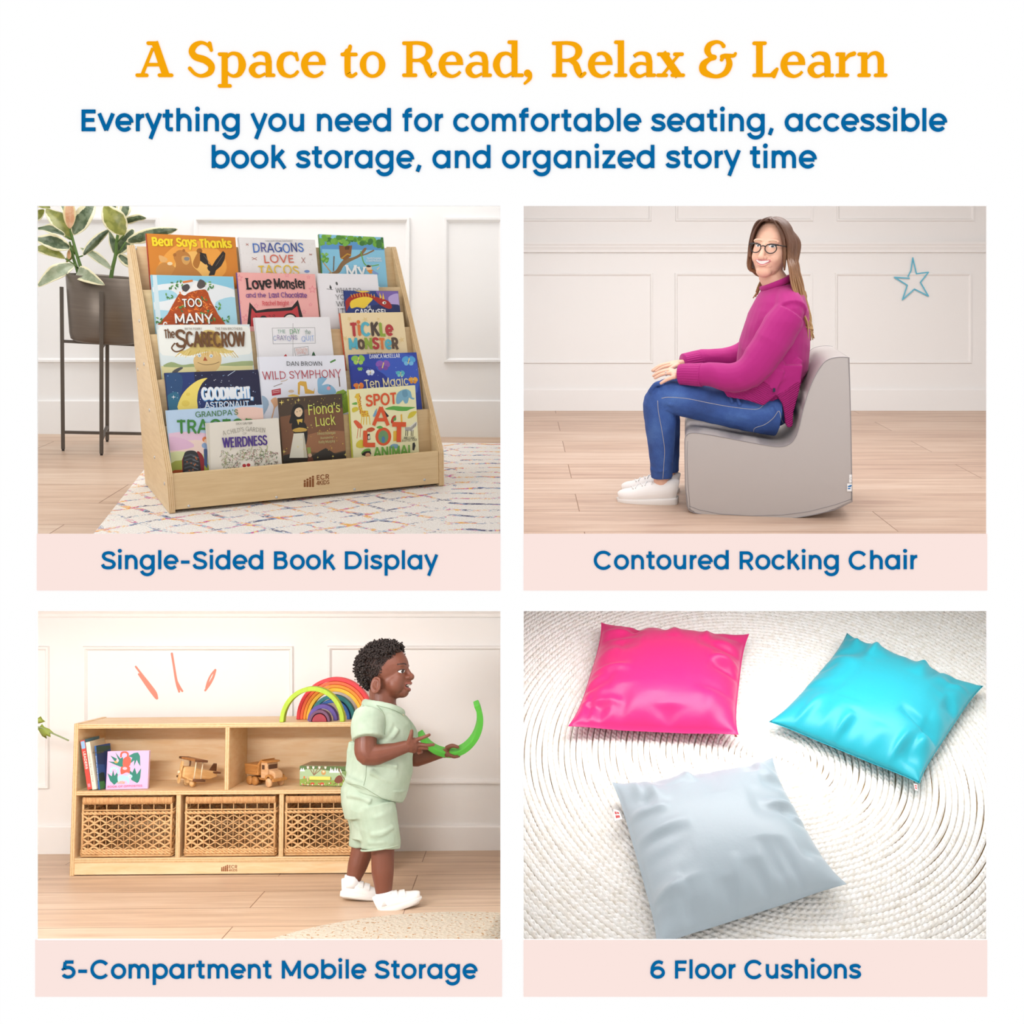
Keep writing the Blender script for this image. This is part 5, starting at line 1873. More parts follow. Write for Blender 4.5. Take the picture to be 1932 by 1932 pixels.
hb.tube([(-.026, -.076, -.0535), (-.013, -.083, -.0635), (0, -.0855, -.066), (.013, -.083, -.0635), (.026, -.076, -.0535)], [.003, .006, .0065, .006, .003], 8)
mb.add(hb.v, hb.f, 0, True, MH)
neck = wp(1472, 548, WY + .01)
mb.tube([tuple(MH @ Vector((0, .015, -.06))), tuple(MH @ Vector((0.004, .022, -.10))), tuple(neck), tuple(wp(1474, 580, WY))], [.052, .050, .056, .09], 20)
mb.tube([tuple(wp(1474, 575, WY)), tuple(wp(1468, 640, WY)), tuple(wp(1462, 700, WY)), tuple(wp(1462, 765, WY))], [(.075, .13), (.095, .14), (.09, .13), (.075, .14)], 20)
LA = [wp(1490, 592, .11), wp(1412, 702, .06), wp(1335, 707, .09), wp(1287, 706, .13)]
FA = [wp(1478, 592, .43), wp(1398, 672, .47), wp(1330, 678, .42), wp(1292, 684, .375)]
for A in (LA, FA):
    mb.tube([tuple(p) for p in crv([tuple(p) for p in A], 6)], [.042] * 7 + [.034] * 6 + [.030, .028, .026, .024, .023, .023], 14)
hand(mb, LA[3], [wp(1269, 712, .105), wp(1263, 704, .124), wp(1261, 700, .144), wp(1262, 698, .163)],
     [wp(1257, 717, .10), wp(1248, 707, .121), wp(1245, 703, .144), wp(1247, 701, .165)],
     [wp(1247, 723, .098), wp(1236, 713, .120), wp(1233, 709, .144), wp(1236, 706, .166)],
     [wp(1279, 703, .150), wp(1268, 702, .185), wp(1256, 706, .20)])
hand(mb, FA[3], [wp(1266, 690, .345), wp(1262, 687, .365), wp(1262, 686, .385), wp(1264, 686, .405)],
     [wp(1250, 694, .34), wp(1246, 691, .362), wp(1245, 690, .385), wp(1248, 690, .405)],
     [wp(1238, 701, .338), wp(1233, 700, .36), wp(1231, 699, .385), wp(1234, 698, .405)],
     [wp(1280, 688, .35), wp(1268, 694, .32), wp(1257, 700, .305)])
LEG_N = [(1467, 779, .18), (1400, 772, .165), (1330, 760, .16), (1268, 750, .155), (1244, 758, .155), (1246, 800, .16), (1248, 850, .165), (1248, 915, .165)]
LEG_F = [(1462, 764, .37), (1400, 760, .385), (1330, 748, .39), (1272, 742, .39), (1252, 750, .39), (1256, 795, .385), (1260, 845, .38), (1262, 905, .375)]
for L in (LEG_N, LEG_F):
    mb.tube([tuple(wp(*q)) for q in L], [.075, .068, .060, .052, .050, .052, .040, .032], 14)
for L, tx, ty in ((LEG_N, 1185, 940), (LEG_F, 1190, 925)):
    mb.tube([tuple(wp(L[-1][0] + 8, L[-1][1] + 12, L[-1][2])), tuple(wp(tx, ty, L[-1][2]))], [.030, .022], 12)

M_SKIN = mat('fair_skin', 'e8b79e', 0.5)
M_SKIN.node_tree.nodes['Principled BSDF'].inputs['Subsurface Weight'].default_value = 0.08
M_SKIN.node_tree.nodes['Principled BSDF'].inputs['Subsurface Radius'].default_value = (0.01, 0.004, 0.002)
M_LIP = mat('lips', 'c9767a', 0.4)
M_TEETH = mat('teeth', 'f6f0ea', 0.3)
M_EYEW = mat('eye_white', 'eeeae6', 0.25)
M_IRIS = mat('grey_blue_iris', '5d6f7c', 0.2)
M_DARK = mat('dark_pupil_and_lash', '2a1d18', 0.4)
M_BROW = mat('brown_brow', 'b08a6c', 0.7)
M_CHEEK = mat('rosy_skin', 'e2a08a', 0.5)


def face_w(c):
    inv = np.array(MH.inverted())
    h = c @ inv[:3, :3].T + inv[:3, 3]
    x, y, z = h[:, 0], h[:, 1], h[:, 2]
    k = np.zeros(len(c), np.int32)
    fr = (y < -0.03) & (np.abs(x) < .07) & (np.abs(z) < .13)
    ax = np.abs(x)
    zu, zl = -.0500 + 5 * x * x, -.0612 + 17 * x * x
    k[fr & (ax < .0305) & (z < zu + .0036) & (z > zl - .0045)] = 1
    k[fr & (ax < .0265) & (z < zu) & (z > zl)] = 2
    ex, ez = (ax - .0295), z - .009
    k[fr & ((ex / .0145) ** 2 + ((ez - .0022) / .0054) ** 2 < 1)] = 5
    k[fr & ((ex / .0132) ** 2 + (ez / .0046) ** 2 < 1)] = 3
    xo = np.where(x < 0, x + .0285, x - .0305)
    k[fr & (xo ** 2 + (ez) ** 2 < .0054 ** 2) & (np.abs(ez) < .0047)] = 4
    k[fr & (xo ** 2 + (ez) ** 2 < .0026 ** 2)] = 5
    zb = .0285 - 9 * (ax - .030) ** 2 + .05 * (ax - .03)
    k[fr & (ax > .014) & (ax < .046) & (np.abs(z - zb) < .0017)] = 6
    return k


MHI = MH.inverted()
woman = baked('person', mb, [M_SKIN, M_LIP, M_TEETH, M_EYEW, M_IRIS, M_DARK, M_BROW, M_CHEEK], 0.0022, 9, None, MC, 0.5, face_w, None, lambda c: (lambda h: h.y < -.045 and abs(h.x) < .06 and -.08 < h.z < .045)(MHI @ c), lambda c: (lambda h: -.075 < h.y < -.005 and abs(h.x) > .022 and -.085 < h.z < -.012 and not (abs(h.x) < .034 and -.075 < h.z < -.038))(MHI @ c))
tag(woman, 'smiling woman in magenta sweater and blue jeans seated on the grey rocking chair', 'person')

# sweater
M_KNIT = mat('magenta_knit', None, 0.85, build=lambda n, l, b: (lambda t, w: (b.inputs['Base Color'].__setattr__('default_value', lin('a81674')), bump(n, l, b, t.outputs[0], 0.25, 0.0015), b.inputs['Sheen Weight'].__setattr__('default_value', 0.1)))(noise(n, l, coords(n, l, (1, 1, 1)), 420, 2), 0))
sw = Mb()
sw.tube([tuple(wp(*q)) for q in ((1465, 541, WY), (1467, 551, WY), (1469, 565, WY), (1470, 585, WY), (1466, 612, WY), (1461, 650, WY), (1456, 695, WY), (1456, 728, WY), (1462, 742, WY))],
        [(.060, .072), (.082, .118), (.102, .155), (.116, .175), (.128, .18), (.142, .182), (.146, .184), (.118, .186), (.095, .176)], 32)
for A, r in ((LA, [.066, .071, .072, .071, .069, .067, .065, .063, .060, .056, .053, .050, .048, .046, .044]), (FA, [.062, .066, .064, .060, .058, .056, .056, .056, .054, .050, .047, .045, .044, .043, .042])):
    c = crv([tuple(p) for p in A], 6)[:15]
    sw.tube(c, r, 18)
    sw.ball(tuple(A[0]), (.054, .05, .055))
sw.tube(crv([tuple(wp(*q)) for q in ((1478, 562, .20), (1486, 575, .155), (1491, 592, .112))], 4), [.046, .05, .054, .058, .061, .063, .064, .065, .066], 18)
# folds of cloth at the elbow, belly and under the arm
for pts, r in (([(1440, 690, .05), (1462, 650, .07), (1478, 610, .09)], .016), ([(1405, 726, .06), (1440, 712, .07), (1475, 680, .09)], .018), ([(1440, 735, .085), (1475, 715, .08), (1510, 680, .12)], .014),
               ([(1380, 712, .06), (1395, 706, .03), (1418, 690, .02)], .012)):
    sw.tube(crv([tuple(wp(*q)) for q in pts], 5), r, 10)


def slab(mbx, pxs, y0, y1):
    """A soft flat piece of cloth with the given outline between two depths."""
    P = [onp(MC, px, py, (y0 + y1) / 2 * 0 + y0) for px, py in pxs]
    mbx.prism([(p[0], p[2]) for p in P], y0, y1)


slab(sw, [(1363, 712), (1362, 730), (1373, 748), (1408, 755), (1440, 764), (1464, 747), (1480, 700), (1400, 690)], .062, .30)
slab(sw, [(1463, 744), (1477, 762), (1485, 806), (1494, 806), (1498, 775), (1508, 735), (1514, 690), (1470, 690)], .075, .19)
RIBF = [onp(MC, *q, .08) for q in ((1355, 724), (1395, 717), (1425, 712), (1446, 720), (1464, 744), (1468, 775), (1350, 775))]
RIBB = [onp(MC, *q, .08) for q in ((1466, 744), (1480, 738), (1500, 722), (1540, 712), (1540, 830), (1466, 830))]


def inside(poly, x, z):
    k = np.zeros(len(x), bool)
    n = len(poly)
    for i in range(n):
        x1, z1, x2, z2 = poly[i][0], poly[i][2], poly[i - 1][0], poly[i - 1][2]
        k ^= ((z1 > z) != (z2 > z)) & (x < (x2 - x1) * (z - z1) / ((z2 - z1) or 1e-9) + x1)
    return k


def rib_pick(c):
    k = np.zeros(len(c), np.int32)
    k[inside(RIBF, c[:, 0], c[:, 2]) & (c[:, 1] > .055)] = 1
    k[inside(RIBB, c[:, 0], c[:, 2])] = 2
    return k


def rib_mat(name, ang):
    def bd(n, l, b):
        b.inputs['Base Color'].default_value = lin('a51570')
        w_ = n.new('ShaderNodeTexWave')
        w_.inputs['Scale'].default_value = 42
        w_.inputs['Distortion'].default_value = 0.4
        w_.bands_direction = 'X'
        l.new(coords(n, l, (1, 0.05, 1), (0, math.radians(ang), 0)), w_.inputs['Vector'])
        bump(n, l, b, w_.outputs[1], 0.9, 0.004)
    return mat(name, None, 0.85, build=bd)


M_RIB, M_RIB2 = rib_mat('magenta_rib_front', 58), rib_mat('magenta_rib_back', 122)


def folds(amp, fx, fy, fz, seed=0.0):
    """Gentle cloth folds: pushes the skin along its normals."""
    def f(co, nr):
        out = co.copy()
        for i in range(len(co)):
            x, y, z = co[i]
            k = mnoise.noise(Vector((x * fx + z * fz * .6 + seed, y * fy, z * fz - x * fx * .4)))
            k2 = mnoise.noise(Vector((x * fx * 2.3 + seed, y * fy * 2, z * fz * 2.1 + x * fx)))
            q = amp * (1 - abs(k) * 2.4) * .6 + amp * .5 * k2
            out[i] += nr[i] * q
        return out
    return f


swo = baked('sweater', sw, [M_KNIT, M_RIB, M_RIB2], 0.0042, 7, woman, None, 0.5, rib_pick, folds(.0042, 7, 6, 9))
mb = Mb()


def ribbed(mb, pts, rad, n, amp, seg=6):
    """A ribbed knit band swept along a path."""
    P = crv([tuple(p) for p in pts], seg)
    o = Mb()
    o.tube(P, rad if isinstance(rad, (int, float)) else [rad[0] + (rad[1] - rad[0]) * i / (len(P) - 1) for i in range(len(P))], n * 4)
    m = n * 4
    for i, q in enumerate(o.v):
        k = i % m
        c = Vector(P[min(i // m, len(P) - 1)])
        v = Vector(q)
        f = 1 + amp * math.cos(2 * math.pi * (k % 4) / 4)
        o.v[i] = tuple(c + (v - c) * f)
    mb.add(o.v, o.f, 0, True)


for A, pe in ((LA, (1283, 707, .132)), (FA, (1289, 684.5, .372))):
    c = [Vector(q) for q in crv([tuple(p) for p in A], 6)]
    mb = Mb()
    ribbed(mb, [c[13], c[15], c[17], wp(*pe)], (.0465, .041) if A is LA else (.043, .038), 26, .025)
    mb.build('cuff', M_KNIT, swo)
mb = Mb()
ring = []
for k in range(72):
    a = 2 * math.pi * k / 72
    q = Vector(wp(1465, 535, WY)) + Vector((.057 * math.cos(a), .066 * math.sin(a), .020 * math.cos(a)))
    ring.append(tuple(q))
mb.tube(ring, .012, 10, closed=True, flat=(.7, 1.2))
mb.build('collar', M_KNIT, swo)


mb = Mb()
q = onp(MC, 1460.5, 736, .060)
mb.box(q[0] - .0045, q[1] - .004, q[2] - .007, q[0] + .0045, q[1] + .004, q[2] + .007, .0005)
mb.build('hem_label', mat('navy_label', '1f2340', .7), swo)


# jeans
def denim_bd(n, l, b):
    t = noise(n, l, coords(n, l, (1, 1, 1)), 8, 4)
    w_ = noise(n, l, coords(n, l, (700, 700, 160)), 1.0, 2)
    r = ramp(n, [(0.30, '2b4680'), (0.5, '35569a'), (0.72, '4a6fb0')])
    l.new(math_n(n, l, 'MULTIPLY_ADD', w_.outputs[0], 0.30, math_n(n, l, 'MULTIPLY_ADD', t.outputs[0], 1.0, -0.15)), r.inputs[0])
    l.new(r.outputs[0], b.inputs['Base Color'])
    bump(n, l, b, w_.outputs[0], 0.2, 0.001)


M_DENIM = mat('blue_denim', None, 0.8, build=denim_bd)
je = Mb()
je.ball(tuple(wp(1458, 766, WY)), (.084, .165, .086))
je.tube([tuple(wp(1470, 740, WY)), tuple(wp(1460, 772, WY))], [(.075, .15), (.080, .165)], 20)
for L, k in ((LEG_N, 1), (LEG_F, .97)):
    c = crv([tuple(wp(*q)) for q in L[:-1]] + [tuple(wp(L[-1][0], L[-1][1] - 14, L[-1][2]))], 5)
    n_ = len(c) - 1
    rr = [.094, .084, .075, .069, .064, .064, .052, .044]
    je.tube(c, [k * np.interp(i / n_ * 7, range(8), rr) for i in range(n_ + 1)], 22)
for pts, r in (([(1256, 770, .10), (1272, 776, .12), (1285, 772, .12)], .010), ([(1262, 762, .09), (1280, 766, .10), (1300, 770, .11)], .008), ([(1225, 740, .12), (1236, 726, .11), (1252, 722, .11)], .010), ([(1430, 760, .10), (1445, 775, .095), (1450, 790, .10)], .009), ([(1455, 768, .09), (1462, 780, .09)], .009),
               ([(1390, 745, .085), (1396, 765, .08)], .007), ([(1375, 740, .09), (1382, 760, .082)], .006), ([(1227, 885, .14), (1248, 889, .12), (1266, 884, .14)], .005), ([(1228, 872, .14), (1248, 876, .12), (1268, 871, .14)], .004)):
    je.tube(crv([tuple(wp(*q)) for q in pts], 5), r, 8)
jeo = baked('jeans', je, [M_DENIM], 0.0035, 6, woman, None, 0.5, None, folds(.0022, 16, 12, 16, 3.0))
M_STITCH = mat('pale_stitching', 'b9b6b0', .8)
dgp = bpy.context.evaluated_depsgraph_get()
from mathutils.bvhtree import BVHTree


def bvh(o):
    return BVHTree.FromPolygons([v.co[:] for v in o.data.vertices], [p.vertices[:] for p in o.data.polygons])


def on_surface(tree, M, pts, lift=0.0006, n=6):
    """Points of a seam laid on a surface as seen from the front."""
    o = loc(M, CAM)
    out = []
    for px, py in crv(pts, n):
        d = (loc(M, at(px, py, 4.2)) - o).normalized()
        h = tree.ray_cast(o, d)
        if h[0]:
            out.append(tuple(h[0] - d * lift))
    return out


tj = bvh(jeo)
for pts in ([G3(550, 668), G3(620, 658), G3(800, 672), G3(1000, 712), G3(1200, 748), G3(1400, 772), G3(1480, 768), G3(1525, 735)],
            [G3(512, 690), G3(520, 800), G3(548, 950), G3(578, 1150), G3(572, 1300), G3(562, 1440)],
            [G3(1430, 1005), G3(1445, 955), G3(1540, 920), G3(1620, 860), G3(1675, 790), G3(1700, 870), G3(1740, 945)]):
    q = on_surface(tj, MC, pts)
    if len(q) > 2:
        mb = Mb()
        mb.tube(q, .0011, 5)
        mb.build('stitching', M_STITCH, jeo)

# shoes
M_SHOE = mat('white_leather', 'f3efec', 0.5)
M_SOLE = mat('white_rubber_sole', 'f0ece8', 0.6)
M_LACE = mat('white_lace', 'f4f2f0', 0.8)


def sneaker(name, parent, M, L, wd, sole_h, laces=True, straps=False):
    """A low shoe pointing along -x in M, heel end at x=0, ground at z=0."""
    def foot(x):
        t = -x / L
        return wd * .5 * (0.72 + .32 * math.sin(math.pi * min(1, t * 1.05)) + .10 * max(0, t - .5)) * (1 - max(0, (t - .80) / .2) ** 2 * .62) * (1 - max(0, (.08 - t) / .08) ** 2 * .42)
    root = None
    up = Mb()
    secs = [(-.02, .030), (-.10, .036), (-.22, .042), (-.36, .044), (-.5, .043), (-.63, .043), (-.76, .044), (-.88, .040), (-.95, .030)]
    hts = [.072, .080, .074, .068, .062, .052, .042, .036, .024]
    pts, rad = [], []
    for (tx, _), h in zip(secs, hts):
        x = tx * L
        hh = h * L / .27
        pts.append((x, 0, sole_h + hh / 2 - .012))
        rad.append((foot(x) * .96, hh / 2 + .014))
    c, r_ = crv(pts, 4), crv(rad, 4)
    up.tube(c, [tuple(q) for q in r_], 22)
    root = baked(name, up, [M_SHOE], 0.0028, 5, parent, M)
    mb = Mb()
    n = 40
    pl = []
    for i in range(n + 1):
        x = -L * i / n
        pl.append((x, foot(x)))
    poly = pl + [(x, -y) for x, y in reversed(pl)][1:-1]
    k = len(poly)
    v = []
    for z, g in ((0.0, .93), (0.004, .99), (sole_h * .8, 1.0), (sole_h, .96)):
        for x, y in poly:
            lift = 0.012 * max(0, -x / L - .72) ** 2 / .08 if z < .01 else 0
            v.append((-L / 2 + (x + L / 2) * (0.97 + .03 * g), y * g, z + lift))
    f = [tuple(range(k)), tuple(range(3 * k, 4 * k))] + [(a * k + i, a * k + (i + 1) % k, (a + 1) * k + (i + 1) % k, (a + 1) * k + i) for a in range(3) for i in range(k)]
    mb.add(v, f, 0, True)
    mb.build('sole', M_SOLE, root)
    tree = bvh(root)
    if laces:
        for i in range(5):
            t = .44 + i * .075
            row = []
            for j in range(9):
                y = (j / 8 - .5) * wd * .52
                h = tree.ray_cast(Vector((-t * L + (j - 4) * .0012 * (1 if i % 2 else -1), y, .2)), Vector((0, 0, -1)))
                if h[0]:
                    row.append(tuple(h[0] + Vector((0, 0, .0022))))
            if len(row) > 3:
                mb = Mb()
                mb.tube(row, .0026, 6)
                mb.build('lace', M_LACE, root)
    if straps:
        for t in (.46, .62):
            mb = Mb()
            row = []
            for j in range(11):
                y = (j / 10 - .5) * wd * .86
                h = tree.ray_cast(Vector((-t * L, y, .3)), Vector((0, 0, -1)))
                if h[0]:
                    row.append(h[0] + Vector((0, 0, .0015)))
            w_ = .010
            vv, ff_ = [], []
            for p in row:
                vv += [(p.x - w_, p.y, p.z - .003), (p.x + w_, p.y, p.z + .002), (p.x + w_, p.y, p.z + .005), (p.x - w_, p.y, p.z + .002)]
            for i in range(len(row) - 1):
                for a in range(4):
                    ff_.append((i * 4 + a, i * 4 + (a + 1) % 4, i * 4 + 4 + (a + 1) % 4, i * 4 + 4 + a))
            ff_ += [(0, 1, 2, 3), tuple(len(vv) - 1 - i for i in range(4))]
            mb.add(vv, ff_)
            mb.build('strap', M_SHOE, root, bevel=.001)
    # opening for the ankle
    mb = Mb()
    return root


def ground_under(M, px, py, y):
    return wp(px, py, y)


for hx, hy, y in ((1281, 950, .165), (1283, 935, .375)):
    a = wp(hx, hy, y)
    sneaker('shoe', woman, T(a.x, a.y, a.z), .262, .098, .030)

# hair
def hair_bd(n, l, b):
    tc = n.new('ShaderNodeTexCoord')
    sp = n.new('ShaderNodeSeparateXYZ')
    l.new(tc.outputs['Object'], sp.inputs[0])
    t = noise(n, l, coords(n, l, (60, 60, 5)), 1.6, 3)
    k = math_n(n, l, 'MULTIPLY_ADD', t.outputs[0], 0.34, math_n(n, l, 'MULTIPLY_ADD', sp.outputs[2], -2.1, HZ * 2.1 - 0.15))
    r = ramp(n, [(0.0, '4e3224'), (0.25, '664330'), (0.5, '8a603e'), (0.8, 'b58c58'), (1.0, 'c8a56e')])
    l.new(k, r.inputs[0])
    l.new(r.outputs[0], b.inputs['Base Color'])
    b.inputs['Roughness'].default_value = 0.42


HZ = (MH @ Vector((0, 0, .12))).z
M_HAIR = mat('brown_to_blond_hair', None, 0.42, build=hair_bd)
hr = Mb()
rh = random.Random(11)
HI = MH.inverted()
hp = lambda px, py, y: HI @ wp(px, py, y)
# cap over the skull
cap = Mb()
cap.ball((0, .022, .030), (.079, .097, .0985), n=40)
keep = []
nv_ = len(cap.v)
vv = np.array(cap.v)
okv = lambda p: (p[1] > -.02 - .30 * max(0, p[2] - .06)) and p[2] > -.06
cap.f = [f for f in cap.f if all(okv(cap.v[i]) for i in f)]
hr.add(cap.v, cap.f, 0, True, MH)
NH = 44
for s in (-1, 1):
    for i in range(NH):
        t = i / (NH - 1)
        ys = -.060 + .150 * t
        st_ = Vector((s * .0015, ys, .1225 - 3.0 * (ys - .012) ** 2))
        sd = (.080 if s > 0 else .0765) + rh.uniform(-.003, .004)
        a1 = Vector((s * (.044 + rh.uniform(-.002, .002)), -.070 + .155 * t, .100 - .02 * t * t))
        a2 = Vector((s * (sd - .002), -.043 + .135 * t, .035))
        a3 = Vector((s * (sd + .001), -.028 + .12 * t, -.03))
        u = rh.uniform
        if s > 0:
            end = [hp(1491 + 15 * t + u(-3, 3), 505, .16 + .15 * t), hp(1498 + 18 * t + u(-3, 3), 545, .13 + .17 * t), hp(1510 + 14 * t + u(-4, 4), 585, .13 + .2 * t), hp(1521 + 7 * t + u(-5, 4), 612, .16 + .2 * t), hp(1526 + u(-8, 8), 632 + u(-16, 14), .2 + .2 * t)]
        elif t < .4:
            end = [Vector((s * .068, -.02 + .06 * t, -.085)), hp(1444 + 10 * t + u(-3, 3), 512, .30), hp(1440 + u(-5, 5), 526 + u(-4, 4), .33)]
            if i % 3 == 0:
                end.append(hp(1425 + u(-7, 7), 556 + u(-8, 8), .33))
        else:
            end = [Vector((s * .066, .02 + .06 * t, -.10)), hp(1505 + 8 * t, 545, .36), hp(1516, 590, .36), hp(1522 + u(-5, 5), 625, .34)]
        c = crv([tuple(p) for p in [st_, a1, a2, a3] + end], 6)
        m = len(c)
        wv = u(0, 6)
        am = u(.002, .006)
        c = [(p[0] + am * math.sin(wv + k * .38) * (k / m), p[1] + am * math.cos(wv + k * .33) * (k / m), p[2]) for k, p in enumerate(c)]
        r0 = u(.006, .0095)
        hr.tube(c, [(r0 * (1 - .8 * max(0, k / m - .55) / .45) + .0008, .0040 * (1 - .6 * max(0, k / m - .6) / .4) + .0005) for k in range(m)], 7, M=MH)
    for i in range(16):
        t = i / 15
        c = crv([(s * .0015, -.048 - .016 * t, .1215 - .008 * t), (s * (.026 + .008 * t), -.074 + .004 * t, .106 - .008 * t), (s * (.052 + .007 * t), -.068 + .012 * t, .068), (s * (.066 + .005 * t), -.048, .015), (s * (.070 + .006 * t), -.034, -.04), (s * .072, -.02, -.08)], 6)
        c = c[:25] if s < 0 else c
        m = len(c)
        hr.tube(c, [(.0062 * (1 if k < m - 6 else (m - k) / 6), .0035) for k in range(m)], 7, M=MH)
hr.build('hair', M_HAIR, woman, fix=False)

# glasses
M_SPEC = mat('black_acetate', '191516', 0.25)
gl = Mb()
GZ, GY = .010, -.096
for s in (-1, 1):
    ring = []
    for k in range(36):
        a = 2 * math.pi * k / 36
        x = .0315 * s + .0225 * math.cos(a)
        z = GZ - .004 + .0195 * math.sin(a) * (1.0 if math.sin(a) < 0 else .84)
        ring.append((x, GY + .9 * (x * x) * 3.0, z))
    gl.tube(ring, .0021, 8, closed=True, flat=(1, 1.1))
    gl.tube([(s * .016, GY + .001, GZ + .0095), (s * .032, GY + .003, GZ + .0125), (s * .048, GY + .007, GZ + .0115), (s * .058, GY + .012, GZ + .010)], [.002, .0024, .0026, .0032], 8)
    gl.tube([(s * .058, GY + .012, GZ + .010), (s * .072, GY + .035, GZ + .008), (s * .079, -.02, GZ + .006), (s * .078, .02, GZ)], .0024, 8)
gl.tube([(-.0095, GY + .001, GZ + .002), (0, GY - .001, GZ + .005), (.0095, GY + .001, GZ + .002)], .0022, 8)
gl.build('spectacles', M_SPEC, woman, MH @ T(0, -.001, -.006) @ Matrix.Scale(.99, 4))
# ring
mb = Mb()
kk, mm = wp(1263, 704, .124), wp(1248, 707, .121)
c = kk.lerp(mm, .45)
dx = (mm - kk).normalized()
u1 = dx.orthogonal().normalized()
u2 = dx.cross(u1)
mb.tube([tuple(c + (u1 * math.cos(a * .35) + u2 * math.sin(a * .35)) * .0092) for a in range(18)], .0011, 6, closed=True)
mb.ball(tuple(c + Vector((0, -.005, .008))), .0032, n=10)
mb.build('finger_ring', M_STEEL, woman)

# the star drawn on the wall
M_STAR = mat('light_blue_paint', '62b6d0', 0.7)
stp = [(1603, 295), (1615, 272), (1623, 218), (1638, 284), (1688, 278), (1655, 320), (1688, 377), (1630, 348), (1580, 392), (1600, 332), (1547, 299), (1608, 303)]
W2M = T(0, 6.77, CAMZ)
mb = Mb()
pts = []
for X, Y in stp:
    q = loc(W2M, at(988 + X / 2.2105, 388 + Y / 2.2105, 6.76))
    pts.append((q.x, q.z))
for a, b in zip(pts[:-1], pts[1:]):
    ribbon(mb, [a, b], .008, -0.0104, -0.0096, 0, None, False, True)
tag(mb.build('painted_star', M_STAR, None, W2M, fix=False), 'light blue five pointed star outline on the wall panel behind the chair', 'wall drawing')
# ------------------------------------------------------------------ room three: storage shelf, toys, boy
S1 = lambda x, y: (70 + x / 4.391, 1153 + y / 4.391)
S2 = lambda x, y: (505 + x / 4.391, 1153 + y / 4.391)
S3 = lambda x, y: (70 + x / 4.391, 1461 + y / 4.391)
S4 = lambda x, y: (505 + x / 4.391, 1461 + y / 4.391)
B1 = lambda x, y: (130 + x / 6.44, 1380 + y / 6.44)
B2 = lambda x, y: (320 + x / 16.1, 1420 + y / 16.1)
B3 = lambda x, y: (450 + x / 8.782, 1425 + y / 8.782)
K4 = lambda x, y: (660 + x / 7.156, 1200 + y / 7.156)
K5 = lambda x, y: (630 + x / 6.44, 1440 + y / 6.44)
MS = FL3 @ T(0, 0, 0.0008) @ R(-0.34, 'Z')
SW_, SD_, SH_, SK, SM, ST = 1.258, 0.295, 0.6002, 0.0682, 0.3335, 0.018
M_SHELF = wood_mat('birch_shelf_wood', 'e6bf8c', 'f1d6ae', (2.5, 6, 18))
M_PLY_S = ply_mat('plywood_front_edge', 2, 0.0075, 'e6c698', 'bf915c')
M_PLY_SV = ply_mat('plywood_front_edge_upright', 0, 0.0075, 'e6c698', 'bf915c')
unit = thing('storage_shelf', MS, 'low wide birch storage shelf with two open bays above three wicker baskets', 'shelf unit')


def board(name, x0, y0, z0, x1, y1, z1, up=False):
    mb = Mb()
    mb.box(x0, y0, z0, x1, y1, z1, 0.0014)
    o = mb.build(name, [M_SHELF, M_PLY_SV if up else M_PLY_S], unit)
    for p in o.data.polygons:
        if p.normal.y < -0.7:
            p.material_index = 1
    return o


board('side_panel', 0, 0, 0, ST, SD_, SH_ + .003, True)
board('side_panel', SW_ - ST, 0, 0, SW_, SD_, SH_ + .003, True)
board('top_board', ST, 0.0, SH_ - ST, SW_ - ST, SD_ - .006, SH_)
board('middle_shelf', ST, 0.0, SM - ST, SW_ - ST, SD_ - .006, SM)
board('bottom_shelf', ST, 0.0, SK - ST, SW_ - ST, SD_ - .006, SK)
xd_ = onp(MS, 428.5, 1400, 0)[0]
board('divider', xd_ - ST / 2, 0.002, SM, xd_ + ST / 2, SD_ - .006, SH_ - ST, True)
for px in (335.5, 530):
    xq = onp(MS, px, 1560, 0)[0]
    board('divider', xq - ST / 2, 0.002, SK, xq + ST / 2, SD_ - .006, SM - ST, True)
mb = Mb()
mb.box(0.004, SD_ - .006, 0.03, SW_ - .004, SD_, SH_ - .002)
mb.build('back_panel', M_SHELF, unit)
mb = Mb()
mb.box(ST, 0.003, 0.0035, SW_ - ST, 0.016, SK - ST, 0.001)
kb = mb.build('kick_board', M_SHELF, unit)
logo(kb, MS, lambda x, y: (330 + x / 5.682, 1480 + y / 5.682), (494, 866, 572, 932), (576, 866, 668, 900), (576, 908, 668, 932), 0.003)

# --- wicker baskets
M_WICK = wood_mat('wicker_strands', 'cf9c66', 'e8c08c', (30, 30, 30), 0.6)
M_WICK2 = wood_mat('wicker_rim', 'c08a58', 'e2b680', (60, 60, 8), 0.65)
a_, b_ = onp(MS, 157, 1614, .012), onp(MS, 327, 1499, .012)
KW, KH, KD = b_[0] - a_[0], SM - ST - SK - .010, 0.262


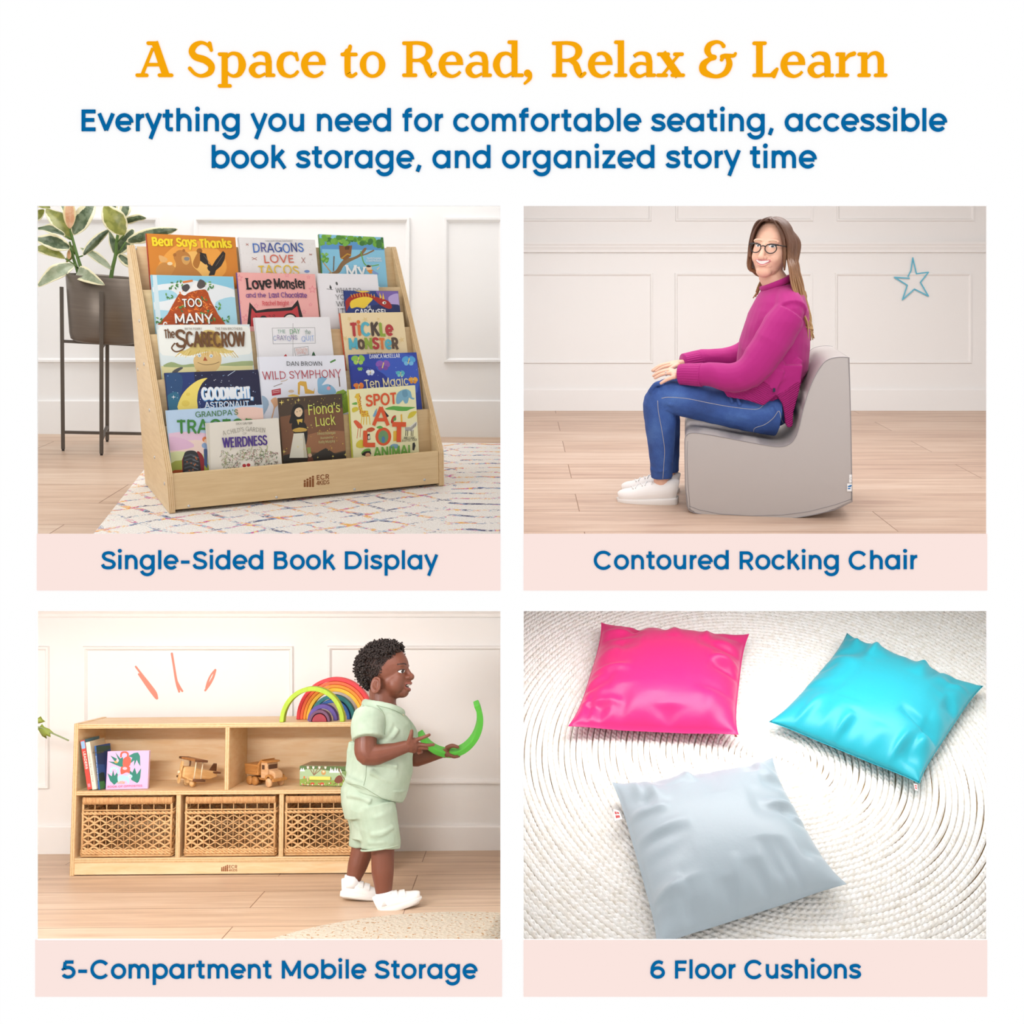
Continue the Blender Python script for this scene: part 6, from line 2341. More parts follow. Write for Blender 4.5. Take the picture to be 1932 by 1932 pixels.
def weave(mb, w, h, nsp):
    """One open-work side in the x,z plane, z from 0 to h."""
    zz = lambda f: h * (1 - f)
    sp = w / nsp
    for i in range(nsp + 1):
        x = i * sp
        mb.tube([(x, 0, zz(.98)), (x, 0, zz(.30))], .0016, 6)
        if i % 2 == 0:
            mb.tube([(x, 0, zz(.32)), (x, 0, zz(.10))], .0018, 6)
    rows = 9
    for r in range(rows):
        f = .335 + (.845 - .335) * r / (rows - 1)
        pts = []
        n = nsp * 5
        for k in range(n + 1):
            x = w * k / n
            ph = math.pi * x / sp + (math.pi if r % 2 else 0)
            pts.append((x, -.0022 * math.cos(ph + math.pi / 2) - .0018, zz(f) + .0052 * math.cos(ph)))
        mb.tube(pts, .0046, 6, flat=(.5, 1.0))
    for f, rr, tw in ((.215, .0032, 0), (.265, .0050, 1), (.885, .0052, 1), (.925, .0052, 1), (.97, .0045, 0)):
        if tw:
            for s in (0, math.pi):
                mb.tube([(w * k / 120, -.0035 * math.sin(k * .55 + s) - .002, zz(f) + .0032 * math.cos(k * .55 + s)) for k in range(121)], rr * .8, 6)
        else:
            mb.tube([(0, -.002, zz(f)), (w, -.002, zz(f))], rr, 6)


def basket():
    root = thing('wicker_basket', MS, '', 'basket', 'wicker baskets in the lower bays')
    for nm, M in (('front_weave', T(0, 0, 0)), ('back_weave', T(KW, KD, 0) @ R(180, 'Z'))):
        mb = Mb()
        weave(mb, KW, KH, 15)
        mb.build(nm, M_WICK, root, M, fix=False)
    for M in (T(0, KD, 0) @ R(-90, 'Z'), T(KW, 0, 0) @ R(90, 'Z')):
        mb = Mb()
        weave(mb, KD, KH, 10)
        mb.build('side_weave', M_WICK, root, M, fix=False)
    mb = Mb()
    rk = random.Random(3)
    for (x0, y0, x1, y1) in ((0, 0, KW, 0), (KW, 0, KW, KD), (KW, KD, 0, KD), (0, KD, 0, 0)):
        L = math.hypot(x1 - x0, y1 - y0)
        n = int(L / .0048)
        for i in range(n + 1):
            x, y = x0 + (x1 - x0) * i / n, y0 + (y1 - y0) * i / n
            q = rk.uniform(-.0006, .0006)
            mb.tube([(x, y - .0015 + q, KH * .885), (x, y - .0035 + q, KH * .94), (x, y - .0015 + q, KH)], .0030, 6)
    mb.build('rim', M_WICK2, root, fix=False)
    mb = Mb()
    mb.box(.004, .004, .004, KW - .004, KD - .004, .009)
    mb.build('base', M_WICK, root)
    for x, y in ((0, 0), (KW, 0), (0, KD), (KW, KD)):
        mb = Mb()
        mb.tube([(x, y, 0.004), (x, y, KH * .9)], .0048, 8)
        mb.build('corner_post', M_WICK, root)
    return root


def dup(root, M, label, group=None):
    r = root.copy()
    COL.objects.link(r)
    r.matrix_world = M
    r['label'] = label
    if group:
        r['group'] = group
    for ch in list(root.children):
        c = ch.copy()
        COL.objects.link(c)
        c.parent = r
        for g in ch.children:
            d = g.copy()
            COL.objects.link(d)
            d.parent = c
    return r


bk0 = basket()
MB0 = lambda px: MS @ T(onp(MS, px, 1560, .012)[0], .012, SK + .0008)
bk0.matrix_world = MB0(156)
bk0['label'] = 'wicker basket in the bay below the leaning books and pink book'
dup(bk0, MB0(351), 'wicker basket between the two lower dividers, below the toy biplane and truck')
dup(bk0, MB0(540), 'wicker basket below the green case, partly hidden behind the boy')


# --- things on the middle shelf
def slim_book(M, w, h, th, cover, label, zf, art=None, spine=None, group='books on the low shelf', page_side=1):
    """A closed book: front cover in the x,z plane facing -y, spine along x=0."""
    t = thing('picture_book', M, label, 'book', group)
    mb = Mb()
    mb.box(0, 0, 0, w, .0015, h)
    mb.box(0, th - .0015, 0, w, th, h)
    mb.box(-.001, 0, 0, .001, th, h, 0, 1)
    mb.build('cover', [paint(cover), paint(spine or cover)], t)
    mb = Mb()
    mb.box(.001, .0015, .002, w - .002, th - .0015, h - .002)
    mb.build('page_block', M_PAGE, t)
    if art:
        ar = Art(M @ T(0, 0, h), zf, w, h)
        art(ar)
        for mbx, nm, cs in ((ar.mb, 'cover_picture', ar.cols), (ar.tb, 'cover_lettering', ar.tcols)):
            if mbx.v:
                mbx.v = [(p[0], p[1], p[2] + h) for p in mbx.v]
                mbx.build(nm, [paint(c) for c in cs], t, fix=False)
    return t


def stand_at(px, py, v):
    """Local place on the middle shelf below a picture position at depth v."""
    return Vector((onp(MS, px, py, v)[0], v, SM + .0006))


pxm = 1 / 470.0
# spines to the front: the book lies in a plane across the shelf, its spine towards the viewer
for bl, tl, tw, hh, cover, spine, lab, txt, tcol in (
        ((165, 712), (78, 140), 8.6, .200, '5a8a9a', 'd8453a', 'slim red-spined book leaning against the cabinet side', 'LEADERS', 'f4ece4'),
        ((222, 710), (142, 160), 8.2, .192, 'e8dcc0', 'ece2cc', 'cream paperback between the red and blue books', 'Happy Big Little One', '9a9a94')):
    q = stand_at(*B1(*bl), .012)
    u1 = Vector(onp(MS, *B1(*tl), .012))
    lean = math.degrees(math.atan2(u1.x - q.x, u1.z - q.z))
    # local x runs backwards from the spine, local -y faces the viewer's right
    M = MS @ T(q.x + (.021 if txt == 'LEADERS' else .0215), .012, q.z + .0024) @ R(lean, 'Y') @ T(0, 0, 0) @ R(90, 'Z') @ T(0, -tw * pxm, 0)
    t = slim_book(M, .150, hh, tw * pxm, cover, lab, B1, None, spine)
    mb = Mb()
    MW = R(-90, 'Z') @ R(90, 'Y')          # lettering running down the spine
    write(mb, txt, .045, -tw * pxm * .72 if False else 0, hh * (.36 if txt == 'LEADERS' else .6), tw * pxm * (.5 if txt == 'LEADERS' else .32), .16, 0, 0, .0001)
    v2 = []
    for x, y, z in mb.v:
        v2.append((-.0013 + y * 1.0, tw * pxm * .72 - z - .0 , hh - x))
    mb.v = v2
    mb.build('spine_lettering', paint(tcol), t, fix=False)
    if txt == 'LEADERS':
        mb = Mb()
        mb.box(-.0014, tw * pxm * .08, hh - .034, -.0010, tw * pxm * .92, hh - .004, .0001)
        mb.box(-.0015, tw * pxm * .25, .010, -.0010, tw * pxm * .8, .024, .0001, 1)
        mb.build('spine_emblem', [paint('8fb8e0'), paint('c88a9a')], t)


def art_blue(a):
    a.poly('1c2a4a', [(258, 200), (490, 170), (430, 420), (290, 440)])
    a.poly('27406e', [(280, 440), (430, 400), (430, 600), (300, 600)], 2)
    a.poly('2a3a2c', [(258, 200), (490, 170), (492, 215), (262, 300)], 2)
    a.ell('e0b24a', 316, 418, 20, 38)
    a.poly('1a2a22', [(305, 560), (360, 520), (430, 500), (430, 700), (320, 700)], 2)
    a.poly('3a6a34', [(312, 640), (430, 600), (430, 700), (320, 700)], 2)
    a.text('Room on the', 285, 420, 270, 26, '5a4a3a', 0.12, dy=-10)


q = stand_at(*B1(285, 705), .03)
M = MS @ T(q.x, .03, q.z + .001) @ R(-7, 'Y') @ R(-52, 'Z') @ T(0, 0, 0)
M = MS @ T(q.x + .035, .020, q.z + .0022) @ R(-7, 'Y') @ R(50, 'Z')
t = slim_book(M, .062, .176, .011, '22345e', 'dark blue book with a golden moon beside the pink book', B1, art_blue, '3a74c0')
mb = Mb()
write(mb, 'Room on the Broom', .040, 0, .10, .0062, .16, 0, 0, .0001)
mb.v = [(-.0013 + y, .0088 - z, .176 - x) for x, y, z in mb.v]
mb.build('spine_lettering', paint('f2f2ee'), t, fix=False)


def art_pinkbook(a):
    a.poly('e0a8d4', [(410, 236), (428, 236), (432, 696), (415, 697)])
    G = '157a68'
    for cx, cy, pts in ((640, 380, [(655, 440), (575, 410), (475, 365), (560, 370), (503, 292), (600, 340), (562, 250), (625, 330), (655, 310), (660, 350), (680, 360)]),
                        (810, 330, [(735, 400), (770, 320), (720, 300), (790, 262), (840, 255), (865, 300), (868, 425), (840, 380), (825, 345), (790, 425), (795, 350)]),
                        (535, 560, [(550, 650), (500, 600), (468, 505), (520, 545), (538, 470), (555, 540), (600, 470), (590, 560), (610, 600)]),
                        (810, 550, [(830, 628), (760, 590), (725, 455), (770, 500), (800, 438), (825, 520), (878, 445), (868, 560), (850, 610)])):
        a.poly(G, pts)
    O = 'e2573f'
    a.line(O, [(632, 310), (640, 265), (680, 250), (715, 270), (715, 320)], 22, 4)
    a.poly(O, [(665, 330), (720, 300), (755, 340), (745, 400), (720, 430), (660, 420), (655, 380)], 3)
    a.poly(O, [(635, 430), (715, 425), (745, 440), (735, 510), (720, 500), (690, 500), (660, 515), (630, 515)], 2)
    a.ell('f3b8c4', 680, 450, 28, 18)
    for i in range(16):
        a.ell('3a4a3a', 665 + (i % 4) * 22 + (i // 4) * 4, 335 + (i // 4) * 24, 4, n=6)
    a.line('a8dce4', [(510, 500), (515, 455), (550, 440), (590, 460), (600, 510)], 26, 4)
    for i in range(4):
        a.line('f3f6f6', [(512 + i * 22, 470 - 14 * math.sin(i)), (520 + i * 22, 445 - 10 * math.sin(i))], 6)
    a.poly('a8dce4', [(595, 550), (660, 530), (720, 560), (735, 600), (720, 640), (700, 600), (630, 600), (600, 620)], 3)
    a.ell('a8dce4', 738, 545, 34, 26)
    a.ell('f6f6f4', 738, 546, 18, 14)
    a.ell('222222', 744, 548, 5)
    a.ell('f0a050', 575, 372, 22, 14)
    a.ell('f4c0c8', 592, 352, 16, 18)
    a.text('Little', 592, 680, 636, 34, 'f0b050', 0.14)
    a.text('BOOK OF OPPOSITES', 468, 892, 684, 24, 'c8487a', 0.14, dy=-14)


q = stand_at(*B1(412, 698), .05)
qr = Vector(onp(MS, *B1(900, 676), .05))
hgt_ = onp(MS, *B1(412, 236), .06)[2] - q.z
slim_book(MS @ T(q.x + .024, .022, q.z + .0012) @ R(6, 'Z') @ R(-4, 'X'), (qr.x - q.x) * 1.0, hgt_, .022, 'e6b6dc', 'pink children\'s book with green leaves standing face out on the shelf', B1, art_pinkbook, 'e0a8d4')

# --- toy biplane
M_TOYL = wood_mat('light_toy_wood', 'd9a566', 'eac48c', (6, 30, 30), 0.45)
M_TOYM = wood_mat('mid_brown_toy_wood', '9c6636', 'bd8450', (6, 30, 30), 0.45)
M_TOYD = wood_mat('dark_toy_wood', '5a3722', '764a2e', (6, 30, 30), 0.5)
q = stand_at(*B2(800, 1060), .12)
MA = MS @ T(q.x + .002, .12, q.z) @ R(42, 'Z') @ Matrix.Scale(1.14, 4)
air = thing('toy_biplane', MA, 'small wooden toy biplane in the bay beside the pink book', 'toy plane')
TA = T(0, 0, .047) @ R(7, 'Y')
mb = Mb()
prf = [(-.058, -.016), (-.058, .016), (-.05, .021), (-.02, .022), (.0, .015), (.02, .012), (.075, .006), (.075, -.012), (.05, -.022), (-.02, -.021), (-.045, -.022)]
mb.prism(prf, -.016, .016)
mb.build('fuselage', M_TOYL, air, TA, bevel=.004)
for nm, z, y1 in (('upper_wing', .046, .078), ('lower_wing', -.022, .078)):
    mb = Mb()
    mb.box(-.040, -y1 + .022, z - .004, .000, y1 - .022, z + .004, .0015)
    wg = mb.build(nm, M_TOYM if nm == 'upper_wing' else M_TOYL, air, TA)
    for s in (-1, 1):
        mb = Mb()
        mb.box(-.040, min(s * y1, s * (y1 - .022)), z - .004, .000, max(s * y1, s * (y1 - .022)), z + .004, .0015)
        mb.build('wing_tip', M_TOYD, wg)
for x in (-.034, -.008):
    for s in (-1, 1):
        mb = Mb()
        mb.tube([(x, s * .055, -.020), (x, s * .055, .044)], .0022, 8)
        mb.build('strut', mat('pale_dowel', 'f0d8b4', .6), air, TA)
mb = Mb()
mb.tube([(-.03, 0, .018), (-.03, 0, .044)], .003, 8)
mb.build('strut', M_TOYD, air, TA)
mb = Mb()
mb.prism([(-.007, -.040), (.007, -.040), (.009, -.030), (.006, 0), (.009, .030), (.007, .040), (-.007, .040), (-.009, .030), (-.006, 0), (-.009, -.030)], -.066, -.060, axis='x')
mb.build('propeller', M_TOYL, air, TA @ R(8, 'X'), bevel=.0015)
mb = Mb()
mb.ball((-.069, 0, 0), .0055)
mb.build('propeller_knob', mat('pale_dowel', 'f0d8b4', .6), air, TA)
mb = Mb()
mb.prism([(.046, .006), (.062, .034), (.074, .034), (.076, .006)], -.003, .003)
mb.build('tail_fin', M_TOYD, air, TA, bevel=.001)
mb = Mb()
mb.box(.056, -.032, .000, .080, .032, .006, .001)
mb.build('tail_plane', M_TOYD, air, TA)
mb = Mb()
mb.box(-.040, -.014, .012, -.010, .014, .026, .003)
mb.build('undercarriage', M_TOYL, air)
for s in (-1, 1):
    mb = Mb()
    mb.lathe([(.0005, 0), (.0115, 0), (.0125, .002), (.0125, .007), (.0115, .009), (.005, .009), (.004, .013), (.0005, .013)], 20, M=T(-.026, s * .020, .0125) @ R(-90 * s, 'X'))
    mb.build('wheel', M_TOYL, air)

# --- toy dump truck
M_TRK = wood_mat('pale_pine_toy', 'd2a070', 'e6bd92', (4, 26, 26), 0.5)
M_TRK2 = wood_mat('amber_toy_wood', 'ad7438', 'c98e50', (4, 26, 26), 0.5)
q = stand_at(*B3(470, 530), .11)
MTK = MS @ T(q.x - .004, .115, q.z + .0006) @ R(-38, 'Z')
trk = thing('toy_truck', MTK, 'wooden toy dump truck in the bay beside the printed case', 'toy truck')
mb = Mb()
mb.box(-.085, -.018, .022, .082, .018, .032, .002)
mb.build('chassis', M_TRK2, trk)
mb = Mb()
mb.prism([(.000, .032), (.000, .098), (.036, .098), (.042, .066), (.042, .032)], -.029, .029)
cb = mb.build('cab', M_TRK, trk, bevel=.002)
mb = Mb()
mb.box(-.006, -.033, .096, .046, .033, .103, .002)
mb.build('cab_roof', M_TRK2, trk)
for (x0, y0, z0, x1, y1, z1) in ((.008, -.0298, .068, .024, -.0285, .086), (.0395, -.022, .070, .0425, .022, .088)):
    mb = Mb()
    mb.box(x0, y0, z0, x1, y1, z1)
    mb.build('window_panel', mat('painted_recess_shade', '5a3a24', .8), cb)  # flat dark panels, their colour stands in for shade inside the windows
mb = Mb()
mb.prism([(.042, .032), (.042, .068), (.066, .064), (.080, .054), (.080, .032)], -.022, .022)
mb.build('hood', M_TRK, trk, bevel=.004)
mb = Mb()
mb.box(.078, -.036, .024, .090, .036, .036, .002)
mb.build('bumper', M_TRK2, trk)
for s in (-1, 1):
    mb = Mb()
    mb.prism([(.034, .030), (.036, .044), (.046, .050), (.060, .050), (.072, .044), (.078, .034), (.070, .034), (.064, .040), (.056, .043), (.047, .040), (.042, .030)], s * .022, s * .036)
    mb.build('fender', M_TRK2, trk, bevel=.001)
mb = Mb()
mb.prism([(-.094, .042), (-.100, .085), (-.018, .085), (.006, .108), (.012, .108), (-.006, .082), (-.010, .042)], -.036, .036)
mb.build('dump_bed', M_TRK2, trk, bevel=.003)
for z in (.054, .072):
    for s in (-1, 1):
        mb = Mb()
        mb.box(-.092, s * .0375 - .002, z, -.018, s * .0375 + .002, z + .003)
        mb.build('bed_rib', M_TRK2, trk)
for x in (.056, -.035, -.068):
    for s in (-1, 1):
        mb = Mb()
        mb.lathe([(.0005, 0), (.016, 0), (.018, .002), (.018, .010), (.016, .013), (.0005, .0135)], 22, M=T(x, s * .024, .018) @ R(-90 * s, 'X'))
        mb.build('wheel', M_TRK if x > 0 else M_TRK2, trk)

# --- printed case
q = stand_at(*B3(1020, 490), .10)
MK = MS @ T(q.x, .09, q.z + .001) @ R(-9, 'Z')
KWd, KHt, KDp = .29, .082, .13
case = thing('printed_case', MK, 'small green woodland print case with a yellow handle, partly behind the boy', 'case')
mb = Mb()
mb.box(0, 0, 0, KWd, KDp, KHt - .020, .003)
mb.build('case_body', mat('print_green', '7f9a5c', .5), case)
mb = Mb()
mb.box(-.001, -.001, KHt - .0195, KWd + .001, KDp + .001, KHt - .002, .003)
mb.box(.004, .004, KHt - .004, KWd - .004, KDp - .004, KHt, .001, 1)
mb.build('case_lid', [mat('print_deep_green', '56753f', .5), mat('tan_board', '9a8668', .6)], case)
ar = Art(MK @ T(0, -.0014, KHt - .002), B3, KWd, KHt - .003)
rb = random.Random(9)
ar.poly('a9c49a', [(1010, 260), (1300, 230), (1720, 300), (1740, 420), (1020, 400)], 2)
ar.poly('8ea84a', [(1015, 400), (1200, 380), (1500, 420), (1740, 400), (1740, 545), (1020, 500)], 2)
ar.poly('5d7a3c', [(1005, 130), (1870, 190), (1870, 215), (1008, 165)])
for x in (1040, 1075, 1530, 1560, 1600, 1640, 1690):
    ar.poly('eaf2f2', [(x - 26, 290 if x > 1200 else 265), (x, 205 + rb.uniform(-15, 20)), (x + 26, 290 if x > 1200 else 265)])
for x0 in (1150, 1240, 1340, 1440):
    ar.line('8a6a4c', [(1250, 330), ((1250 + x0) / 2, 250), (x0, 170)], 14, 4)
    ar.ell('e6dfd6', x0, 190, 18, 38)
ar.line('8a6a4c', [(1660, 210), (1700, 320), (1760, 400)], 16)
for i in range(60):
    ar.ell(rb.choice(['c8463c', 'e8e0d0', '5f7a34', 'd86a5a', 'f0d8d0', '8a5a3a']), rb.uniform(1030, 1740), rb.uniform(440, 520) + 10, rb.uniform(6, 13), n=7)
for x in (1225, 1385):
    ar.ell('d0402f', x, 470, 34, 20)
    ar.line('f3ead8', [(x, 480), (x, 505)], 18)
ar.poly('7a3d2c', [(1590, 430), (1620, 360), (1680, 330), (1720, 370), (1725, 430), (1650, 465)], 3)
ar.ell('c89858', 1410, 285, 38, 44)
ar.ell('e8d8b8', 1410, 270, 20, 18)
ar.ell('e07a3a', 1090, 365, 14, 22)
ar.line('c8b090', [(1140, 350), (1150, 430)], 20)
ar.ell('58a8c8', 1035, 150, 18, 12)
ar.ell('58a8c8', 1570, 175, 24, 12)
ar.mb.v = [(p[0], p[1] - .0014, p[2] + KHt - .002) for p in ar.mb.v]
ar.mb.build('case_picture', [paint(c) for c in ar.cols], case, fix=False)
ha, hb_ = onp(MK, *B3(1180, 372), -.004), onp(MK, *B3(1530, 400), -.004)
mb = Mb()
mb.box(ha[0], -.010, ha[2] - .008, hb_[0], -.003, ha[2] + .006, .002)
mb.build('handle', mat('yellow_handle', 'ecdc6a', .5), case)

# --- rainbow arches on the top
def arch(cx, cy, ro, ri, depth, col, label, v, name='rainbow_arch', turn=0.0, solid=False):
    x, _, _z = onp(MS, cx, 1360, v)
    M = MS @ T(x, v, SH_ + .0006) @ R(turn, 'Z')
    t = mat('stained_' + col, None, 0.6, build=lambda n, l, b: (lambda tx, r: (l.new(tx.outputs[0], r.inputs[0]), l.new(r.outputs[0], b.inputs['Base Color'])))(noise(n, l, coords(n, l, (30, 30, 8)), 2, 3), ramp(n, [(0.3, col), (0.8, '%02x%02x%02x' % tuple(min(255, int(int(col[i:i + 2], 16) * 1.08 + 6)) for i in (0, 2, 4)))])))
    mb = Mb()
    n = 40
    if solid:
        mb.prism([(ro * math.cos(math.pi * i / n), ro * 1.06 * math.sin(math.pi * i / n)) for i in range(n + 1)], 0, depth)
    else:
        v_ = []
        for i in range(n + 1):
            a = math.pi * i / n
            for r in (ro, ri):
                for y in (0, depth):
                    v_.append((r * math.cos(a), y, r * 1.08 * math.sin(a)))
        f = []
        for i in range(n):
            b, c = i * 4, i * 4 + 4
            f += [(b, c, c + 1, b + 1), (b + 2, b + 3, c + 3, c + 2), (b, b + 2, c + 2, c), (b + 1, c + 1, c + 3, b + 3)]
        f += [(0, 1, 3, 2), (n * 4, n * 4 + 2, n * 4 + 3, n * 4 + 1)]
        mb.add(v_, f)
    o = mb.build(name, t, None, M, bevel=.0022)
    return tag(o, label, 'toy arch', 'rainbow stacking arches')


K = 1 / 462.0
arch(631, 0, 74 * K, 67.5 * K, .05, 'e23b42', 'outermost red arch of the stacking rainbow on the shelf top', .13)
arch(631, 0, 67 * K, 61.5 * K, .05, 'f0653a', 'orange-red arch nested just inside the red arch', .13)
arch(631, 0, 61 * K, 55.5 * K, .05, 'f28a2c', 'orange arch nested between orange-red and yellow arches', .13)
arch(631, 0, 55 * K, 48.5 * K, .05, 'f2b632', 'yellow arch, inmost of the four nested warm arches', .13)
arch(627, 0, 43.5 * K, 36.5 * K, .045, '2f7f86', 'teal arch standing under the yellow arch', .115)
arch(626, 0, 35 * K, 29 * K, .045, '2c5fa8', 'blue arch inside the teal arch', .115)
arch(608, 0, 28.5 * K, 21 * K, .045, '5f4a98', 'purple arch behind the plum arch of the stacking rainbow', .064)
arch(602.5, 0, 20.3 * K, 15 * K, .045, '6a4560', 'dull plum arch around the maroon half disc',   .017)
arch(602.3, 0, 13.8 * K, 0, .045, '9c3340', 'solid maroon half disc at the heart of the rainbow', .017, solid=True)
arch(588, 0, 61 * K, 53 * K, .045, 'a9c637', 'lime green arch standing in front of the nested rainbow', .012)

# --- trailing plant sprig at the left edge
spg = thing('plant_sprig', T(*at(85, 1385, 4.35)), 'green leafy sprig reaching in beside the storage shelf', 'plant')
SPI = spg.matrix_world.inverted()
sg = lambda x, y, d=0: tuple(SPI @ at(*S1(x, y), 4.35 + d))
mb = Mb()
_f0 = SPI @ (FL3 @ Vector((-.62, .12, 0)))
mb.tube(crv([tuple(_f0), tuple(_f0 + Vector((.02, 0, .35))), sg(-160, 1010), sg(-80, 960), sg(30, 965), sg(100, 1000), sg(180, 1035), sg(262, 1072)], 5), .0032, 6)
mb.build('stem', mat('sage_stem', '8a9a6a', .6), spg)
M_SPR = mat('sprig_leaf', '8c9a3e', 0.5)
for pts in ([(5, 975), (40, 935), (60, 960), (100, 975), (150, 1020), (110, 1010), (112, 1045), (75, 1030), (80, 1058), (40, 1035)],
            [(-60, 940), (-20, 905), (30, 870), (45, 895), (68, 915), (40, 925), (20, 930)]):
    mb = Mb()
    P = [sg(x, y, .004 * math.sin(x * .05)) for x, y in pts]
    c = Vector((sum(p[0] for p in P), sum(p[1] for p in P), sum(p[2] for p in P))) / len(P)
    mb.add(P + [tuple(c + Vector((0, -.006, 0)))], [(i, (i + 1) % len(P), len(P)) for i in range(len(P))], 0, True)
    o = mb.build('leaf', M_SPR, spg)
    so = o.modifiers.new('thick', 'SOLIDIFY')
    so.thickness = .0012

# --- round rug
p1_, p2_, p3_ = [onfloor(FL3, *q) for q in ((520, 1773), (700, 1735.5), (940, 1726))]
ax_, ay_, bx_, by_, cx_, cy_ = p1_.x, p1_.y, p2_.x, p2_.y, p3_.x, p3_.y
D_ = 2 * (ax_ * (by_ - cy_) + bx_ * (cy_ - ay_) + cx_ * (ay_ - by_))
ux_ = ((ax_ ** 2 + ay_ ** 2) * (by_ - cy_) + (bx_ ** 2 + by_ ** 2) * (cy_ - ay_) + (cx_ ** 2 + cy_ ** 2) * (ay_ - by_)) / D_
uy_ = ((ax_ ** 2 + ay_ ** 2) * (cx_ - bx_) + (bx_ ** 2 + by_ ** 2) * (ax_ - cx_) + (cx_ ** 2 + cy_ ** 2) * (bx_ - ax_)) / D_
ur_ = math.hypot(ax_ - ux_, ay_ - uy_)


def jute_bd(n, l, b):
    tc = n.new('ShaderNodeTexCoord')
    t = noise(n, l, coords(n, l, (90, 60, 90)), 1.0, 2)
    w_ = n.new('ShaderNodeTexVoronoi')
    w_.inputs['Scale'].default_value = 70
    l.new(tc.outputs['Object'], w_.inputs['Vector'])
    r = ramp(n, [(0.0, 'cdc1ad'), (0.60, 'd9cfbe'), (0.64, 'bd9468'), (0.72, 'b07f50')])
    l.new(t.outputs[0], r.inputs[0])
    l.new(r.outputs[0], b.inputs['Base Color'])
    bump(n, l, b, w_.outputs[0], 0.8, 0.005)


mb = Mb()
mb.lathe([(.001, .0004), (ur_ - .003, .0004), (ur_, .004), (ur_ - .002, .0085), (ur_ - .006, .010), (.001, .010)], 128)
# keep only the part behind the display board
mb.v = [(min(max(p[0], -ux_ - 1.2), 1.757 - ux_), max(p[1], -1.86 - uy_), p[2]) for p in mb.v]
rr = mb.build('round_rug', mat('cream_woven_rug', None, .95, build=jute_bd), None, FL3 @ T(ux_, uy_, 0))
tag(rr, 'round woven cream rug with tan flecks on the floor in front of the boy', 'rug')

# --- the coral strokes painted on the wall
M_CORAL = mat('coral_paint', 'ee8f7c', .7)
W3M = T(0, 4.68, CAMZ)
for strokes, lab in (
        ([[(817, 460, 15), (870, 530, 18), (930, 615, 30), (975, 680, 34), (992, 722, 22)], [(842, 522, 15), (890, 580, 30), (940, 650, 32), (985, 715, 24)]], 'thick coral brush stroke slanting away from the plant sprig, widest at its foot'),
        ([[(1116, 352, 18), (1132, 450, 18), (1150, 560, 20), (1165, 620, 24), (1177, 668, 16)], [(1160, 590, 18), (1180, 630, 20), (1203, 663, 16)]], 'tall coral brush stroke with a forked foot, between the other two'),
        ([[(1393, 657, 16), (1430, 600, 22), (1460, 545, 18), (1476, 488, 18)], [(1476, 488, 18), (1440, 530, 14), (1415, 585, 16), (1402, 635, 18)]], 'short looped coral brush stroke nearest the rainbow arches')):
    mb = Mb()
    for st_ in strokes:
        pts = []
        for x, y, ww in crv(st_, 5):
            q = loc(W3M, at(*S1(x, y), 4.6785))
            pts.append((q.x, q.z, ww / 4.391 / FPX * 4.68))
        ribbon(mb, pts, 0, -.0016, -.0006, 0, None, False, True)
    tag(mb.build('painted_stroke', M_CORAL, None, W3M, fix=False), lab, 'wall drawing', 'coral strokes on the wall')
# --- the boy
MT = facing(725, 1500, 3)
MT.translation = at(725, 1722, 3.80)
kp = lambda px, py, y=0.0: Vector(onp(MT, px, py, y))
MHB = T(*kp(727, 1268, 0)) @ R(73, 'Z') @ R(-3, 'X')
bb = Mb()
hb = Mb()
hb.ball((0, .004, .020), (.073, .093, .083), n=32)
hb.ball((0, -.030, -.042), (.060, .058, .054), n=32)
hb.ball((0, -.020, .020), (.066, .070, .066), n=32)
hb.ball((0, -.060, -.080), (.030, .026, .021))
hb.ball((0, -.030, -.070), (.050, .050, .032))
for s in (-1, 1):
    hb.ball((s * .034, -.045, -.050), (.033, .032, .037), n=24)
    hb.ball((s * .030, -.055, -.030), (.028, .026, .026))
    hb.ball((s * .0115, -.090, -.028), (.0095, .011, .009))
    hb.ball((s * .026, -.072, .018), (.024, .014, .010))
    e = Vector((s * .071, .016, -.050))
    rg = []
    for k in range(20):
        a = 2 * math.pi * k / 20
        rg.append((e.x + s * (.004 + .005 * math.cos(a) * -1), e.y + .0185 * math.cos(a) - .004 * math.sin(a), e.z + .027 * math.sin(a)))
    hb.tube(rg, .0052, 8, closed=True)
    hb.ball(tuple(e), (.007, .017, .024))
    hb.tube([(e.x + s * .006, e.y - .002, e.z + .014), (e.x + s * .008, e.y + .006, e.z), (e.x + s * .006, e.y - .002, e.z - .012)], .0035, 8)
hb.tube([(0, -.080, .010), (0, -.089, -.010), (0, -.096, -.024)], [.0085, .0095, .012], 12)
hb.ball((0, -.098, -.026), .0135)
hb.ball((0, -.084, -.040), (.014, .012, .012))
hb.tube([(-.024, -.078, -.053), (-.012, -.090, -.050), (0, -.095, -.049), (.012, -.090, -.050), (.024, -.078, -.053)], [.004, .007, .0075, .007, .004], 8)
hb.tube([(-.022, -.074, -.062), (-.012, -.083, -.071), (0, -.088, -.073), (.012, -.083, -.071), (.022, -.074, -.062)], [.004, .0075, .0085, .0075, .004], 8)
bb.add(hb.v, hb.f, 0, True, MHB)
bb.tube([tuple(kp(722, 1300)), tuple(kp(722, 1328)), tuple(kp(722, 1352))], [.050, .050, .070], 20)
bb.tube([tuple(kp(722, 1345)), tuple(kp(722, 1400)), tuple(kp(718, 1450)), tuple(kp(706, 1500)), tuple(kp(698, 1530))], [(.07, .085), (.09, .09), (.10, .09), (.085, .09), (.075, .085)], 20)
RA = [kp(694, 1352, -.105), kp(690, 1395, -.125), kp(694, 1424, -.13), kp(735, 1418, -.125), kp(768, 1408, -.115)]
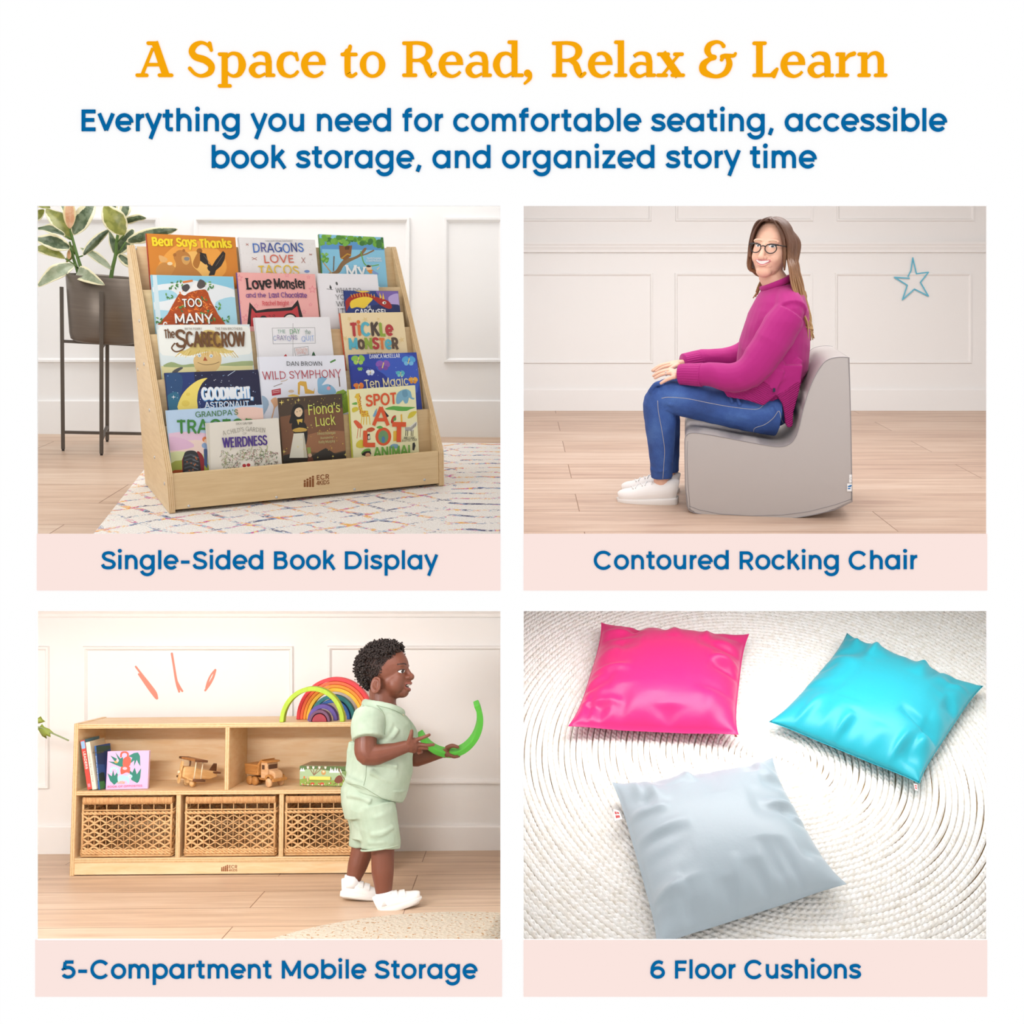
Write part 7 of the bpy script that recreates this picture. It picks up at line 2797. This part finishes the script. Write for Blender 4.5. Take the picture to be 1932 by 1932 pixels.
bb.tube(crv([tuple(p) for p in RA], 6), [.040] * 7 + [.040] * 6 + [.037] * 3 + [.034, .032, .030, .028, .026, .025, .024, .023, .022], 16)
hand(bb, kp(766, 1408, -.115), [kp(786, 1396, -.13), kp(789, 1404, -.12), kp(788, 1411, -.11), kp(785, 1416, -.10)],
     [kp(799, 1391, -.145), kp(805, 1406, -.13), kp(799, 1411, -.112), kp(795, 1418, -.10)],
     [kp(810, 1386.5, -.15), kp(818, 1405, -.135), kp(806, 1412, -.115), kp(790, 1421, -.11)],
     [kp(771, 1402, -.13), kp(775, 1390, -.14), kp(777, 1379, -.145)], .0072, .019)
LA_ = [kp(740, 1360, .09), kp(765, 1400, .115), kp(775, 1426, .115), kp(805, 1426, .09), kp(832, 1420, .06)]
bb.tube(crv([tuple(p) for p in LA_], 6), [.040] * 7 + [.038] * 6 + [.036] * 3 + [.033, .031, .029, .027, .025, .024, .023, .022, .022], 16)
hand(bb, kp(832, 1420, .06), [kp(848, 1421, .075), kp(849, 1422, .060), kp(849, 1423, .045), kp(847, 1424, .03)],
     [kp(857, 1426, .078), kp(859, 1427, .062), kp(859, 1427.5, .045), kp(857, 1428, .03)],
     [kp(864, 1426, .075), kp(866, 1426.5, .060), kp(866, 1426.5, .044), kp(863, 1427, .03)],
     [kp(842, 1412, .05), kp(853, 1407, .035), kp(864, 1409.5, .03)], .0070, .017)
LF = [(712, 1530, -.05), (722, 1570, -.055), (722, 1605, -.055), (722, 1645, -.055), (724, 1680, -.055), (726, 1700, -.055)]
LB = [(694, 1530, .055), (690, 1575, .06), (682, 1610, .06), (674, 1635, .06), (668, 1655, .06), (664, 1675, .06)]
bb.tube([tuple(kp(*q)) for q in LF], [.062, .050, .042, .040, .030, .027], 18)
bb.tube([tuple(kp(*q)) for q in LB], [.062, .048, .040, .036, .028, .026], 18)
bb.tube([tuple(kp(726, 1700, -.055)), tuple(kp(770, 1700, -.055))], [.026, .02], 12)
bb.tube([tuple(kp(664, 1678, .06)), tuple(kp(692, 1684, .06))], [.024, .02], 12)

M_SKB = mat('deep_brown_skin', '7a4735', 0.42)
M_SKB.node_tree.nodes['Principled BSDF'].inputs['Subsurface Weight'].default_value = 0.05
M_SKB.node_tree.nodes['Principled BSDF'].inputs['Subsurface Radius'].default_value = (0.008, 0.003, 0.002)
M_LIPB = mat('boy_lips', '8a4c42', 0.4)
M_MOUTH = mat('open_mouth', '3a1512', 0.5)
M_IRISB = mat('dark_brown_iris', '2c1712', 0.15)
M_BROWB = mat('black_brow', '3c2620', 0.7)
M_SCALP = mat('scalp_under_curls', '3a261f', 0.7)
MHBI = MHB.inverted()


def face_b(c):
    inv = np.array(MHBI)
    h = c @ inv[:3, :3].T + inv[:3, 3]
    x, y, z = h[:, 0], h[:, 1], h[:, 2]
    k = np.zeros(len(c), np.int32)
    fr = (y < -0.03) & (np.abs(x) < .075) & (np.abs(z) < .1)
    ax = np.abs(x)
    zu, zl = -.0550 + 4 * x * x, -.0685 + 18 * x * x
    k[fr & (ax < .026) & (z < zu + .006) & (z > zl - .0065) & (y < -.06)] = 1
    k[fr & (ax < .023) & (z < zu) & (z > zl)] = 2
    k[fr & (ax < .018) & (z < zu) & (z > zu - .0045)] = 3
    ex, ez = (ax - .033), z + .006
    k[fr & ((ex / .0150) ** 2 + ((ez - .0015) / .0076) ** 2 < 1)] = 6
    k[fr & ((ex / .0130) ** 2 + (ez / .0058) ** 2 < 1)] = 4
    k[fr & ((ax - .0300) ** 2 + ez ** 2 < .0068 ** 2) & (np.abs(ez) < .0058)] = 5
    lim = np.where(y < -.02, .078 - .95 * (y + .078), np.where(y < .03, .024 - 1.5 * np.maximum(0, y + .02), -.051 - .5 * (y - .03)))
    k[(z > np.maximum(lim, -.072) + .006) & (ax < .074) & (z < .12) & (y > -.085)] = 7
    zb = .022 - 7 * (ax - .034) ** 2
    k[fr & (ax > .016) & (ax < .052) & (np.abs(z - zb) < .0026)] = 6
    return k


boy = baked('person', bb, [M_SKB, M_LIPB, M_MOUTH, M_TEETH, M_EYEW, M_IRISB, M_BROWB, M_SCALP], 0.0022, 11, None, MT, 0.5, face_b, None, lambda c: (lambda h: h.y < -.03 and abs(h.x) < .06 and -.085 < h.z < .035)(MHBI @ c), lambda c: (lambda h: -.082 < h.y < -.004 and abs(h.x) > .020 and -.095 < h.z < .004 and not (abs(h.x) < .030 and -.085 < h.z < -.040))(MHBI @ c))
tag(boy, 'laughing toddler boy in sage green shirt and shorts striding past the storage shelf', 'person')
for s in (-1, 1):
    mb = Mb()
    mb.ball(tuple(MHB @ Vector((s * .0290, -.0835, -.0035))), .0013, n=8)
    mb.build('eye_glint', M_EYEW, boy)

# hair: short tight curls
M_AFRO = mat('black_curly_hair', '2a201d', 0.7)
hr = Mb()
rh = random.Random(4)
ga = math.pi * (3 - math.sqrt(5))
NC = 2600
for i in range(NC):
    zc = 1 - 2 * (i + .5) / NC
    rr_ = math.sqrt(1 - zc * zc)
    p = Vector((rr_ * math.cos(i * ga) * .073, rr_ * math.sin(i * ga) * .095 + .004, zc * .084 + .020))
    lim = .074 - 0.95 * (p.y + .078) if p.y < -.02 else (.020 - 1.5 * max(0, p.y + .02) if p.y < .03 else -.055 - .5 * (p.y - .03))
    lim = max(lim, -.075)
    if p.z < lim:
        continue
    p += Vector((rh.uniform(-.003, .003), rh.uniform(-.004, .004), rh.uniform(-.004, .004)))
    edge = p.z - lim
    n_ = Vector((p.x / .073 ** 2, (p.y - .004) / .095 ** 2, (p.z - .02) / .084 ** 2)).normalized()
    side = 1 if p.z > .045 or p.y > .05 else .35
    g = min(1, edge / .03) * side
    if edge < .02 and rh.random() < .4:
        continue
    o = n_ * (.001 + .011 * g + rh.uniform(-.002, .004) * g)
    r = rh.uniform(.0026, .0052) * (.65 + .35 * g)
    hr.ball(tuple(p + o), r, n=6, M=MHB)
    if g > .6:
        hr.ball(tuple(p + n_ * (.011 + rh.uniform(0, .009)) + Vector((rh.uniform(-.004, .004), rh.uniform(-.004, .004), 0))), rh.uniform(.0022, .0040), n=6, M=MHB)
hr.build('hair', M_AFRO, boy, fix=False)


# clothes
def cloth_bd(n, l, b):
    t = noise(n, l, coords(n, l, (1, 1, 1)), 14, 4)
    r = ramp(n, [(0.3, 'a6b8a2'), (0.7, 'b9c9b5')])
    l.new(t.outputs[0], r.inputs[0])
    l.new(r.outputs[0], b.inputs['Base Color'])
    w_ = noise(n, l, coords(n, l, (1, 1, 1)), 500, 2)
    bump(n, l, b, w_.outputs[0], 0.15, 0.001)


M_SAGE = mat('sage_green_jersey', None, 0.85, build=cloth_bd)
sh = Mb()
sh.tube([tuple(kp(*q)) for q in ((724, 1336, 0), (722, 1346, 0), (722, 1362, 0), (722, 1390, 0), (720, 1420, 0), (717, 1450, 0), (712, 1478, 0), (706, 1500, 0))],
        [(.062, .064), (.080, .092), (.098, .108), (.110, .114), (.117, .116), (.119, .118), (.117, .118), (.108, .115)], 30)
sh.tube([tuple(kp(*q)) for q in ((735, 1490, 0), (734, 1508, 0))], [(.070, .105), (.045, .09)], 24)
sl = crv([tuple(kp(*q)) for q in ((697, 1350, -.085), (692, 1372, -.115), (693, 1394, -.13))], 6)
sh.tube(sl, [.056, .058, .058, .058, .058, .058, .058, .057, .057, .057, .056, .056, .056], 20)
sl = crv([tuple(kp(*q)) for q in ((735, 1356, .085), (757, 1380, .112), (768, 1402, .115))], 6)
sh.tube(sl, [.052] * 13, 20)
for pts, r in (([(716, 1395, -.10), (728, 1385, -.105), (738, 1365, -.095)], .012), ([(725, 1400, -.105), (742, 1388, -.105), (750, 1375, -.095)], .010), ([(690, 1438, -.10), (720, 1442, -.112), (750, 1446, -.10)], .010), ([(655, 1470, -.05), (680, 1480, -.10), (720, 1500, -.09)], .012),
               ([(668, 1400, -.04), (664, 1430, -.03), (662, 1455, -.02)], .02), ([(700, 1455, -.115), (735, 1475, -.10), (765, 1470, -.05)], .012)):
    sh.tube(crv([tuple(kp(*q)) for q in pts], 5), r, 10)
# hood folded at the back of the neck
hd = []
for k in range(40):
    a = 2 * math.pi * k / 40
    c_ = math.cos(a)
    hd.append(tuple(kp(724, 1334, 0) + Vector((.070 * c_, .074 * math.sin(a), -.016 * c_ - .010 * max(0, c_) ** 3))))
sh.tube(hd, .013, 10, closed=True, flat=(.8, 1.25))
sh.tube(crv([tuple(kp(*q)) for q in ((692, 1336, -.045), (680, 1350, -.02), (672, 1372, 0), (680, 1350, .03), (692, 1336, .045))], 6), .022, 10)
sho = baked('hooded_shirt', sh, [M_SAGE], 0.0036, 6, boy, None, 0.5, None, folds(.0034, 12, 9, 13, 1.0))
tr = bvh(sho)
for pts in ([K4(370, 940), K4(450, 1030), K4(480, 1150), K4(470, 1330)], [K4(360, 935), K4(520, 975), K4(660, 1030), K4(715, 1075)], [(691, 1440), (690, 1465), (686, 1482)], [(651, 1478), (680, 1483), (710, 1500), (735, 1514)]):
    q = on_surface(tr, MT, pts)
    if len(q) > 2:
        mb = Mb()
        mb.tube(q, .0012, 5)
        mb.build('seam', mat('darker_seam_thread', '93a388', .9), sho)  # seam tubes in a darker sage than the jersey
q = on_surface(tr, MT, [(760.5, 1349), (760.5, 1350)])
if q:
    mb = Mb()
    mb.ball(q[0], (.004, .003, .004), n=10)
    mb.build('button', mat('horn_button', 'c9c0a0', .4), sho)
so_ = Mb()
so_.tube([tuple(kp(*q)) for q in ((700, 1478, 0), (697, 1495, 0), (695, 1515, 0), (697, 1540, 0))], [(.098, .098), (.104, .108), (.100, .112), (.090, .110)], 28)
so_.tube(crv([tuple(kp(*q)) for q in ((700, 1520, 0), (704, 1555, 0), (704, 1582, 0))], 4), [(.080, .10)] * 9, 22)
so_.tube(crv([tuple(kp(*q)) for q in ((706, 1520, -.05), (713, 1555, -.055), (718, 1585, -.055), (718, 1600, -.055))], 4), [.076, .075, .074, .072, .071, .070, .070, .070, .070, .070, .0695, .069, .069], 22)
so_.tube(crv([tuple(kp(*q)) for q in ((690, 1520, .05), (692, 1555, .058), (690, 1585, .06), (689, 1598, .06))], 4), [.074, .072, .070, .067, .065, .063, .061, .060, .060, .060, .060, .060, .060], 22)
for pts, r in (([(690, 1545, -.105), (715, 1540, -.12), (738, 1525, -.09)], .010), ([(700, 1575, -.115), (722, 1572, -.122), (740, 1560, -.10)], .010), ([(695, 1590, -.11), (720, 1590, -.12), (742, 1580, -.10)], .008), ([(655, 1500, -.07), (675, 1503, -.1), (700, 1512, -.11)], .010)):
    so_.tube(crv([tuple(kp(*q)) for q in pts], 5), r, 8)
sho2 = baked('shorts', so_, [M_SAGE], 0.0036, 7, boy, None, 0.5, None, folds(.0034, 14, 9, 12, 5.0))
mb = Mb()
ring = [tuple(kp(718, 1598.5, -.055) + Vector((.0685 * math.cos(2 * math.pi * k / 40), .0685 * math.sin(2 * math.pi * k / 40), .008 * math.cos(2 * math.pi * k / 40)))) for k in range(40)]
mb.tube(ring, .0035, 8, closed=True)
mb.build('hem', M_SAGE, sho2)
# socks and shoes
M_SOCK = mat('white_sock', 'f4f2f2', 0.9)
for a_, b_, r in (((724, 1683, -.055), (728, 1706, -.055), .030), ((666, 1652, .06), (663, 1674, .06), .029)):
    mb = Mb()
    mb.tube([tuple(kp(*a_)), tuple(kp(*a_).lerp(kp(*b_), .5)), tuple(kp(*b_))], [r * 1.02, r * 1.05, r * 1.2], 20)
    mb.build('sock', M_SOCK, boy)
a = kp(713, 1728, -.055)
sneaker('shoe', boy, T(a.x, a.y, a.z) @ R(-15, 'Y') @ R(180, 'Z'), .165, .078, .020, False, True)
a = kp(641, 1690, .06)
sneaker('shoe', boy, T(a.x, a.y, a.z + .0) @ R(9, 'Y') @ R(180, 'Z'), .150, .072, .018, False, True)

# --- the green arch in his hands
GP = [(950, 1315), (1030, 1430), (1140, 1520), (1270, 1567), (1400, 1570), (1520, 1528), (1620, 1450), (1700, 1340), (1745, 1220), (1757, 1100), (1740, 990), (1705, 905)]
c0 = kp(*K4(1400, 1500), .045)
MG = MT @ T(*c0) @ R(24, 'X')
gi = lambda x, y: Vector(onp(MG, *K4(x, y), 0))
P = [gi(*q) for q in crv(GP, 5)]
mb = Mb()
v_, f_ = [], []
for i, p in enumerate(P):
    t = (P[min(i + 1, len(P) - 1)] - P[max(i - 1, 0)]).normalized()
    nn = Vector((-t.z, 0, t.x))
    for s, y in ((.0105, -.026), (.0105, .026), (-.0105, .026), (-.0105, -.026)):
        v_.append(tuple(p + nn * s + Vector((0, y, 0))))
for i in range(len(P) - 1):
    for k in range(4):
        f_.append((i * 4 + k, i * 4 + (k + 1) % 4, i * 4 + 4 + (k + 1) % 4, i * 4 + 4 + k))
f_ += [(0, 1, 2, 3), tuple(len(v_) - 1 - i for i in range(4))]
mb.add(v_, f_, 0, False)
ga_ = mb.build('rainbow_arch', mat('stained_leaf_green', '55b83a', .55), None, MG, bevel=.003)
tag(ga_, 'bright green arch held up in the boy\'s hands', 'toy arch', 'rainbow stacking arches')

# ------------------------------------------------------------------ room four: braided rug and three cushions
FL4 = T(*at(1425, 1463, 3.02)) @ R(31, 'X')
NR4 = FL4.to_3x3() @ Vector((0, 0, 1))
r4 = lambda px, py: loc(FL4, hit(px, py, FL4.translation, NR4))
ctr = r4(1452, 1432)


def braid_rug():
    pitch, step = 0.0165, 0.0040
    prof_ = [(-.5, -.0045), (-.36, .0035), (-.14, .0062), (.0, .0044), (.14, .0062), (.36, .0035), (.5, -.0045)]
    vs, fs = [], []
    nrings = 82
    base = 0
    rng = np.random.RandomState(2)
    x_lo, x_hi = .014 - FL4.translation.x, r4(1875, 1153).x + .35
    y_lo, y_hi = r4(1425, 1800).y - .05, r4(1425, 1120).y + .28
    for k in range(nrings):
        r = (k + .6) * pitch
        n = max(24, int(2 * math.pi * r / step))
        th = np.arange(n + 1) / n * 2 * math.pi
        rings = []
        L = 0.017
        ph0 = rng.uniform(0, 6)
        wob = .0012 * np.sin(th * 7 + k) + .0008 * np.sin(th * 13 + 2 * k)
        m = max(2, round(2 * math.pi * r / L))
        amp = 1 + .25 * np.sin(th * 5 + k * 1.7) * np.sin(th * 3.1 + k)
        for (o, h) in prof_:
            s = th * m + ph0
            ch = np.abs(np.sin(s * .5 + abs(o) * 3.6 * (1 if o < 0 else 1) + (0 if o < 0 else math.pi / 2)))
            hh = h + .0062 * amp * (ch - .45) * (1 if abs(o) < .45 else .2)
            rr = r + o * pitch + wob
            rings.append(np.stack([rr * np.cos(th), rr * np.sin(th), hh], 1))
        A = np.concatenate(rings)
        q = len(prof_)
        vs.append(A)
        i = np.arange(n)
        for j in range(q - 1):
            f = np.stack([base + j * (n + 1) + i, base + j * (n + 1) + i + 1, base + (j + 1) * (n + 1) + i + 1, base + (j + 1) * (n + 1) + i], 1)
            cx = np.minimum(A[j * (n + 1) + i, 0], A[j * (n + 1) + i + 1, 0]) + ctr.x
            cy = A[j * (n + 1) + i, 1] + ctr.y
            fs.append(f[(cx > x_lo) & (cx < x_hi) & (cy > y_lo) & (cy < y_hi)])
        base += len(A)
    V, F = np.concatenate(vs), np.concatenate(fs)
    used = np.unique(F)
    mp = np.full(len(V), -1)
    mp[used] = np.arange(len(used))
    V, F = V[used], mp[F]
    me = bpy.data.meshes.new('braided_rug')
    me.vertices.add(len(V))
    me.vertices.foreach_set('co', V.astype(np.float32).reshape(-1))
    me.loops.add(len(F) * 4)
    me.loops.foreach_set('vertex_index', F.astype(np.int32).reshape(-1))
    me.polygons.add(len(F))
    me.polygons.foreach_set('loop_start', np.arange(len(F), dtype=np.int32) * 4)
    me.polygons.foreach_set('use_smooth', np.ones(len(F), bool))
    me.update(calc_edges=True)
    return me


def jute4(n, l, b):
    tc = n.new('ShaderNodeTexCoord')
    t = noise(n, l, tc.outputs['Object'], 60, 3)
    f2 = noise(n, l, tc.outputs['Object'], 240, 2)
    r = ramp(n, [(0.28, 'eae3d8'), (0.5, 'f6f2ec'), (0.75, 'fcfaf7')])
    l.new(t.outputs[0], r.inputs[0])
    s = ramp(n, [(0.71, '000000'), (0.76, 'ffffff')])
    l.new(f2.outputs[0], s.inputs[0])
    l.new(mixc(n, l, s.outputs[0], r.outputs[0], 'c9a27c'), b.inputs['Base Color'])
    bump(n, l, b, f2.outputs[0], 0.3, 0.001)


rug4 = link('braided_rug', braid_rug(), mat('white_braided_cotton', None, .95, spec=.1, build=jute4), None, FL4 @ T(ctr.x, ctr.y, .0085))
tag(rug4, 'large round white braided rug under the three cushions', 'rug')
mb = Mb()
mb.box(-.672, -.60, -.03, 1.1, .85, -.001)
struct('floor', mb, mat('golden_floor_wood', 'e2b56c', .5), FL4)


def cushion(corners, col, label, puff, seed, rough=.42, tag_px=None, dark=None):
    """A stuffed square cushion lying on the rug, its four corners given in order round the edge."""
    C = [r4(*c) for c in corners]
    cen = sum((Vector((c.x, c.y, 0)) for c in C), Vector()) / 4
    M = FL4 @ T(cen.x, cen.y, .0185)
    C = [Vector((c.x - cen.x, c.y - cen.y)) for c in C]
    rs = random.Random(seed)
    N = 72
    wr = []
    for e in range(4):
        for _ in range(13):
            wr.append((e, rs.uniform(.08, .92), rs.uniform(.012, .035), rs.uniform(.12, .34), rs.uniform(-1, 1)))
    lift = [rs.uniform(.02, .045) for _ in range(4)]
    v, f = [], []

    def H(u, w_):
        a, b_ = abs(2 * u - 1), abs(2 * w_ - 1)
        return ((1 - a ** 2.6) * (1 - b_ ** 2.6)) ** .62

    def wrk(u, w_):
        q = 0
        for e, p, s, ln, am in wr:
            d, t = ((w_, u), (1 - u, w_), (1 - w_, u), (u, w_))[e]
            if d < ln:
                sp = s * (1 + 1.5 * d / ln)
                q += am * math.exp(-((t - p - am * .15 * d) / sp) ** 2) * math.sin(math.pi * min(1, d / ln)) ** .8
        return q
    for side in (1, -1):
        for i in range(N + 1):
            for j in range(N + 1):
                u, w_ = i / N, j / N
                # edges pulled in between the corners
                pu = .060 * (1 - (2 * u - 1) ** 4)
                pw = .060 * (1 - (2 * w_ - 1) ** 4)
                uu = u + (0.5 - u) * pw * 1.0 * abs(2 * u - 1)
                ww = w_ + (0.5 - w_) * pu * 1.0 * abs(2 * w_ - 1)
                p = (C[0] * (1 - uu) + C[1] * uu) * (1 - ww) + (C[3] * (1 - uu) + C[2] * uu) * ww
                h = H(u, w_)
                k = wrk(u, w_)
                cl = sum(l * max(0, 1 - math.hypot(u - a, w_ - b_) / .33) ** 1.5 for l, (a, b_) in zip(lift, ((0, 0), (1, 0), (1, 1), (0, 1))))
                edge = .034 + cl * .5
                z = edge + side * h * (puff * 1.25 if side > 0 else .034) + (.017 * k * (h ** .22) if side > 0 else .004 * k * h)
                v.append((p.x, p.y, max(z, .0005)))
    n1 = (N + 1) ** 2
    for s in range(2):
        for i in range(N):
            for j in range(N):
                q = (i * (N + 1) + j, (i + 1) * (N + 1) + j, (i + 1) * (N + 1) + j + 1, i * (N + 1) + j + 1)
                f.append(tuple(x + s * n1 for x in (q if s == 0 else q[::-1])))
    rim = [i * (N + 1) for i in range(N + 1)] + [N * (N + 1) + j for j in range(1, N + 1)] + [i * (N + 1) + N for i in range(N - 1, -1, -1)] + [j for j in range(N - 1, 0, -1)]
    for a, b_ in zip(rim, rim[1:] + rim[:1]):
        f.append((a, a + n1, b_ + n1, b_))
    mb = Mb()
    mb.add(v, f, 0, True)

    def bd(n, l, b):
        b.inputs['Base Color'].default_value = lin(col)
        t = noise(n, l, coords(n, l, (1, 1, 1)), 18, 4)
        bump(n, l, b, t.outputs[0], .10, .01)
        b.inputs['Roughness'].default_value = rough
        b.inputs['Sheen Weight'].default_value = .1
    root = thing('floor_cushion', M, label, 'cushion', 'floor cushions on the braided rug')
    body = mb.build('cushion_cover', mat('cushion_' + col, None, rough, build=bd), root)
    mb = Mb()
    mb.tube([v[i] for i in rim], .0009, 6, closed=True)
    mb.build('seam_piping', mat('cushion_' + col, None), root)
    if tag_px:
        q0, q1, q2, q3 = [loc(M, hit(px, py, M @ Vector((0, 0, .04)), NR4)) for px, py in tag_px]
        mb = Mb()
        P4 = [(q.x, q.y, .040) for q in (q0, q1, q2, q3)]
        mb.add(P4 + [(x, y, z - .0012) for x, y, z in P4], [(0, 1, 2, 3), (7, 6, 5, 4), (0, 4, 5, 1), (1, 5, 6, 2), (2, 6, 7, 3), (3, 7, 4, 0)])
        tg_ = mb.build('sewn_tag', mat('white_woven_tag', 'f0e6e0', .7), root)
        mb = Mb()
        for (s0, s1, t0, t1) in ((.15, .45, .2, .45), (.5, .85, .2, .4), (.2, .8, .55, .8)):
            L = lambda s, t: (Vector(P4[0]).lerp(Vector(P4[1]), s)).lerp(Vector(P4[3]).lerp(Vector(P4[2]), s), t) + Vector((0, 0, .0005))
            mb.add([tuple(L(s0, t0)), tuple(L(s1, t0)), tuple(L(s1, t1)), tuple(L(s0, t1))], [(0, 1, 2, 3)])
        mb.build('tag_print', mat('red_tag_print', 'c04a4a', .7), tg_, fix=False)
    return root


cushion([(1133, 1205), (1409, 1226), (1388, 1420), (1071, 1405)], 'd4186f', 'bright pink square floor cushion', .075, 1, .38, [(1384, 1378), (1390, 1380), (1392, 1394), (1386, 1392)])
cushion([(1592, 1225), (1846, 1325), (1726, 1510), (1446, 1392)], '16aabb', 'turquoise square floor cushion', .070, 5, .42, [(1724, 1478), (1731, 1480), (1731, 1492), (1726, 1490)])
cushion([(1153, 1512), (1452, 1462), (1588, 1705), (1236, 1822)], 'a3afb6', 'pale grey square floor cushion', .072, 8, .40, [(1157, 1526), (1168, 1530), (1174, 1545), (1160, 1549)])
